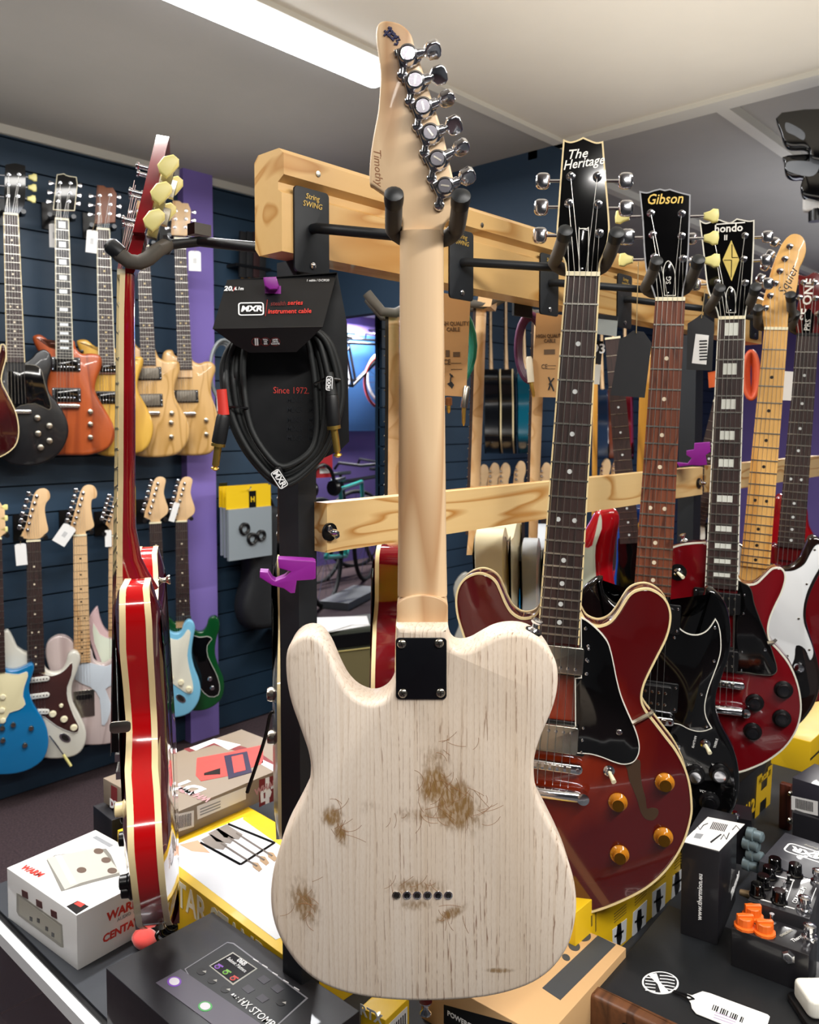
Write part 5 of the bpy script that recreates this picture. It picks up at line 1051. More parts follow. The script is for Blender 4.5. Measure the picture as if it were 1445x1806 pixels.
S3 = back_side('guitar with shark-tooth inlays and cream single-cut body behind the rack', 845, 545, 1.62, R(9), [(545, 838, 858), (700, 833, 853), (860, 828, 846), (940, 825, 842), (975, 822, 840)],
    [(925, 840, 888), (1000, 836, 884), (1090, 834, 882), (1300, 834, 880)], hf(ys(935, 1330)), mat('cream lacquer', '#E2D7B4', .25, 0, .5), MAPLE, BOARD, sharp=True, head=[(846,545),(850,522),(876,520),(870,545)])
S4 = back_side('guitar with tan neck and pale grey body edge behind the rack', 950, 560, 1.78, R(6), [(560, 940, 962), (700, 936, 958), (860, 932, 952), (960, 930, 948)],
    [(950, 922, 948), (1050, 920, 944), (1300, 918, 942)], hf(ys(955, 1300)), mat('silver grey lacquer', '#AEB2B6', .25, 0, .5), MAPLE, BOARD)
def uyoke(label, S, Yb, rootx):
    P = S['P']; b = V((P.x+.02, .745, P.z+.03)); t = thing('guitar_hanger', label, 'guitar hanger', T(*b)); e = (V((P.x, P.y, 0))).normalized(); q = P+V((0, 0, .018))-b; sidev = V((-e.y, e.x, 0)); side = sidev if sidev.dot(RT) < 0 else -sidev
    for sg in (-1, 1):
        c = q+e*sg*.03; pth = [c-side*.05+V((0, 0, .008)), c-side*.028+V((0, 0, -.004)), c-side*.008+V((0, 0, -.014)), c+side*.015+V((0, 0, -.012)), c+side*.034+V((0, 0, .010)), c+side*.042+V((0, 0, .020))]
        ob('yoke_arm', g_tube(pth, .0085, 12), RUB, t, 50)
    ob('arm', g_tube([V((0, 0, 0)), V((0, .03, 0)), q-side*.055+V((0, 0, .010))], .006, 8), STEELB, t, 50)
    ob('mounting_plate', g_box(-.025, .025, 0, .004, -.05, .05), STEELB, t)
uyoke('grey padded hanger behind the rack holding the wine red guitar', S2, 0, 0); uyoke('grey padded hanger behind the rack holding the shark-tooth guitar', S3, 0, 0); uyoke('grey padded hanger behind the rack holding the tan-necked guitar', S4, 0, 0)

# ------------------------------------------------------------ black cable pack hanging from a purple hook
RT_ = mat('bright red print', '#D63A30', .45)
PV = mat('magenta purple print', '#8A1E8E', .4); PACKB = mat('black printed card', '#0E0F12', .35, 0, .3); BRAID = mat('black braided cable', '#16191A', .6)
GP = Plane(WD(500, 640, .83), (500, 860), 0, 0)
pk = thing('cable_pack', 'black instrument cable pack on a folded card, hanging left of the rack', 'cable pack', GP.M)
def c1(x, y, c=0.0): return GP.m(*one(C1, x, y), c)
def c3(x, y, c): a = c1(x, y, c); return V((a[0], a[1], c))
def sheet(pts, th=.0008):
    n = len(pts); a = [V(p) for p in pts]; nn = (a[1]-a[0]).cross(a[2]-a[0]).normalized(); b = [p-nn*th for p in a]
    return a+b, [tuple(range(n)), tuple(range(2*n-1, n-1, -1))]+[(i, (i+1) % n, n+(i+1) % n, n+i) for i in range(n)]
GPI = GP.M.inverted()
class Flat:
    def __init__(s, a, b, c):
        e = (b-a).normalized(); u = c-a; u = (u-e*u.dot(e)).normalized(); s.L = frame(a, e, u, e.cross(u)); s.W = GP.M @ s.L; s.I = s.W.inverted()
    def p(s, x, y): q = hit(*one(C1, x, y), s.W.translation, s.W.to_3x3() @ V((0, 0, 1))); r = s.I @ q; return (r.x, r.y)
    def put(s, g, m, nm, x=None, y=None, rot=0): o = ob(nm, g, m, pk, 0); o.matrix_local = s.L @ (T(*s.p(x, y), .0004) @ RZ(rot) if x is not None else T(0, 0, 0)); return o
    def text(s, st, x, y, size, m, rot=0, **k): return text(st, size, m, pk, s.L @ T(*s.p(x, y), .0006) @ RZ(rot), **k)
FA = Flat(c3(65, 515, .022), c3(900, 500, .022), c3(175, 145, -.012)); FB = Flat(c3(345, 697, .004), c3(700, 692, .004), c3(65, 515, .022))
FA.put(g_slab([FA.p(*q) for q in ((175,145),(1010,85),(900,500),(65,515))], -.0008, 0), PACKB, 'front_flap')
FB.put(g_slab([FB.p(*q) for q in ((65,515),(900,500),(800,600),(700,692),(345,697),(235,640))], -.0008, 0), PACKB, 'lower_flap')
ob('back_card', sheet([c3(176, 150, -.040), c3(1010, 92, -.040), c3(1085, 480, -.040), c3(1100, 1370, -.040), c3(1030, 1440, -.040), c3(700, 1590, -.040), c3(480, 1570, -.040), c3(240, 1250, -.040), c3(215, 600, -.040)], .001), PACKB, pk, 0)
ob('top_fold', sheet([c3(175, 147, -.012), c3(1010, 87, -.012), c3(1010, 92, -.040), c3(176, 150, -.040)]), PACKB, pk, 0)
for k in range(7):
    t = k/6; z = -.016+.006*math.sin(k*2.3)
    pts = [(140+160*t, 880+10*k), (200+150*t, 1200+8*k), (360+110*t, 1500-40*t), (600, 1700-140*t), (850-60*t, 1530-70*t), (985-130*t, 1300), (1050-200*t, 1020), (1010-190*t, 760), (900-140*t, 560), (600, 450), (300+60*t, 560), (175+130*t, 700)]
    pp = smooth([c1(x, y, z) for x, y in pts], 6); ob('cable_loop', g_tube([V((x, y, z+.004*math.sin(i*.13+k))) for i, (x, y) in enumerate(pp)], .0033, 8, True), BRAID, pk, 60)
RT_ = mat('bright red print', '#D63A30', .45)
FA.text('20', 180, 215, .0085, WHITEI, shear=.2, bold=.03, sx=.9); FA.text('ft', 215, 228, .0032, WHITEI, shear=.2); FA.text('6.1m', 264, 215, .0058, WHITEI, shear=.2, bold=.02, sx=.8); FA.text('/', 228, 218, .008, REDI)
FA.text('MXR', 358, 368, .0100, WHITEI, shear=.2, bold=.04, sx=.98); FA.put(g_ring(rrect(-.0122, .0122, -.0080, .0080, .0028), .0009, 0, .0004), WHITEI, 'logo_border', 357, 368); FA.put(g_box(-.0001, .0002, -.0105, .0105, 0, .0003), REDI, 'divider_line', 473, 360, -.12)
FA.text('stealth', 562, 328, .0080, mat('dark red ink', '#6A1E1C', .5), shear=.2, bold=.01, sx=.72); FA.text('series', 690, 322, .0084, RT_, shear=.2, bold=.015, sx=.78); FA.text('instrument cable', 648, 386, .0084, RT_, shear=.2, bold=.015, sx=.76)
FA.text('1 cable / DCIR20', 862, 152, .0042, WHITEI, shear=.2, bold=.01, sx=.8)
for x in (398, 466, 540): FB.put(g_ring(circ(0, 0, .0046, 18), .0003, 0, .0003), mat('dark red ink', '#6A1E1C', .5), 'icon_ring', x, 612)
for x in (390, 406): FB.put(g_box(-.0007, .0007, -.0042, .0042, 0, .0003), WHITEI, 'icon_bar', x, 612)
for x, ls in ((466, 'TOTAL\nMXR\nGEAR'), (540, 'LIMITED\nLIFETIME\nGUARANTEE')): FB.text(ls, x, 612, .0024, WHITEI, sx=.62, bold=.03)
a = c3(662, 985, -.0388); text('Since 1972.', .0098, RT_, pk, T(*a), sx=.85)
for y in (1055, 1130, 1205, 1275, 1345): a = c3(770, y, -.0388); text('MXR  MXR', .0085, mat('charcoal print', '#1E2024', .3), pk, T(*a), bold=.02)
GOLDP = mat('gold plug', '#F0C868', .33, 1)
def plug(pa, pb, pc, pd, label, boot):
    A, B, C_, D_ = [c3(*q) for q in (pa, pb, pc, pd)]
    if boot: ob('red_boot', g_tube([A, A+(B-A)*.5, B], [.0050, .0052, .0056], 12), RT_, pk, 50)
    else: ob('strain_relief', g_tube([A, B], [.0048, .0058], 12), BRAID, pk, 50)
    s_ = ob('plug_barrel', g_tube([B, B+(C_-B)*.1, B+(C_-B)*.9, C_], [.0062, .0070, .0072, .0062], 8), mat('plug rubber', '#141517', .45), pk, 50)
    d = (D_-C_); ob('plug_tip', g_tube([C_-d*.05, C_+d*.06, C_+d*.07, C_+d*.8, C_+d*.82, C_+d*.86, C_+d*.88, C_+d*.93, D_], [.0070, .0070, .0038, .0036, .0024, .0024, .0040, .0044, .0012], 12), GOLDP, s_, 50)
plug((945, 850, .004), (968, 1020, .006), (985, 1262, .006), (1018, 1492, .004), '', False)
plug((133, 975, .004), (150, 1170, .004), (108, 1395, .004), (82, 1592, .002), '', True)
a = c3(950, 930, .0105); o = ob('cuff_label', g_ring(rrect(-.003, .003, -.0068, .0068, .0015), .0005, 0, .0003), WHITEI, pk, 0); o.matrix_local = T(*a) @ RZ(-.05); text('MXR', .0052, WHITEI, pk, T(*a) @ RZ(pi/2-.05), bold=.03)
for q in ([(330,1118),(240,1108),(140,1112)], [(840,930),(930,885),(1030,900)]): ob('wire_tie', g_tube([c3(*q[0], -.02), c3(*q[0], -.006), c3(*q[1], -.001), c3(*q[2], -.006), c3(*q[2], -.02)], .0013, 6), BLACK, pk)
bd = g_slab(smooth([c1(x, y, 0) for x, y in ((528,1580),(560,1552),(590,1560),(605,1620),(640,1690),(610,1725),(560,1710),(520,1650))], 4), -.024, -.001, .004); cs = ob('cable_strap', bd, PACKB, pk, 50)
a = c3(572, 1655, -.0006); text('MXR', .0085, WHITEI, cs, T(*a) @ RZ(-1.0), bold=.03); o = ob('strap_label', g_ring(rrect(-.0095, .0095, -.0045, .0045, .002), .0005, 0, .0003), WHITEI, cs, 0); o.matrix_local = T(*a) @ RZ(-1.0)
# purple printed hooks
def phook(label, pts, px, py, D, th=.016, m=PV):
    g = Plane(WD(px, py, D), (px, py+60)); t = thing('purple_hook', label, 'hook', g.M); ob('bracket', g_slab(g.pl(pts), -th, 0, .001), m, t, 35); return t, g
t, g = phook('purple plastic strap hook through the top of the black cable pack', C1((450,125),(548,120),(570,190),(555,215),(500,218),(462,190)), 478, 497, .815, .012)
ob('arm', g_box(-.006, .010, -.010, -.002, -.125, -.010), PV, t)
t, g = phook('purple plastic clip with an upturned lip on the black post', M1((175,1410),(240,1413),(330,1418),(342,1424),(342,1496),(330,1502),(258,1506),(250,1560),(232,1562),(200,1540),(150,1527),(95,1492),(96,1466),(132,1468),(150,1498),(165,1506),(205,1490),(232,1466),(180,1450)), 515, 1015, .885, .022)
t, g = phook('purple plastic clip on the far post beside the rail end', R1((780,1580),(830,1585),(850,1560),(825,1545),(825,1525),(860,1520),(862,1490),(935,1484),(938,1530),(915,1545),(922,1590),(885,1595),(850,1592),(790,1600)), 1228, 795, 1.58, .03)
t, g = phook('purple plastic pin hooked over the amber head veneer of the cherry row', R1((858,1500),(900,1496),(902,1512),(860,1516)), 1228, 790, 1.50, .01)
bpy.data.objects.remove(t.children[0]); bpy.data.objects.remove(t)

# ------------------------------------------------------------ boxes and pedals on the counter
class Box:
    """carton from three top corners in the photo, its top height (below the eye) and its base height"""
    def __init__(s, name, label, cat, A, B, C_, zt, zb, m, dk=1.0):
        a, b, c = WZ(*A, zt), WZ(*B, zt), WZ(*C_, zt); ux = (b-a); s.w = ux.length; ux.normalize(); uy = V((0, 0, 1)).cross(ux); s.d = (c-a).dot(uy)*dk
        if s.d < 0: uy = -uy; s.d = -s.d; a, ux = b, -ux; uy = V((0, 0, 1)).cross(ux)
        s.h = zt-zb; s.M = frame(V((a.x, a.y, EYE+zb)), ux, uy, V((0, 0, 1))); s.t = thing(name, label, cat, s.M); s.inv = s.M.inverted()
        s.c = ob('carton', g_slab(rrect(0, s.w, 0, s.d, .0012, 2), 0, s.h, .0008), m, s.t, 30)
        s.f = {'top': T(0, 0, s.h), 'front': M.Rotation(pi/2, 4, 'X'), 'left': T(0, s.d, 0) @ M.Rotation(-pi/2, 4, 'Z') @ M.Rotation(pi/2, 4, 'X'), 'right': T(s.w, 0, 0) @ M.Rotation(pi/2, 4, 'Z') @ M.Rotation(pi/2, 4, 'X')}
    def uv(s, face, px, py):
        """pixel -> coordinates on that face"""
        F = s.M @ s.f[face]; q = hit(px, py, F.translation, F.to_3x3() @ V((0, 0, 1))); p = F.inverted() @ q; return p.x, p.y
    def poly(s, face, pts, m, name='printed_panel', h=.0004, sm=0):
        p = [s.uv(face, *q) for q in pts]; o = ob(name, g_slab(p if not sm else smooth(p, sm), 0, h), m, s.t, 0); o.matrix_local = s.f[face] @ T(0, 0, .00005); return o
    def rect(s, face, x0, x1, y0, y1, m, name='printed_panel', h=.0004):
        o = ob(name, g_box(x0, x1, y0, y1, 0, h), m, s.t, 0); o.matrix_local = s.f[face] @ T(0, 0, .00005); return o
    def text(s, face, st, px, py, size, m, rot=0, **k):
        x, y = s.uv(face, px, py); return text(st, size, m, s.t, s.f[face] @ T(x, y, .0006) @ RZ(rot), **k)
CARD = lambda n, c: mat(n, c, .45, 0, .15)
WHC = CARD('white carton', '#E4E2E0'); YEC = CARD('yellow carton', '#DDB415'); BLC = CARD('black carton', '#18171C'); TAUPE = CARD('taupe carton', '#8B7C6B'); KRAFT = mat('kraft carton', '#C29B6C', .7)
RDI = mat('orange red print', '#C4362B', .5); GYP = mat('warm grey print', '#8D8A80', .5); GYP2 = mat('dark grey print', '#4A4744', .5); LGY = mat('light grey print', '#B9B6AC', .5)
B = Box('pedal_box', 'white pedal carton with red lettering and grey pedal pictures', 'box', one(L5,33,752), one(L5,375,985), one(L5,470,566), -.672, -.75, WHC)
# face names are found from the frame: left-front face and right-front face
def faces_of(B):
    r = {}
    for f_ in ('front', 'left', 'right'): F = B.M @ B.f[f_]; n = F.to_3x3() @ V((0, 0, 1)); r[f_] = n.dot((CAMP-F.translation).normalized())
    return r
WBX = B
lf = 'front'; 
def P5(*p): return L5(*p)
B.poly('front', P5((82,875),(95,880),(305,1030),(312,1142),(300,1140),(92,985),(82,965)), GYP, 'pedal_picture'); B.poly('front', P5((92,890),(300,1038),(303,1125),(95,975)), mat('pewter print', '#A29D90', .5), 'pedal_picture', .0006)
for q in ((108,858),(178,905),(250,955)): x, y = q; B.poly('front', P5((x,y),(x+28,y+14),(x+31,y+46),(x+3,y+32)), mat('maroon print', '#4A1E1C', .5), 'knob_picture', .0008)
for q in ((154,1000),(190,1008),(231,1048),(261,1078)): x, y = q; B.poly('front', P5((x-6,y-12),(x+7,y-6),(x+7,y+14),(x-6,y+8)), BLACK, 'socket_picture', .0009)
B.poly('top', P5((228,715),(270,690),(520,658),(545,690),(590,790),(470,820),(300,868)), mat('pedal print shade', '#77746C', .5), 'pedal_picture', .0003, 0)
B.poly('top', P5((228,705),(470,655),(500,665),(590,775),(395,828),(318,860)), LGY, 'pedal_picture', .0005); B.poly('top', P5((270,695),(300,690),(375,828),(345,838)), mat('cream print', '#DAD7CC', .5), 'pedal_picture', .0007)
for x, y in ((483,672),(520,716),(550,768),(400,765)): B.poly('top', P5(*[(x+24*cos(a), y+14*sin(a)) for a in [2*pi*k/14 for k in range(14)]]), mat('brown knob print', '#5E4A3E', .5), 'knob_picture', .0009)
B.poly('top', P5((326,942),(380,915),(435,942),(375,980)), BLACK, 'badge', .0005); B.poly('top', P5((362,930),(385,917),(418,932),(395,948)), RDI, 'badge', .0008)
for st, x, y, sz, f_, rot in (('WARM', 158, 770, .016, 'top', None), ('WARM', 605, 955, .0165, 'right', None), ('CENTAVO', 612, 1045, .0145, 'right', None)):
    if f_ == 'top':
        a = B.uv('top', *one(L5, 105, 745)); b = B.uv('top', *one(L5, 210, 795)); rot = math.atan2(b[1]-a[1], b[0]-a[0])
        B.text('top', st, *one(L5, x, y), .0150, RDI, rot, bold=.04)
    else: B.text(f_, st, *one(L5, x, y), sz*1.05, RDI, .0, bold=.035, shear=.08)
B.text('right', 'AUDIO', *one(L5, 608, 990), .007, GREYINK, 0); B.rect('top', B.w*.1, B.w*.35, B.d*.88, B.d*.93, GREYINK, 'small_print')

B = Box('pedal_box', 'black modeller pedal carton with a screen picture lying nearest the camera', 'box', one(S1,20,625), (440, 1930), one(S1,590,328), -.66, -.75, BLC); HXB = B
DK = mat('charcoal print', '#26242B', .35); PR2 = mat('grey violet print', '#55505C', .4)
B.poly('top', S1((438,630),(665,487),(700,492),(1095,785),(900,960),(640,960)), mat('pedal outline print', '#8B8A90', .35), 'pedal_picture', .0003); B.poly('top', S1((445,632),(665,492),(696,498),(1082,786),(890,960),(645,960)), DK, 'pedal_picture', .0005)
B.poly('top', S1((285,705),(418,632),(860,935),(760,1010),(700,1010)), PR2, 'pedal_picture', .0007)
B.poly('top', S1((568,615),(695,542),(826,630),(696,718)), LGY, 'screen_border', .0007); B.poly('top', S1((577,616),(695,550),(815,630),(696,708)), mat('screen print', '#15131A', .2), 'screen_picture', .0009)
sx = [B.uv('top', *q) for q in S1((577,616), (696,708))]; rt = math.atan2(sx[1][1]-sx[0][1], sx[1][0]-sx[0][0])
def t2(st, x, y, sz, m, h=.0012, **k): p_ = B.uv('top', *one(S1, x, y)); text(st, sz, m, B.t, B.f['top'] @ T(p_[0], p_[1], h) @ RZ(rt), **k)
t2('06B', 742, 597, .0095, WHITEI, bold=.03); t2('Seismic Matters', 716, 612, .0072, WHITEI, bold=.01, sx=.8)
for (x, y, c) in ((612, 622, '#8A4AC0'), (655, 652, '#7ABF3A'), (694, 684, '#D8382E')):
    m_ = mat('screen '+c, c, .4); B.poly('top', S1(*[(x+16*cos(a), y+11*sin(a)) for a in [2*pi*k/12 for k in range(12)]]), m_, 'screen_icon', .0012); B.poly('top', S1(*[(x+9*cos(a), y+6*sin(a)) for a in [2*pi*k/12 for k in range(12)]]), BLACK, 'screen_icon', .0014)
    B.poly('top', S1((x+8,y-18),(x+34,y-2),(x+28,y+4),(x+2,y-12)), m_, 'screen_text', .0012)
for x, y in ((528,645),(585,692),(655,740),(952,810)): B.poly('top', S1(*[(x+26*cos(a), y+19*sin(a)) for a in [2*pi*k/16 for k in range(16)]]), mat('knob print', '#101014', .3), 'knob_picture', .0009); B.poly('top', S1((x+4,y),(x+26,y-3),(x+24,y+10)), LGY, 'knob_picture', .0011)
for x, y, c in ((384,700,'#7A42B0'),(548,832,'#3F9E4C')):
    B.poly('top', S1(*[(x+38*cos(a), y+27*sin(a)) for a in [2*pi*k/22 for k in range(22)]]), mat('ring '+c, c, .4), 'footswitch_ring', .0010); B.poly('top', S1(*[(x+28*cos(a), y+20*sin(a)) for a in [2*pi*k/22 for k in range(22)]]), mat('switch print', '#D8D4DA', .3), 'footswitch_picture', .0013)
for x, y in ((858,690),(930,738),(775,740),(850,790)): B.poly('top', S1((x-34,y-4),(x+2,y-26),(x+38,y+2),(x+2,y+24)), mat('button print', '#3C3942', .4), 'button_picture', .0009)
for x, y in ((818,583),(866,614),(920,655),(978,695),(1034,733)): B.poly('top', S1((x-14,y-8),(x+14,y+8),(x+12,y+13),(x-16,y-3)), WHITEI, 'small_print', .0007)
for i in range(2): B.poly('top', S1((684,768),(700,762),(762,808),(746,820)), WHITEI if not i else BLACK, 'maker_badge', .0009) if not i else None
t2('LINE 6', 723, 791, .0062, BLACK, .0013, bold=.03); t2('HX STOMP', 818, 865, .0135, WHITEI, bold=.005, sx=.9)

# yellow and white stand carton, lower left of the ash guitar
B = Box('stand_box', 'large white topped yellow carton printed with a guitar stand, under the taupe box', 'box', (207, 1464), (512, 1694), one(L5, 1250, 470), -.655, -.75, YEC); YB = B
B.poly('top', L5((590,575),(850,722),(1352,1105),(1500,1040),(1560,760),(1200,502),(860,640)), CARD('white print', '#DCDDE0'), 'white_panel', .0003)
B.poly('top', L5((1195,500),(1560,745),(1560,775),(1190,515)), YEC, 'yellow_stripe', .0006)
for q in ((( 985,632),(1180,738)), ((1180,738),(1345,632)), ((1120,540),(1345,632))):
    a = B.uv('top', *one(L5, *q[0])); b = B.uv('top', *one(L5, *q[1])); o = ob('stand_picture', g_tube([V((*a, .0008)), V((*b, .0008))], .0022, 4), BLACK, B.t); o.matrix_local = B.f['top']
for k, (x, y) in enumerate(((1285,765),(1320,735),(1360,715))):
    a = B.uv('top', *one(L5, x-200, y-130)); b = B.uv('top', *one(L5, x-25, y-18)); o = ob('guitar_picture', g_tube([V((*a, .0009)), V((*b, .0009))], .0017, 4), mat('print brown grey', '#7E756E', .5), B.t); o.matrix_local = B.f['top']
    B.poly('top', L5((x-50,y-40),(x-20,y-35),(x,y-5),(x-15,y+8),(x-45,y-15)), mat('tan print', '#A58560', .5), 'guitar_picture', .0008); B.poly('top', L5((x-300,y-150),(x-250,y-175),(x-170,y-125),(x-190,y-100),(x-260,y-110)), mat('print brown grey', '#7E756E', .5), 'guitar_picture', .0007)
B.poly('top', L5((880,640),(970,618),(1000,650),(1030,680),(940,672)), mat('hand print', '#D79A7C', .5), 'hand_picture', .0006)
B.text('front', 'GUITAR STAND', *one(L5, 1010, 985), .052, mat('cream lettering', '#F4EFD0', .5), 0, bold=.02, sx=.80)
# taupe and its support
K2 = Box('small_box', 'small plain black carton under the left end of the taupe box', 'box', (164, 1421), (197, 1447), (250, 1385), -.66, -.75, BLC)
B = Box('pedal_box', 'taupe carton with red pedal picture and striped corner, lying on the yellow box', 'box', one(L5, 505, 312), one(L5, 835, 492), one(L5, 1190, 75), -.612, -.655, TAUPE); WB = B
B.poly('top', L5((900,170),(1040,130),(1200,160),(1290,200),(1376,260),(1376,290),(1200,190),(1050,150),(930,185)), mat('dark red stripe', '#7A2A2C', .5), 'stripe', .0003)
B.poly('top', L5((930,165),(1050,120),(1180,150),(1120,175),(1050,140),(960,178)), WHITEI, 'stripe', .0006); B.poly('top', L5((1290,225),(1376,265),(1376,300),(1280,245)), WHITEI, 'stripe', .0006)
RPD = mat('coral red print', '#C8463F', .45)
B.poly('top', L5((965,215),(1130,185),(1290,150),(1290,240),(1130,300),(985,328),(960,300)), RPD, 'pedal_picture', .0006); B.poly('top', L5((1000,290),(1080,265),(1080,295),(1000,300)), BLACK, 'pedal_picture', .0009)
B.poly('top', L5((1098,205),(1212,183),(1235,285),(1120,318)), mat('indigo print', '#2A2440', .4), 'photo_panel', .0009); B.poly('top', L5((1135,210),(1190,198),(1205,275),(1148,290)), RPD, 'photo_panel', .0012)
B.text('top', 'DT', *one(L5, 925, 355), .040, WHITEI, pi, bold=.05, sx=1.2); B.text('top', 'WHAMMY', *one(L5, 940, 388), .019, mat('outline pink', '#B98A8C', .5), pi+.1, bold=.04); 
for f_ in ('front', 'right'): pass
fr = 'right' if faces_of(B)['right'] > .2 else 'front'
B.poly('right', L5((862,490),(950,470),(950,550),(862,578)), WHC, 'barcode_label', .0004)
for k in range(9): B.poly('right', L5((868+8*k,500-2*k),(872+8*k,499-2*k),(872+8*k,560-2*k),(868+8*k,561-2*k)), INK, 'barcode', .0007)
B.poly('right', L5((965,450),(1205,355),(1205,415),(968,515)), WHC, 'info_label', .0004)
for k in range(3): B.poly('right', L5((980,462+k*14),(1080,422+k*14),(1080,428+k*14),(980,468+k*14)), GREYINK, 'small_print', .0007)
B.poly('right', L5((1270,320),(1300,312),(1300,440),(1270,455)), mat('dark red stripe', '#7A2A2C', .5), 'stripe', .0004); B.poly('right', L5((1300,312),(1320,306),(1320,432),(1300,440)), WHITEI, 'stripe', .0004); B.poly('right', L5((1320,306),(1340,300),(1340,425),(1320,432)), mat('dark red stripe', '#7A2A2C', .5), 'stripe', .0004)
B.text('right', 'WHAMMY', *one(L5, 1330, 345), .016, mat('outline pink', '#B98A8C', .5), .05, bold=.04); B.text('right', 'DT', *one(L5, 1325, 385), .026, WHITEI, .05, bold=.05, sx=1.3); B.text('right', 'DigiTech', *one(L5, 1160, 490), .010, mat('brown ink', '#5A4A40', .6), .03)
B.poly('front', L5((545,345),(575,362),(575,470),(545,452)), mat('dark red stripe', '#7A2A2C', .5), 'stripe', .0004); B.text('front', 'DT', *one(L5, 560, 445), .020, WHITEI, 0, bold=.05)

# red plush charm and black spring between the boxes
p = WZ(*one(L5, 700, 1128), -.75); t = thing('plush_charm', 'small coral red fabric earpiece beside a black coil between white and black cartons', 'charm', T(*p) @ M.Scale(.72, 4))
rf = mat('coral felt', '#D8453E', .95, sheen=.5)
ob('pad', xf(g_lathe([(.004, 0), (.020, .003), (.026, .012), (.024, .020), (.014, .026), (.003, .027)], (0, 0, .0), (.2, -.3, 1), 20), T(0, 0, .0)), rf, t, 60); ob('pad', g_lathe([(.004, 0), (.018, .003), (.020, .012), (.012, .020), (.002, .022)], (.075, -.015, 0), (.3, .2, 1), 18), rf, t, 60)
cl = [V((.028+.010*k/8, -.012+.012*cos(k*.785)-.0*k, .034+.014*sin(k*.785))) for k in range(0)]
for k in range(5): 
    c_ = V((.030+.010*k, -.022-.002*k, .012+.0075*min(k, 3))); ob('coil_bead', g_tube([c_+V((.0115*cos(a), .005*sin(a)-.003*cos(a), .0085*sin(a))) for a in [2*pi*i/16 for i in range(16)]], .0042, 8, True), GLOSSB, t, 60)
# kraft carton right of the ash guitar
B = Box('amp_box', 'brown kraft carton with dark printed bar and dots under the ash guitar', 'box', (962, 1832), (1105, 1672), (706, 1771), -.688, -.75, KRAFT, 1.12); KB = B
CHC = mat('charcoal ink', '#3C3E40', .6)
B.poly('top', R3((150,1068),(235,1125),(495,865),(410,823)), CHC, 'printed_bar')
for x, y, rx, ry in ((340,823,38,27),(300,872,27,23),(262,925,18,16)): B.poly('top', R3(*[(x+rx*cos(a)+6*sin(a), y+ry*sin(a)) for a in [2*pi*k/24 for k in range(24)]]), CHC, 'printed_dot')
B.poly('left', B1((800,1612),(1080,1688),(1080,1760),(800,1690)), BLACK, 'black_label'); a = B.uv('left', *one(B1, 815, 1645)); text('POWERSTAGE 170', .0088, WHITEI, B.t, B.f['left'] @ T(a[0], a[1], .0008), align='LEFT', bold=.02)
# small yellow carton piece between black and kraft cartons
Y2 = Box('stand_box', 'yellow carton corner with a white barcode label showing below the ash guitar', 'box', (636, 1776), (680, 1800), (700, 1748), -.70, -.75, YEC)
Y2.text('front', 'RTX', 655, 1790, .018, WHITEI, 0, bold=.03); Y2.rect('right', Y2.d*.1, Y2.d*.9, .012, .042, WHC, 'barcode_label')
for k in range(8): Y2.rect('right', Y2.d*(.15+.09*k), Y2.d*(.19+.09*k), .015, .036, INK, 'barcode', .0008)

# right part: long yellow carton and black "H" carton behind the guitars
def wbox(name, label, cat, x0, x1, y0, y1, zt, m):
    t = thing(name, label, cat, T(x0, y0, CZ)); ob('carton', g_slab(rrect(0, x1-x0, 0, y1-y0, .001, 2), 0, EYE+zt-CZ, .001), m, t, 30); return t
t = wbox('stand_box', 'long yellow carton with small printed pictures below the cherry semi-hollow guitar', 'box', .915, 1.235, .545, .80, -.642, YEC); FQ = M.Rotation(pi/2, 4, 'X')
def onY(t, pts, m, name, h=.0005, Y=.545, x0=.915):
    p = []
    for q in pts: w_ = WY(q[0], q[1], Y); p.append((w_.x-x0, w_.z-CZ))
    o = ob(name, g_slab(p, 0, h), m, t, 0); o.matrix_local = FQ; return o
PIC = mat('pale photo print', '#C9CCD0', .4)
for a, b, c, d in (((478,795),(545,742),(540,845),(480,892)), ((575,715),(640,655),(632,790),(570,825)), ((665,620),(728,572),(722,698),(664,740)), ((760,545),(808,505),(800,615),(752,662))):
    onY(t, R3(a, b, c, d), PIC, 'printed_picture'); cx = (a[0]+c[0])/2; cy = (a[1]+c[1])/2
    onY(t, R3((cx-8, cy-48), (cx+8, cy-58), (cx+12, cy+8), (cx+3, cy+50), (cx-9, cy+55), (cx-14, cy)), BLACK, 'picture_figure', .0009); onY(t, R3((cx-22, cy+2), (cx+20, cy-26), (cx+20, cy-16), (cx-22, cy+12)), BLACK, 'picture_figure', .0009)
    for k in range(4): onY(t, R3((a[0]+8, a[1]-75+k*13), (b[0]-2, b[1]-70+k*13), (b[0]-2, b[1]-67+k*13), (a[0]+8, a[1]-71+k*13)), mat('brown small print', '#7A6320', .6), 'small_print')
onY(t, R3((378,730),(384,726),(384,775),(378,780)), mat('brown small print', '#7A6320', .6), 'edge_mark'); onY(t, R3((398,718),(402,714),(402,800),(398,805)), mat('brown small print', '#7A6320', .6), 'edge_mark')
t = wbox('stand_box', 'black carton with large yellow letter H behind the black guitar', 'box', 1.26, 1.645, .545, .80, -.655, CARD('black yellow carton', '#0D0D10'))
q = WY(*one(R3, 1180, 175), .545); text('H', .115, mat('carton yellow print', '#C9A216', .5), t, T(q.x-1.26, -.0006, q.z-CZ) @ FQ, bold=.05, sx=1.05, shear=.12)
q = WY(*one(R3, 1097, 252), .545); text('GS412', .034, mat('carton yellow print', '#C9A216', .5), t, T(q.x-1.26, -.0006, q.z-CZ) @ FQ, bold=.04, sx=1.1)
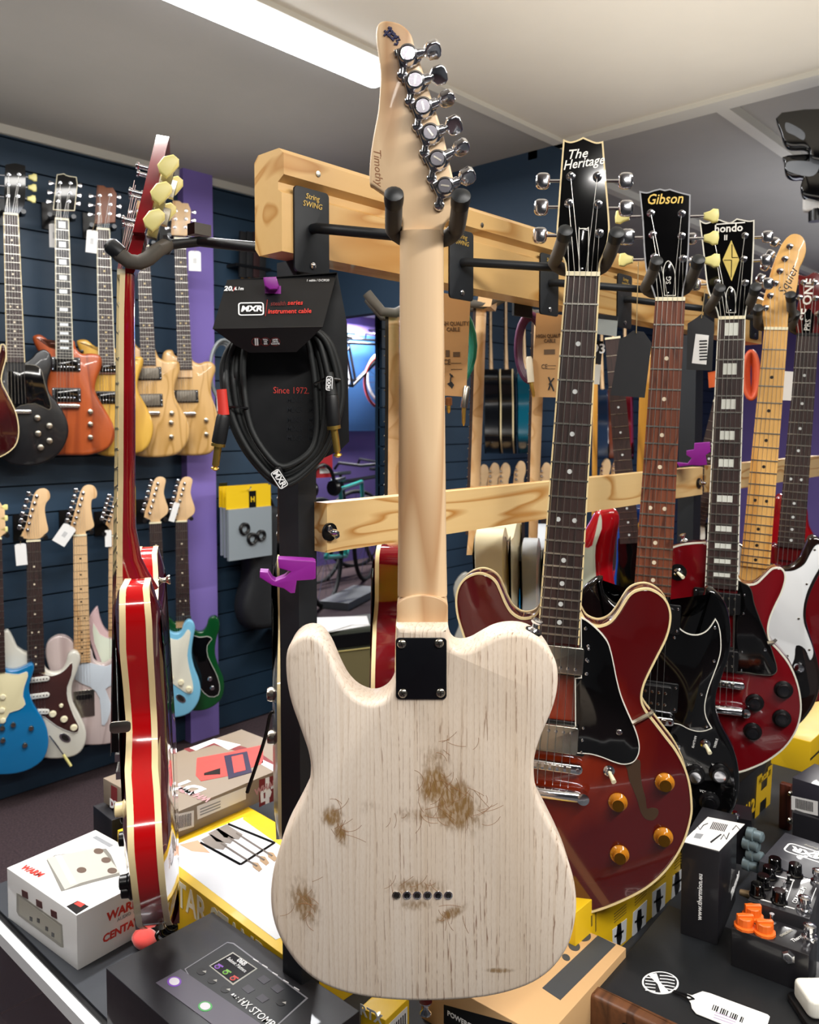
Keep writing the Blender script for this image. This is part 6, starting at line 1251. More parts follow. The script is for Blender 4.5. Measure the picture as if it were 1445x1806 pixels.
q = WY(*one(R3, 1190, 80), .545); text('HERCULES', .014, mat('carton yellow print', '#C9A216', .5), t, T(q.x-1.26, -.0006, q.z-CZ) @ FQ, bold=.04)
for k in range(6): x = 945+15*k; y = 262-14*k; onY(t, R3((x, y), (x+9, y-8), (x+11, y+20), (x+2, y+28)), mat('carton yellow print', '#C9A216', .5), 'warning_stripe', x0=1.26)

# low black case with wooden cheek
cz0, cz1 = -.75, -.70
B = Box('keyboard_case', 'flat black topped case with a walnut cheek at its near end', 'case', (1056, 1742), (1700, 2045), (1190, 1600), cz1, cz0, mat('black case top', '#17191C', .42)); KC = B
tl = B.M.to_3x3()
F = B.M.inverted(); a = F @ WZ(1056, 1742, cz1)
A0 = WZ(1056, 1742, cz1); B0 = WZ(1250, 1806, cz1); dn = (B0-A0).normalized()
ob('wooden_cheek', g_slab(rrect(-.002, B.w, -.022, .0, .004), -.02, B.h+.004, .005), WALNUT, B.t, 35)
x_, y_ = B.uv('front', *one(R3, 577, 1207)); o = ob('screw_hole', join(g_lathe([(.0062, 0), (.0062, .0015), (.0045, .0016)], (0, 0, 0), (0, 0, 1), 18)), BLACK, B.t, 30); o.matrix_local = T(x_, -.022, y_) @ FQ
def onC(px, py, z=cz1): return WZ(px, py, z)
# round sticker and white tag
g_ = WZ(*one(R3, 703, 1045), cz1+.0003); t = thing('round_sticker', 'oval black and white striped sticker on the black case', 'sticker', T(*g_))
el = [WZ(*q, cz1+.0003)-g_ for q in R3(*[(703+86*cos(a)-8*sin(a), 1045+52*sin(a)+8*cos(a)) for a in [2*pi*k/36 for k in range(36)]])]; EL = [(p.x, p.y) for p in el]
ob('disc', g_slab(EL, 0, .0008), WHITEI, t, 0); ob('face', g_slab(offset(EL if area2(EL) > 0 else EL[::-1], .0022), .0008, .0011), INK, t, 0)
def gpoly(pts, h0, h1, m, nm, par, base): p = [WZ(*q, cz1+h0)-base for q in pts]; ob(nm, g_slab([(v_.x, v_.y) for v_ in p], h0, h1), m, par, 0)
gpoly(R3((645,1005),(685,1000),(700,1040),(745,1088),(705,1092),(690,1050)), .0012, .0015, WHITEI, 'white_band', t, g_)
for k in range(5): y = 1008+15*k; gpoly(R3((700,y),(735,y+2),(770,y+9),(770,y+13),(735,y+6),(700,y+4)), .0012, .0014, WHITEI, 'stripe', t, g_); gpoly(R3((632,y+8),(680,y+14),(680,y+17),(632,y+12)), .0012, .0014, WHITEI, 'stripe', t, g_)
g_ = WZ(*one(R3, 1020, 1170), cz1+.0003); t = thing('price_tag', 'large white barcode tag lying on the black case', 'price tag', T(*g_))
gpoly(R3((828,1098),(850,1105),(900,1086),(935,1095),(1205,1195),(1215,1205),(1190,1290),(1170,1310),(870,1190),(850,1165),(845,1140),(828,1118)), .001, .0018, mat('bright tag card', '#EDEDEA', .55), 'card', t, g_)
for k in range(16):
    if k % 5 == 3: continue
    x = 952+9.2*k; y = 1146+4.0*k; gpoly(R3((x,y),(x+4+(k%3)*1.5,y+2),(x-5+(k%3)*1.5,y+26),(x-9,y+24)), .0019, .0021, INK, 'barcode', t, g_)
for k in range(3): gpoly(R3((960-4*k,1180+12*k),(1060-4*k,1215+12*k),(1059-4*k,1218+12*k),(959-4*k,1183+12*k)), .0019, .0021, mat('lilac ink', '#B7A5C4', .6), 'small_print', t, g_)
ob('loop', g_tube([WZ(*q, cz1+.003)-g_ for q in R3((760,1085),(800,1100),(835,1122),(860,1118),(840,1105),(800,1090),(765,1080))], .0011, 6), BLACK, t)

# Thermion carton
p0 = WZ(1277, 1672, cz1); zt = -.70+.1285
B = Box('pedal_box', 'upright black carton with a white label on top standing on the black case', 'box', one(R3,803,385), one(R3,980,432), one(R3,925,266), zt, cz1, BLC, 1.3); TB = B
B.poly('top', R3((806,384),(925,268),(1098,302),(978,428)), WHC, 'top_label')
for st in (((935,275),(1015,290),(1000,320),(925,300)),): 
    for k in range(9): B.poly('top', R3((950+8*k,292+1.6*k),(954+8*k,293+1.6*k),(938+8*k,325+1.6*k),(934+8*k,324+1.6*k)), INK, 'barcode', .0007)
for pts in (((862,330),(878,312),(888,330),(905,308),(925,300)),((985,375),(1000,352),(1012,375),(1025,345)),((1040,330),(1058,310),(1075,330))):
    q = [B.uv('top', *s_) for s_ in R3(*pts)]; o = ob('handwriting', g_tube([V((*a, .0008)) for a in q], .0006, 5), INK, B.t); o.matrix_local = B.f['top']
B.poly('top', R3((935,385),(985,348),(990,352),(940,392)), INK, 'label_line', .0007); B.poly('top', R3((870,345),(905,350),(890,372),(858,366)), GREYINK, 'small_print', .0006)
a = B.uv('front', *one(R3, 888, 640)); text('www.thermion.eu', .0088, WHITEI, B.t, B.f['front'] @ T(a[0], a[1], .0006) @ RZ(pi/2), bold=.02)
a = B.uv('right', *one(R3, 1050, 585)); text('Thermion', .0185, WHITEI, B.t, B.f['right'] @ T(a[0], a[1], .0006) @ RZ(.12), shear=.3, bold=.03, sx=.85)
# pedals
def pedal(label, A, B_, C_, zt, zb, m):
    return Box('effects_pedal', label, 'pedal', A, B_, C_, zt, zb, m)
def pk_(B, px, py, prof, m, nm, seg=16, sm=35):
    x, y = B.uv('top', px, py); return ob(nm, g_lathe(prof, (x, y, B.h), (0, 0, 1), seg), m, B.t, sm)
PB = mat('pedal black enamel', '#17161A', .3, 0, .4); ORG = mat('orange knob', '#E8691C', .35)
B = pedal('black pedal with three orange knobs at the front of the black case', one(R3,1035,785), one(R3,1398,915), one(R3,1110,705), -.650, cz1, PB)
for x, y in ((1135,735),(1098,782),(1190,810)):
    k_ = pk_(B, *one(R3, x, y), [(.0135, 0), (.0135, .003), (.0100, .004), (.0095, .013), (.0085, .014)], ORG, 'knob', 12, 20)
    q = B.uv('top', *one(R3, x, y)); ob('knob_rib', xf(g_slab(rrect(-.0105, .0105, -.003, .003, .001), B.h+.004, B.h+.017, .001), T(*q) @ RZ(.6)), ORG, k_)
def fsw(B, x, y, s_=1.0): pk_(B, *one(R3, x, y), [(.0095*s_, 0), (.0095*s_, .003), (.0062*s_, .004), (.0062*s_, .009), (.0055*s_, .0095), (.0055*s_, .012), (.0078*s_, .0125), (.0078*s_, .018), (.005*s_, .019)], CHROME, 'footswitch')
fsw(B, 1400, 838); pk_(B, *one(R3, 1224, 765), [(.0055, 0), (.0055, .002), (.0028, .003), (.002, .010), (.003, .013)], CHROME, 'toggle_switch')
q = B.uv('front', *one(R3, 1302, 920)); o = ob('jack_socket', g_lathe([(.0085, 0), (.0085, .002), (.006, .0035), (.0045, .0035), (.0045, .001)], (0, 0, 0), (0, 0, 1), 6), CHROME, B.t, 20); o.matrix_local = B.f['front'] @ T(q[0], q[1], 0)
B.text('top', 'Thermion', *one(R3, 1352, 832), .0078, WHITEI, 1.2, shear=.3); B.text('top', 'OVERDRIVE', *one(R3, 1292, 812), .0048, LGY, 1.2)
for x, y in ((1175,745),(1140,790),(1232,820)): B.poly('top', R3((x-8,y-3),(x+6,y-12),(x+10,y-8),(x-4,y+2)), WHITEI, 'small_print', .0006)
B = pedal('grey black pedal with six black knobs and white line graphics, Colosseum', one(R3,1112,655), one(R3,1402,745), one(R3,1205,500), -.640, -.70, mat('slate pedal enamel', '#2C2B2E', .35, .2, .3))
for x, y in ((1157,622),(1258,655),(1184,583),(1212,540),(1238,500),(1333,528)): pk_(B, *one(R3, x, y+12), [(.0108, 0), (.0108, .002), (.0092, .003), (.0085, .016), (.0075, .017)], GLOSSB, 'knob')
fsw(B, 1376, 705); fsw(B, 1440, 575, 1.0)
B.poly('top', R3((1170,655),(1330,700),(1332,696),(1172,651)), WHITEI, 'line_print', .0005); B.poly('top', R3((1225,598),(1300,618),(1301,614),(1226,594)), WHITEI, 'line_print', .0005); B.poly('top', R3((1280,690),(1325,560),(1329,561),(1284,691)), WHITEI, 'line_print', .0005)
B.poly('top', R3((1240,545),(1330,568),(1331,564),(1241,541)), WHITEI, 'line_print', .0005); B.poly('top', R3((1395,690),(1430,600),(1433,601),(1398,691)), WHITEI, 'line_print', .0005)
a = B.uv('top', *one(R3, 1330, 670)); b = B.uv('top', *one(R3, 1375, 600)); text('COLOSSEUM', .0085, WHITEI, B.t, B.f['top'] @ T((a[0]+b[0])/2, (a[1]+b[1])/2, .0006) @ RZ(math.atan2(b[1]-a[1], b[0]-a[0])), bold=.02)
for x, y in ((1282,605),(1302,575)): pk_(B, *one(R3, x, y), [(.0045, 0), (.004, .002), (.002, .003), (.0018, .009), (.0026, .011)], CHROME if y > 600 else BLACK, 'toggle_switch')
q = B.uv('left', *one(R3, 1130, 570)) if False else None
ob('power_plug', g_tube([V((-.022, B.d*.55, B.h*.6)), V((-.008, B.d*.55, B.h*.6)), V((0, B.d*.55, B.h*.6))], [.004, .006, .006], 10), mat('dull copper', '#A58C6A', .4, .6), B.t)
B = Box('pedal_box', 'charcoal carton with a silver outlined logo behind the six-knob pedal', 'box', one(R3,1165,472), one(R3,1500,590), one(R3,1275,336), -.655, cz1, CARD('charcoal carton', '#3A3B42'))
a = B.uv('top', *one(R3, 1400, 442)); o = ob('logo_border', g_ring(rrect(-.034, .034, -.016, .016, .008), .0022, 0, .0005), WHITEI, B.t, 0); o.matrix_local = B.f['top'] @ T(a[0], a[1], 0) @ RZ(pi+.0); text('MXR', .022, WHITEI, B.t, B.f['top'] @ T(a[0], a[1], .0006) @ RZ(pi), bold=.05, sx=1.1)
text('Jim Dunlop', .0065, LGY, B.t, B.f['top'] @ T(a[0], a[1]+.024, .0006) @ RZ(pi))
# upright pedal with grey jacks behind the Thermion carton
P_ = WD(*one(R3, 1068, 430), 1.30); t = thing('effects_pedal', 'black pedal standing on edge behind the upright carton, four grey knobs showing', 'pedal', T(P_.x, P_.y, EYE+cz1))
g = Plane(P_, (one(R3, 1068, 700))); 
def hh_(px, py, c=0): q = hit(*one(R3, px, py), g.P+g.n*c, g.n); return q-V((P_.x, P_.y, EYE+cz1))
bx = [hh_(*q) for q in ((1000,260),(1128,285),(1160,650),(1010,650))]
bx[2].z = 0; bx[3].z = 0
ob('housing', ([p for p in bx]+[p-g.n*.05 for p in bx], [(0, 1, 2, 3), (7, 6, 5, 4), (0, 4, 5, 1), (1, 5, 6, 2), (2, 6, 7, 3), (3, 7, 4, 0)]), PB, t)
GK = mat('blue grey knob', '#7F9096', .3, .4)
for x, y in ((1130,345),(1112,388),(1130,438),(1112,485)):
    c_ = hh_(x-5, y, .0); ob('knob', g_lathe([(.0105, -.004), (.0105, .006), (.0085, .007), (.0085, .018), (.006, .020)], c_, (g.ux+g.n*.45), 14), GK, t, 30)
c_ = hh_(1048, 262); ob('footswitch', g_lathe([(.008, -.002), (.008, .002), (.005, .004), (.005, .007)], c_, (0, 0, 1), 12), CHROME, t)
# black boxes at the right edge
B = Box('pedal_box', 'dark carton with barcode label at the right edge, uppermost of its stack', 'box', one(R3,1320,82), one(R3,1560,160), one(R3,1400,10), -.602, -.655, CARD('dark violet carton', '#2E2C36')); 
B.poly('front', R3((1316,168),(1440,195),(1440,262),(1316,232)), WHC, 'barcode_label')
for k in range(12): x = 1336+7*k; y = 180+1.6*k; B.poly('front', R3((x,y),(x+4,y+1),(x+4,y+46),(x,y+45)), INK, 'barcode', .0007)
B = Box('pedal_box', 'black carton underneath the barcode carton at the right edge', 'box', one(R3,1322,245), one(R3,1560,310), one(R3,1400,180), -.6555, -.75, BLC)
t = thing('wooden_block', 'small reddish wooden block with screws beside the black cartons', 'block', T(*WZ(*one(R3, 1312, 330), -.75)))
ob('block', g_slab(rrect(-.005, .008, 0, .02, .002), 0, .085, .002), wood('red walnut', '#5A2A1C', '#3A1A12', rough=.4, axis='z'), t)
for z in (.02, .07): ob('screw', g_lathe([(.006, 0), (.005, .004), (.002, .006)], (-.004, 0, z), (-.8, -1, 0), 12), NICK, t)
# small white-and-black instrument at the bottom right corner
q_ = WZ(1447, 1812, -.70); t = thing('mini_guitar_body', 'white and black guitar part with chrome screws cut off at the bottom right corner', 'guitar part', frame(q_, RT, fh, V((0, 0, 1))))
ob('white_cover', g_slab(rrect(-.012, .06, .0, .045, .008), .008, .03, .004), WHITEP, t); ob('black_base', g_slab(rrect(-.018, .06, -.03, .05, .008), 0, .008, .002), BLACK, t); ob('screw', g_lathe([(.006, .008), (.004, .013)], (.0, -.02, 0), (0, 0, 1), 12), CHROME, t)

# ------------------------------------------------------------ things seen through and behind the rack
KR2 = mat('kraft card', '#B98F5E', .75)
def hangcard(label, pts, D, m, nm='cable_pack', cat='cable pack', ink=True):
    cx = sum(p[0] for p in pts)/len(pts); cy = min(p[1] for p in pts); g = Plane(WD(cx, cy, D), (cx, cy+80)); t = thing(nm, label, cat, g.M)
    ob('card', g_slab(g.pl(pts), -.0015, 0), m, t, 0); return g, t
def coil(g, t, cx, cy, rx, ry, m, n=4, r=.0034, z0=-.012):
    for k in range(n):
        pts = [g.m(cx+(rx-2.5*k)*cos(a), cy+(ry-3*k)*sin(a)) for a in [2*pi*i/26 for i in range(26)]]
        ob('cable_loop', g_tube([V((x, y, z0-.006*k)) for x, y in pts], r, 8, True), m, t, 60)
def jackplug(g, t, a, b, c, m=NICK):
    A, B_, C_ = [V((*g.m(*q), .004)) for q in (a, b, c)]
    s_ = ob('plug_barrel', g_tube([A, A+(B_-A)*.1, B_], [.004, .0058, .0058], 10), m, t, 50); ob('plug_tip', g_tube([B_, B_+(C_-B_)*.8, C_], [.0034, .0030, .001], 8), GOLDP, s_, 50)
def cardprint(g, t, pts_lines, titles):
    for (x0, y0, x1, y1) in pts_lines: p = g.m(x0, y1); q = g.m(x1, y0); ob('small_print', g_box(p[0], q[0], p[1], q[1], 0, .0004), mat('brown print', '#5C4630', .6), t, 0)
    for (s_, x, y, z) in titles: p = g.m(x, y); text(s_, z, mat('brown print', '#5C4630', .6), t, T(p[0], p[1], .0004), bold=.02, sx=.8)
g, t = hangcard('kraft card with a green cable hanging behind the rack beside the ash neck', M1((890,240),(1022,255),(1003,697),(880,690)), 1.36, KR2); coil(g, t, *one(M1, 880, 470), 66, 88, mat('green cable', '#11806A', .5))
cardprint(g, t, [(*one(M1, 912, 512-20), *one(M1, 930, 522)), (*one(M1, 945, 500), *one(M1, 975, 522)), (*one(M1, 935, 575), *one(M1, 985, 578)), (*one(M1, 935, 548), *one(M1, 980, 551))], [('HIGH QUALITY\nCABLE', *one(M1, 945, 389), .0095), ('CE', *one(M1, 918, 545), .012)])
for q in (((932,595),(938,612)), ((935,612),(932,650)), ((938,600),(945,610))): ob('figure_print', g_tube([V((*g.m(*one(M1, *s_)), .0006)) for s_ in q], .0012, 5), INK, t)
ob('figure_print', g_slab([g.m(*q) for q in M1((918,640),(938,630),(950,645),(940,662),(930,650))], 0, .0008), INK, t, 0)
jackplug(g, t, one(M1, 1005, 650), one(M1, 993, 745), one(M1, 991, 825)); jackplug(g, t, one(M1, 926, 700), one(M1, 926, 735), one(M1, 926, 770), mat('copper', '#B87848', .3, .9))
g, t = hangcard('kraft card with a purple cable hanging behind the rack by the cherry guitar neck', R1((122,880),(255,890),(230,1276),(100,1272)), 1.40, KR2); coil(g, t, *one(R1, 95, 1040), 26, 62, mat('plum cable', '#5E2A50', .5))
cardprint(g, t, [(*one(R1, 158, 1050), *one(R1, 210, 1075)), (*one(R1, 175, 1125), *one(R1, 215, 1128)), (*one(R1, 175, 1140), *one(R1, 210, 1143))], [('HIGH QUALITY\nCABLE', *one(R1, 185, 1000), .0085), ('CE', *one(R1, 160, 1132), .011)])
for q in (((180,1180),(205,1245)), ((205,1185),(182,1215)), ((190,1210),(180,1240))): ob('figure_print', g_tube([V((*g.m(*one(R1, *s_)), .0006)) for s_ in q], .0014, 5), INK, t)
jackplug(g, t, one(R1, 88, 1085), one(R1, 98, 1205), one(R1, 112, 1275), mat('cream plug', '#D8CDB4', .4))
# black tags of the row
def btag(label, pts, D, hole, white=None, hang=None):
    g, t = hangcard(label, pts, D, TAGB, 'price_tag', 'price tag'); p = g.m(*hole)
    if hang: q = g.m(*hang); ob('string', g_tube([(p[0], p[1], .001), (q[0], q[1], .0)], .0007, 5), CORDM, t)
    if white:
        ob('barcode_label', g_slab([g.m(*q) for q in white], 0, .0006), TAGW, t, 0); a = [g.m(*q) for q in white]; c_ = V((sum(q[0] for q in a)/4, sum(q[1] for q in a)/4))
        for k in range(7): ob('barcode', g_box(c_[0]-.002, c_[0]+.010, c_[1]-.018+.005*k, c_[1]-.0155+.005*k, .0006, .0009), INK, t)
    return g, t
btag('blank black tag hanging left of the red-brown fingerboard', R1((512,1000),(540,990),(575,962),(625,968),(655,1010),(662,1020),(630,1277),(470,1265)), 1.16, one(R1, 590, 975), None, one(R1, 600, 640))
btag('black tag with a white barcode label left of the block inlay neck', R1((830,930),(868,905),(895,885),(925,905),(955,925),(945,1150),(825,1145)), 1.34, one(R1, 895, 905), R1((868,978),(930,985),(918,1122),(850,1115)), one(R1, 912, 770))
g, t = hangcard('clear plastic tuner pack behind the cherry guitar neck', R1((412,885),(505,895),(498,990),(405,978)), 1.30, mat('cloudy plastic', '#A9B0AE', .2, 0, .4), 'accessory_pack', 'pack'); p = g.m(*one(R1, 455, 930)); ob('header_strip', g_slab([g.m(*q) for q in R1((412,885),(505,895),(503,915),(410,905))], 0, .001), BLACK, t, 0)
g, t = hangcard('black display card with white figures behind the cherry guitar neck', R1((380,1010),(435,1012),(425,1120),(375,1118)), 1.34, BLACK, 'accessory_pack', 'pack'); p = g.m(*one(R1, 415, 1050)); text('93', .022, WHITEI, t, T(p[0], p[1], .0006), bold=.02)
ob('silver_panel', g_slab([g.m(*q) for q in R1((375,1120),(425,1122),(418,1215),(380,1212))], -.001, .001), LGY, t, 0)
# orange things
OR_ = mat('orange cable', '#D0562E', .5)
g = Plane(WD(*one(R1, 1128, 1070), 2.2), one(R1, 1128, 1200)); t = thing('cable_coil', 'orange coiled cable between the block inlay neck and the blond neck', 'cable', g.M); coil(g, t, *one(R1, 1128, 1170), 13, 42, OR_, 4, .006)
g, t = hangcard('orange card by the block inlay neck, middle distance', R1((925,1158),(970,1150),(968,1225),(930,1230)), 2.0, mat('orange card', '#D9622A', .5), 'accessory_pack', 'pack')
g, t = hangcard('orange brown card behind the black tags, middle distance', R1((800,1160),(895,1160),(890,1228),(795,1225)), 2.0, mat('burnt orange card', '#A8511C', .5), 'accessory_pack', 'pack')
g, t = hangcard('white barcode tag between the blond and the rightmost neck', R1((1282,1152),(1325,1155),(1315,1290),(1272,1288)), 1.62, TAGW, 'price_tag', 'price tag')
# candy red, blue and black guitars standing further back, behind the cherry necks
MET = mat('candy red lacquer', '#B8101C', .1, 0, .9); DBL = mat('deep blue lacquer', '#0D3C8A', .15, 0, .7)
MIDL = dict(detail=2, th=.042, rim=.014, smk=3, hw=(.021, .027), neckm=MAPLE, cf=.008, strings=False)
def midg(**k): d = dict(MIDL); d.update(k); return guitar(d)
m1 = midg(nut=one(R1, 285, 1000), end=one(R2, 255, 440), D=1.85, label='candy red guitar with mint guard behind the neck of the cherry semi-hollow', bodym=MET, body=R2((320,440),(345,372),(375,320),(400,275),(440,253),(485,256),(510,285),(512,330),(498,400),(488,470),(482,540),(492,620),(500,690),(470,760),(380,820),(240,830),(140,780),(110,660),(170,560),(180,450),(210,380),(260,400),(285,440)))
guard(m1, R2((290,450),(345,440),(385,430),(415,300),(425,290),(428,350),(400,430),(398,520),(405,620),(415,720),(380,760),(300,700),(240,620),(230,500)), MINT, WHITEP, z=.003, sm=2)
m2 = midg(nut=one(R1, 480, 1000), end=one(R2, 560, 420), D=2.3, label='deep blue and black guitar behind, between the cherry and red-brown necks', bodym=DBL, body=R2((590,400),(600,330),(640,260),(600,236),(560,240),(530,265),(512,310),(500,400),(495,520),(480,640),(500,760),(600,800),(720,760),(700,600),(660,500),(640,420)))
guard(m2, R2((505,400),(540,380),(600,360),(640,420),(650,560),(690,700),(600,780),(520,750),(495,640),(505,500)), GLOSSB, None, z=.003, sm=2)
m3 = midg(nut=one(R1, 990, 1300), end=one(R2, 860, 330), D=2.1, label='black guitar with a white guard peeking over the wine red single-cut shoulder', bodym=GLOSSB, body=R2((890,330),(925,300),(935,240),(905,200),(870,208),(835,245),(812,300),(800,380),(790,470),(800,600),(870,700),(1000,700),(1040,560),(1000,420),(940,330)), neckm=MAPLE)
guard(m3, R2((832,400),(838,330),(855,270),(880,245),(902,262),(912,330),(910,440),(860,460),(835,450)), WHITEP, BLACK, z=.004, sm=2)
m4 = midg(nut=one(M1, 1190, 1150), end=one(M1, 1183, 1400), D=2.2, label='pale sky blue guitar edge beside the cherry guitar shoulder, middle distance', bodym=LBL, body=M1((1190,1392),(1215,1440),(1205,1520),(1190,1600),(1215,1700),(1180,1790),(1120,1800),(1090,1700),(1120,1600),(1110,1500),(1130,1440),(1160,1420)))
m5 = midg(nut=one(R2, 1340, -150), end=one(R2, 1330, 200), D=2.5, label='dark red guitar between the blond and dark necks, middle distance', bodym=RDK, body=R2((1300,200),(1250,190),(1215,260),(1210,340),(1160,420),(1180,520),(1300,560),(1420,520),(1440,420),(1400,340),(1390,250),(1360,190)))
# wall guitars seen edge-on on the far slatwall
def hf2(a, b): return [(w_, y) for w_, y in zip((.03, .07, .11, .14, .15, .12, .12, .16, .17, .12, .05, 0), [a+12, a+4, a-4, a, a+15, a+45, a+62, a+95, a+118, b-14, b-3, b])]
FARG = [(866, '#0C0D10', 'black'), (893, '#14110E', 'black and wood-edged'), (925, '#0E5C72', 'teal'), (1062, '#1C2E48', 'navy blue'), (1082, '#6A3524', 'copper brown'), (1103, '#6A0E1A', 'deep red')]
for x, c, nm in FARG:
    if x < 1000: a, b, pw = 655, 800, 12
    else: a, b, pw = 690, 810, 9
    D = 4.0 if x < 1000 else 4.6
    side_guitar('%s guitar seen edge-on in the far upper row at the back slatwall' % nm, x, a-150, D, R(2), [(a-150, x-4, x+2), (a-60, x-4, x+2), (a-6, x-4, x+4), (a+4, x-4, x+8)], [(a-10, x-pw, x+pw), (b+10, x-pw+2, x+pw+2)], hf2(a, b), mat('far '+nm, c, .2, 0, .6), MAPLE, BOARD, bind=CREAM if 'wood' in nm else None)
for k, (x, h) in enumerate(((852, 818), (871, 815), (890, 815), (917, 812), (962, 815), (1068, 800), (1088, 800))):
    D = 4.0 if x < 1000 else 4.5
    P_ = WD(x, h+70, D); g = Plane(P_, (x+1, h+170)); t = thing('electric_guitar', ['far lower row guitar head nearest the shark-tooth neck', 'second far lower row guitar head right of the shark-tooth neck', 'third far lower row guitar head from the shark-tooth neck', 'far lower row guitar head in the middle of the gap', 'far lower row guitar head left of the cherry guitar neck', 'far lower row guitar head just right of the cherry neck', 'far lower row guitar head left of the red-brown neck'][k], 'guitar', g.M)
    hp = smooth([(-.02, 0), (-.035, .03), (-.03, .09), (-.022, .15), (0, .19), (.025, .18), (.03, .14), (.02, .10), (.022, .04), (.02, 0)], 3); hd = ob('headstock', g_slab(hp, -.02, 0, .002), MAPLE, t, 35)
    for i in range(6): ob('tuner_post', g_lathe([(.008, 0), (.007, .01), (.004, .014)], (-.016, .03+.024*i, 0), (0, 0, 1), 8), CHROME, hd)
    ob('neck', g_box(-.022, .022, -.45, 0, -.03, -.01), MAPLE, t, 0); ob('fretboard', g_box(-.023, .023, -.45, 0, -.01, -.004), BOARD, t, 0)
    ob('body', g_slab(smooth([(-.03, -.40), (-.09, -.34), (-.15, -.42), (-.12, -.58), (-.16, -.72), (-.08, -.84), (.08, -.84), (.16, -.72), (.12, -.58), (.14, -.44), (.08, -.38), (.03, -.44)], 4), -.045, -.008, .008), [WHG, BLU, GRN, LBL, PNK, MET, SATB][k], t, 35)
# another guitar tucked behind the black post
S5 = side_guitar('guitar behind the black post, only its cream edge and chrome parts showing', 500, 640, 1.12, R(2), [(640, 494, 506), (800, 492, 505), (950, 490, 504), (985, 490, 508)], [(990, 489, 512), (1200, 489, 513), (1500, 492, 518)], [(w_*.8, y) for w_, y in zip((.03, .07, .11, .14, .15, .135, .115, .12, .15, .17, .17, .14, .08, 0), ys(985, 1480))], SATB, MAPLE, BOARD, bind=CREAM)
r5 = S5['root']
for y in (1224, 1300): a = S5['X'](486, y, -.1); ob('knob', g_lathe([(.0095, -.012), (.0095, .006), (.008, .010), (.004, .011)], (a[0], -.1, a[1]), (-1, 0, 0), 14), NICK, r5, 30)
p0_ = WD(481, 1262, 1.0); t = thing('audio_cable', 'thin black cable drooping from the guitar behind the post towards the taupe carton', 'cable', T(*p0_))
ob('cord', g_tube([WD(*q, 1.0)-p0_ for q in smooth([(483,1255), (476,1262), (468,1300), (452,1350), (440,1385), (436,1398)], 4, closed=False)], .0022, 8), BLACK, t, 60)
# amplifier with papers, gig bag, headphones, orange rim thing
q = WD(612, 1225, 3.55); t = thing('guitar_amplifier', 'grey green guitar combo amplifier with papers on top, on the floor behind the post', 'amplifier', frame(V((q.x, q.y, 0)), V((.92, -.39, 0)), V((.39, .92, 0)), V((0, 0, 1)))); ah = 1.3-(1108-745)/1445*3.55
ob('cabinet', g_slab(rrect(-.26, .24, 0, .24, .015), .0, ah, .01), mat('olive tolex', '#2F3328', .7), t, 35); ob('grille', g_box(-.23, .21, -.006, 0, .04, ah-.09), mat('gold brown grille', '#6E6440', .8), t, 0); ob('piping', g_tube([(-.23, -.007, .04), (.21, -.007, .04), (.21, -.007, ah-.09), (-.23, -.007, ah-.09)], .004, 6, True), mat('dull gold piping', '#A89858', .5), t)
ob('control_panel', g_box(-.23, .21, -.006, 0, ah-.075, ah-.02), BLACK, t, 0)
t2_ = thing('paper_stack', 'loose white sheets lying on top of the amplifier', 'papers', T(q.x, q.y, ah)); 
for k, (x, y, a) in enumerate(((.02, .08, .2), (.08, .12, -.3), (-.05, .1, .5))): ob('sheet', xf(g_box(-.12, .12, -.08, .08, .002*k, .002*k+.0015), T(x, y) @ RZ(a-.4)), TAGW, t2_, 0)
q = WD(588, 1000, 3.2); t = thing('gig_bag', 'black padded gig bag hanging on the slatwall behind the post', 'bag', T(q.x, 2.80, q.z)); ob('bag', g_slab(smooth([(-.09, -.30), (-.14, -.2), (-.10, -.05), (-.13, .10), (-.06, .2), (.06, .2), (.13, .10), (.10, -.05), (.14, -.2), (.09, -.30)], 4), -.05, .05, .03), mat('nylon black', '#14161A', .7), t, 50).matrix_local = M.Rotation(pi/2, 4, 'X'); ob('handle', g_tube([(-.05, 0, .19), (-.03, 0, .24), (.03, 0, .24), (.05, 0, .19)], .008, 8), BLACK, t); ob('hanging_loop', g_tube([(0, 0, .24), (0, .09, .26)], .005, 6), BLACK, t)
q = WY(580, 820, 2.84); t = thing('accessory_pack', 'small red headed pack on the slatwall right of the black cable pack', 'pack', T(q.x, 2.88, q.z)); ob('header_card', g_box(-.05, .05, -.01, .018, -.06, .05), mat('red header', '#B0242C', .5), t, 0); ob('label_strip', g_box(-.03, .03, -.012, -.01, -.04, -.015), TAGW, t, 0)
q = WY(572, 862, 2.84); t = thing('headphones', 'black headphones hanging on the slatwall under the small red pack', 'headphones', T(q.x, 2.85, q.z)); ob('headband', g_tube([(.07*cos(a), 0, .02+.09*sin(a)) for a in [pi*i/14 for i in range(15)]], .009, 8), BLACK, t)
for sx_ in (-1, 1): ob('ear_cup', g_lathe([(.035, -.015), (.040, 0), (.035, .015)], (sx_*.07, 0, 0), (1, 0, 0), 16), BLACK, t)
ob('wall_hook', g_tube([(0, .05, .10), (0, -.02, .10)], .005, 6), CHROME, t)
q = WY(617, 526, 2.80); t = thing('hand_drum', 'round orange drum head with a black rim under the beam', 'drum', T(q.x, 2.86, q.z)); ob('rim', g_lathe([(.085, 0), (.085, .05), (.075, .05), (.075, .045)], (0, .035, 0), (0, -1, 0), 32), BLACK, t); ob('drum_head', g_lathe([(.076, 0), (.076, .046), (.01, .046)], (0, .035, 0), (0, -1, 0), 32), mat('orange skin', '#E07A20', .5), t)
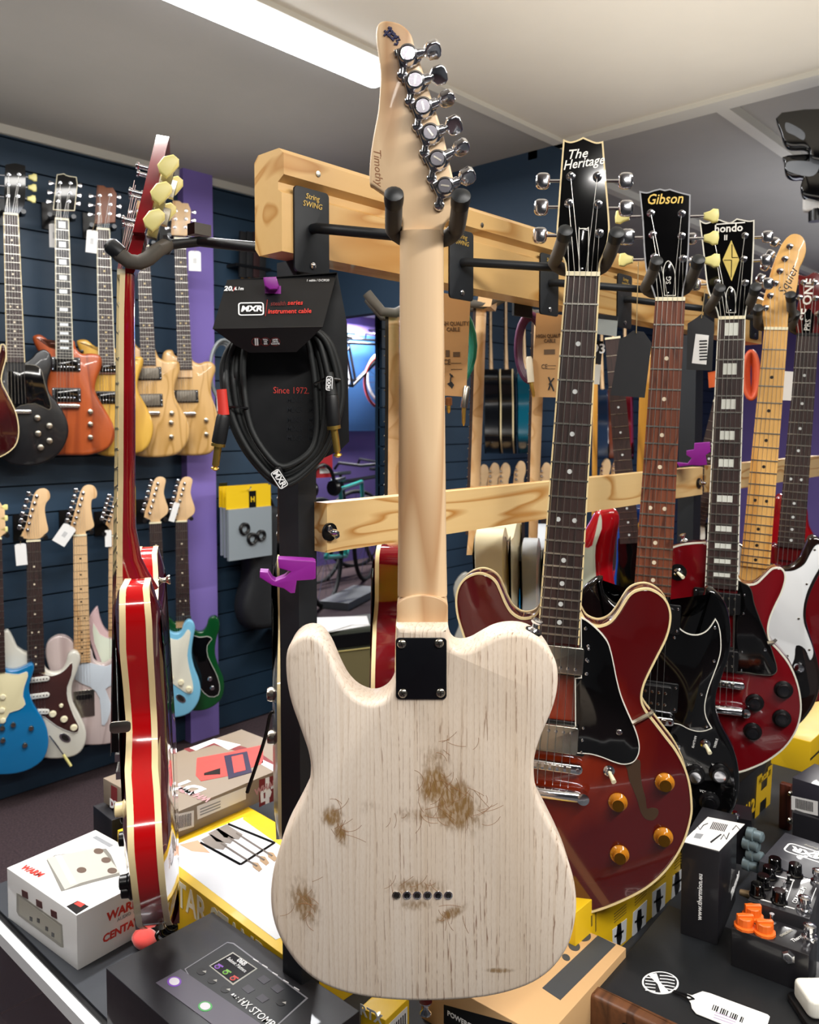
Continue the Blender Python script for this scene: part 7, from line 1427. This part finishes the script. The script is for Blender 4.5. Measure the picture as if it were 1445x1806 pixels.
# bikes in the back room
BK = mat('bike black', '#14151A', .35); TYRE = mat('tyre', '#17181B', .7); TURQ = mat('turquoise frame', '#3FBDB0', .3, 0, .4)
def bike(label, P0, ang, fr, tyre, s_=1.0, hang=False):
    t = thing('bicycle', label, 'bicycle', T(*P0) @ RZ(ang) @ M.Scale(s_, 4)); r = .34
    for x in (-.5, .5):
        w_ = ob('wheel', g_tube([(x+r*cos(a), 0, r+r*sin(a)) for a in [2*pi*i/36 for i in range(36)]], .018, 8, True), tyre, t, 60)
        for i in range(12): a = pi*i/6; ob('spoke', g_tube([(x, 0, r), (x+r*cos(a), 0, r+r*sin(a))], .002, 4), CHROME, w_)
    bb = (-.05, 0, .28); st = (-.18, 0, .80); hd = (.36, 0, .82); hb = (.40, 0, .62)
    for a, b in ((bb, st), (st, hd), (bb, hb), (hb, hd), ((-.5, 0, r), bb), ((-.5, 0, r), (-.15, 0, .7)), ((.5, 0, r), hb)): ob('frame_tube', g_tube([a, b], .017, 8), fr, t, 60)
    ob('saddle', g_slab([(-.32, -.03), (-.10, -.015), (-.04, 0), (-.10, .015), (-.32, .03)], .86, .89, .01), BK, t, 50); ob('seat_post', g_tube([st, (-.20, 0, .87)], .012, 8), BK, t); ob('handlebar', g_tube([(.42, -.25, .92), (.38, -.2, .97), (.36, 0, .95), (.38, .2, .97), (.42, .25, .92)], .012, 8), BK, t)
P_ = WD(650, 800, 6.9); bike('black bicycle standing far back under the purple wall, seen past the post', V((P_.x, 5.1, .0)), .2, BK, TYRE)
bike('turquoise framed bicycle standing furthest left in the back room', V((4.3, 4.6, .0)), .5, TURQ, TYRE)
bike('second black bicycle behind the turquoise one in the back room', V((5.6, 5.3, .0)), -.1, BK, TYRE)
for k, (x, c, l) in enumerate(((640, '#D8DCE0', 'white tyred bicycle hung high on the blue wall, left of the pair'), (658, '#C8484A', 'red and white tyred bicycle hung high on the blue wall, right of the pair'))):
    q = WY(x, 640, 5.40-.12*k); bike(l, V((q.x-.2*k, 5.46-.16*k, 1.48-.06*k)), .0, BK, mat('pale tyre %d' % k, c, .5), .72)
t = thing('back_room_bench', 'low grey step on the carpet behind the rack posts', 'step', T(*WZ(636, 1052, -1.3))); ob('board', xf(g_box(-.45, .15, -.10, .12, .0, .05), RZ(.4)), mat('grey step', '#6C7074', .6), t)
# black pearl-edged bodies hanging at the top right corner
g = Plane(WD(*one(R1, 1400, 60), 2.25), one(R1, 1400, 200)); t = thing('hanging_guitar', 'black guitar with sparkling grey edge hanging from the ceiling at the top right corner', 'guitar', g.M)
SPK = plaster('sparkle grey edge', '#3E4248', '#8A8E94'); 
ob('body', g_slab(smooth(g.pl(R1((1270,-60),(1268,40),(1285,85),(1320,100),(1375,100),(1400,120),(1420,160),(1600,160),(1640,-60))), 3), -.05, 0, .006), GLOSSB, t, 35); ob('body_edge', g_slab(smooth(g.pl(R1((1290,-10),(1292,30),(1330,50),(1372,72),(1378,40),(1340,10))), 3), 0, .002), SPK, t, 0)
t = thing('hanging_guitar', 'second black guitar hanging just below the first at the top right corner', 'guitar', g.M)
ob('body', g_slab(smooth(g.pl(R1((1300,110),(1282,150),(1285,190),(1320,212),(1370,212),(1360,250),(1362,285),(1400,310),(1600,312),(1620,120))), 3), -.12, -.06, .006), GLOSSB, t, 35); ob('body_edge', g_slab(smooth(g.pl(R1((1292,150),(1300,190),(1400,215),(1440,190),(1440,150),(1340,140))), 3), -.06, -.058), SPK, t, 0)
g2_ = Plane(WD(*one(R1, 1430, 355), 2.4), one(R1, 1430, 400)); t = thing('hanger_bracket', 'small pale clamp under the black guitars at the top right corner', 'bracket', g2_.M); ob('clamp', g_slab(rrect(-.035, .05, -.03, .03, .01), -.02, .02, .008), TAGW, t, 35); ob('rod', g_tube([(0, -.02, 0), (0, -.06, 0)], .02, 10), BLACK, t)
for r_, z_ in ((bpy.data.objects['hanging_guitar'], .6), (bpy.data.objects['hanging_guitar.001'], .8)):
    top_ = (EYE+.995-r_.matrix_world.translation.z); ob('hanging_wire', g_tube([(.08, 0, -.03), (.08, top_, -.03)], .002, 6), BLACK, r_)
# yellow cartons standing beyond the wine red guitar
t = wbox('stand_box', 'upper yellow carton at the right edge beyond the sunburst guitar', 'box', 2.05, 2.75, .42, .62, -.60, YEC); t.location = (1.86, .64, CZ)
t = wbox('stand_box', 'lower yellow carton in front of the upper one at the right edge', 'box', 2.05, 2.70, .2, .3, -.68, YEC); t.location = (1.84, .53, CZ)
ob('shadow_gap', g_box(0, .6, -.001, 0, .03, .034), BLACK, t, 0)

# golden uprights of the rack behind
for k, (pts, D) in enumerate(((R1((612,1225),(660,1225),(622,1640),(560,1640)), 2.4), (R1((388,1215),(412,1215),(400,1645),(376,1645)), 2.5), (R1((860,1290),(885,1290),(862,1580),(838,1580)), 2.5))):
    cx = sum(p[0] for p in pts)/4; g = Plane(WD(cx, pts[0][1], D), (cx, pts[0][1]+80)); t = thing('wooden_upright', ['golden wooden upright left of the red-brown fingerboard', 'thin golden wooden upright right of the cherry guitar neck', 'golden wooden upright right of the red-brown fingerboard'][k], 'upright', g.M)
    q = g.pl(pts); dz_ = CZ-g.P.z; q[2] = (q[2][0], dz_); q[3] = (q[3][0], dz_); q[0] = (q[0][0], q[0][1]+.12); q[1] = (q[1][0], q[1][1]+.12); ob('plank', g_slab(q, -.03, 0, .002), wood('golden plank', '#C98F32', '#9A6A20', rough=.4, coat=.2, rings=8, amt=.3), t, 30)
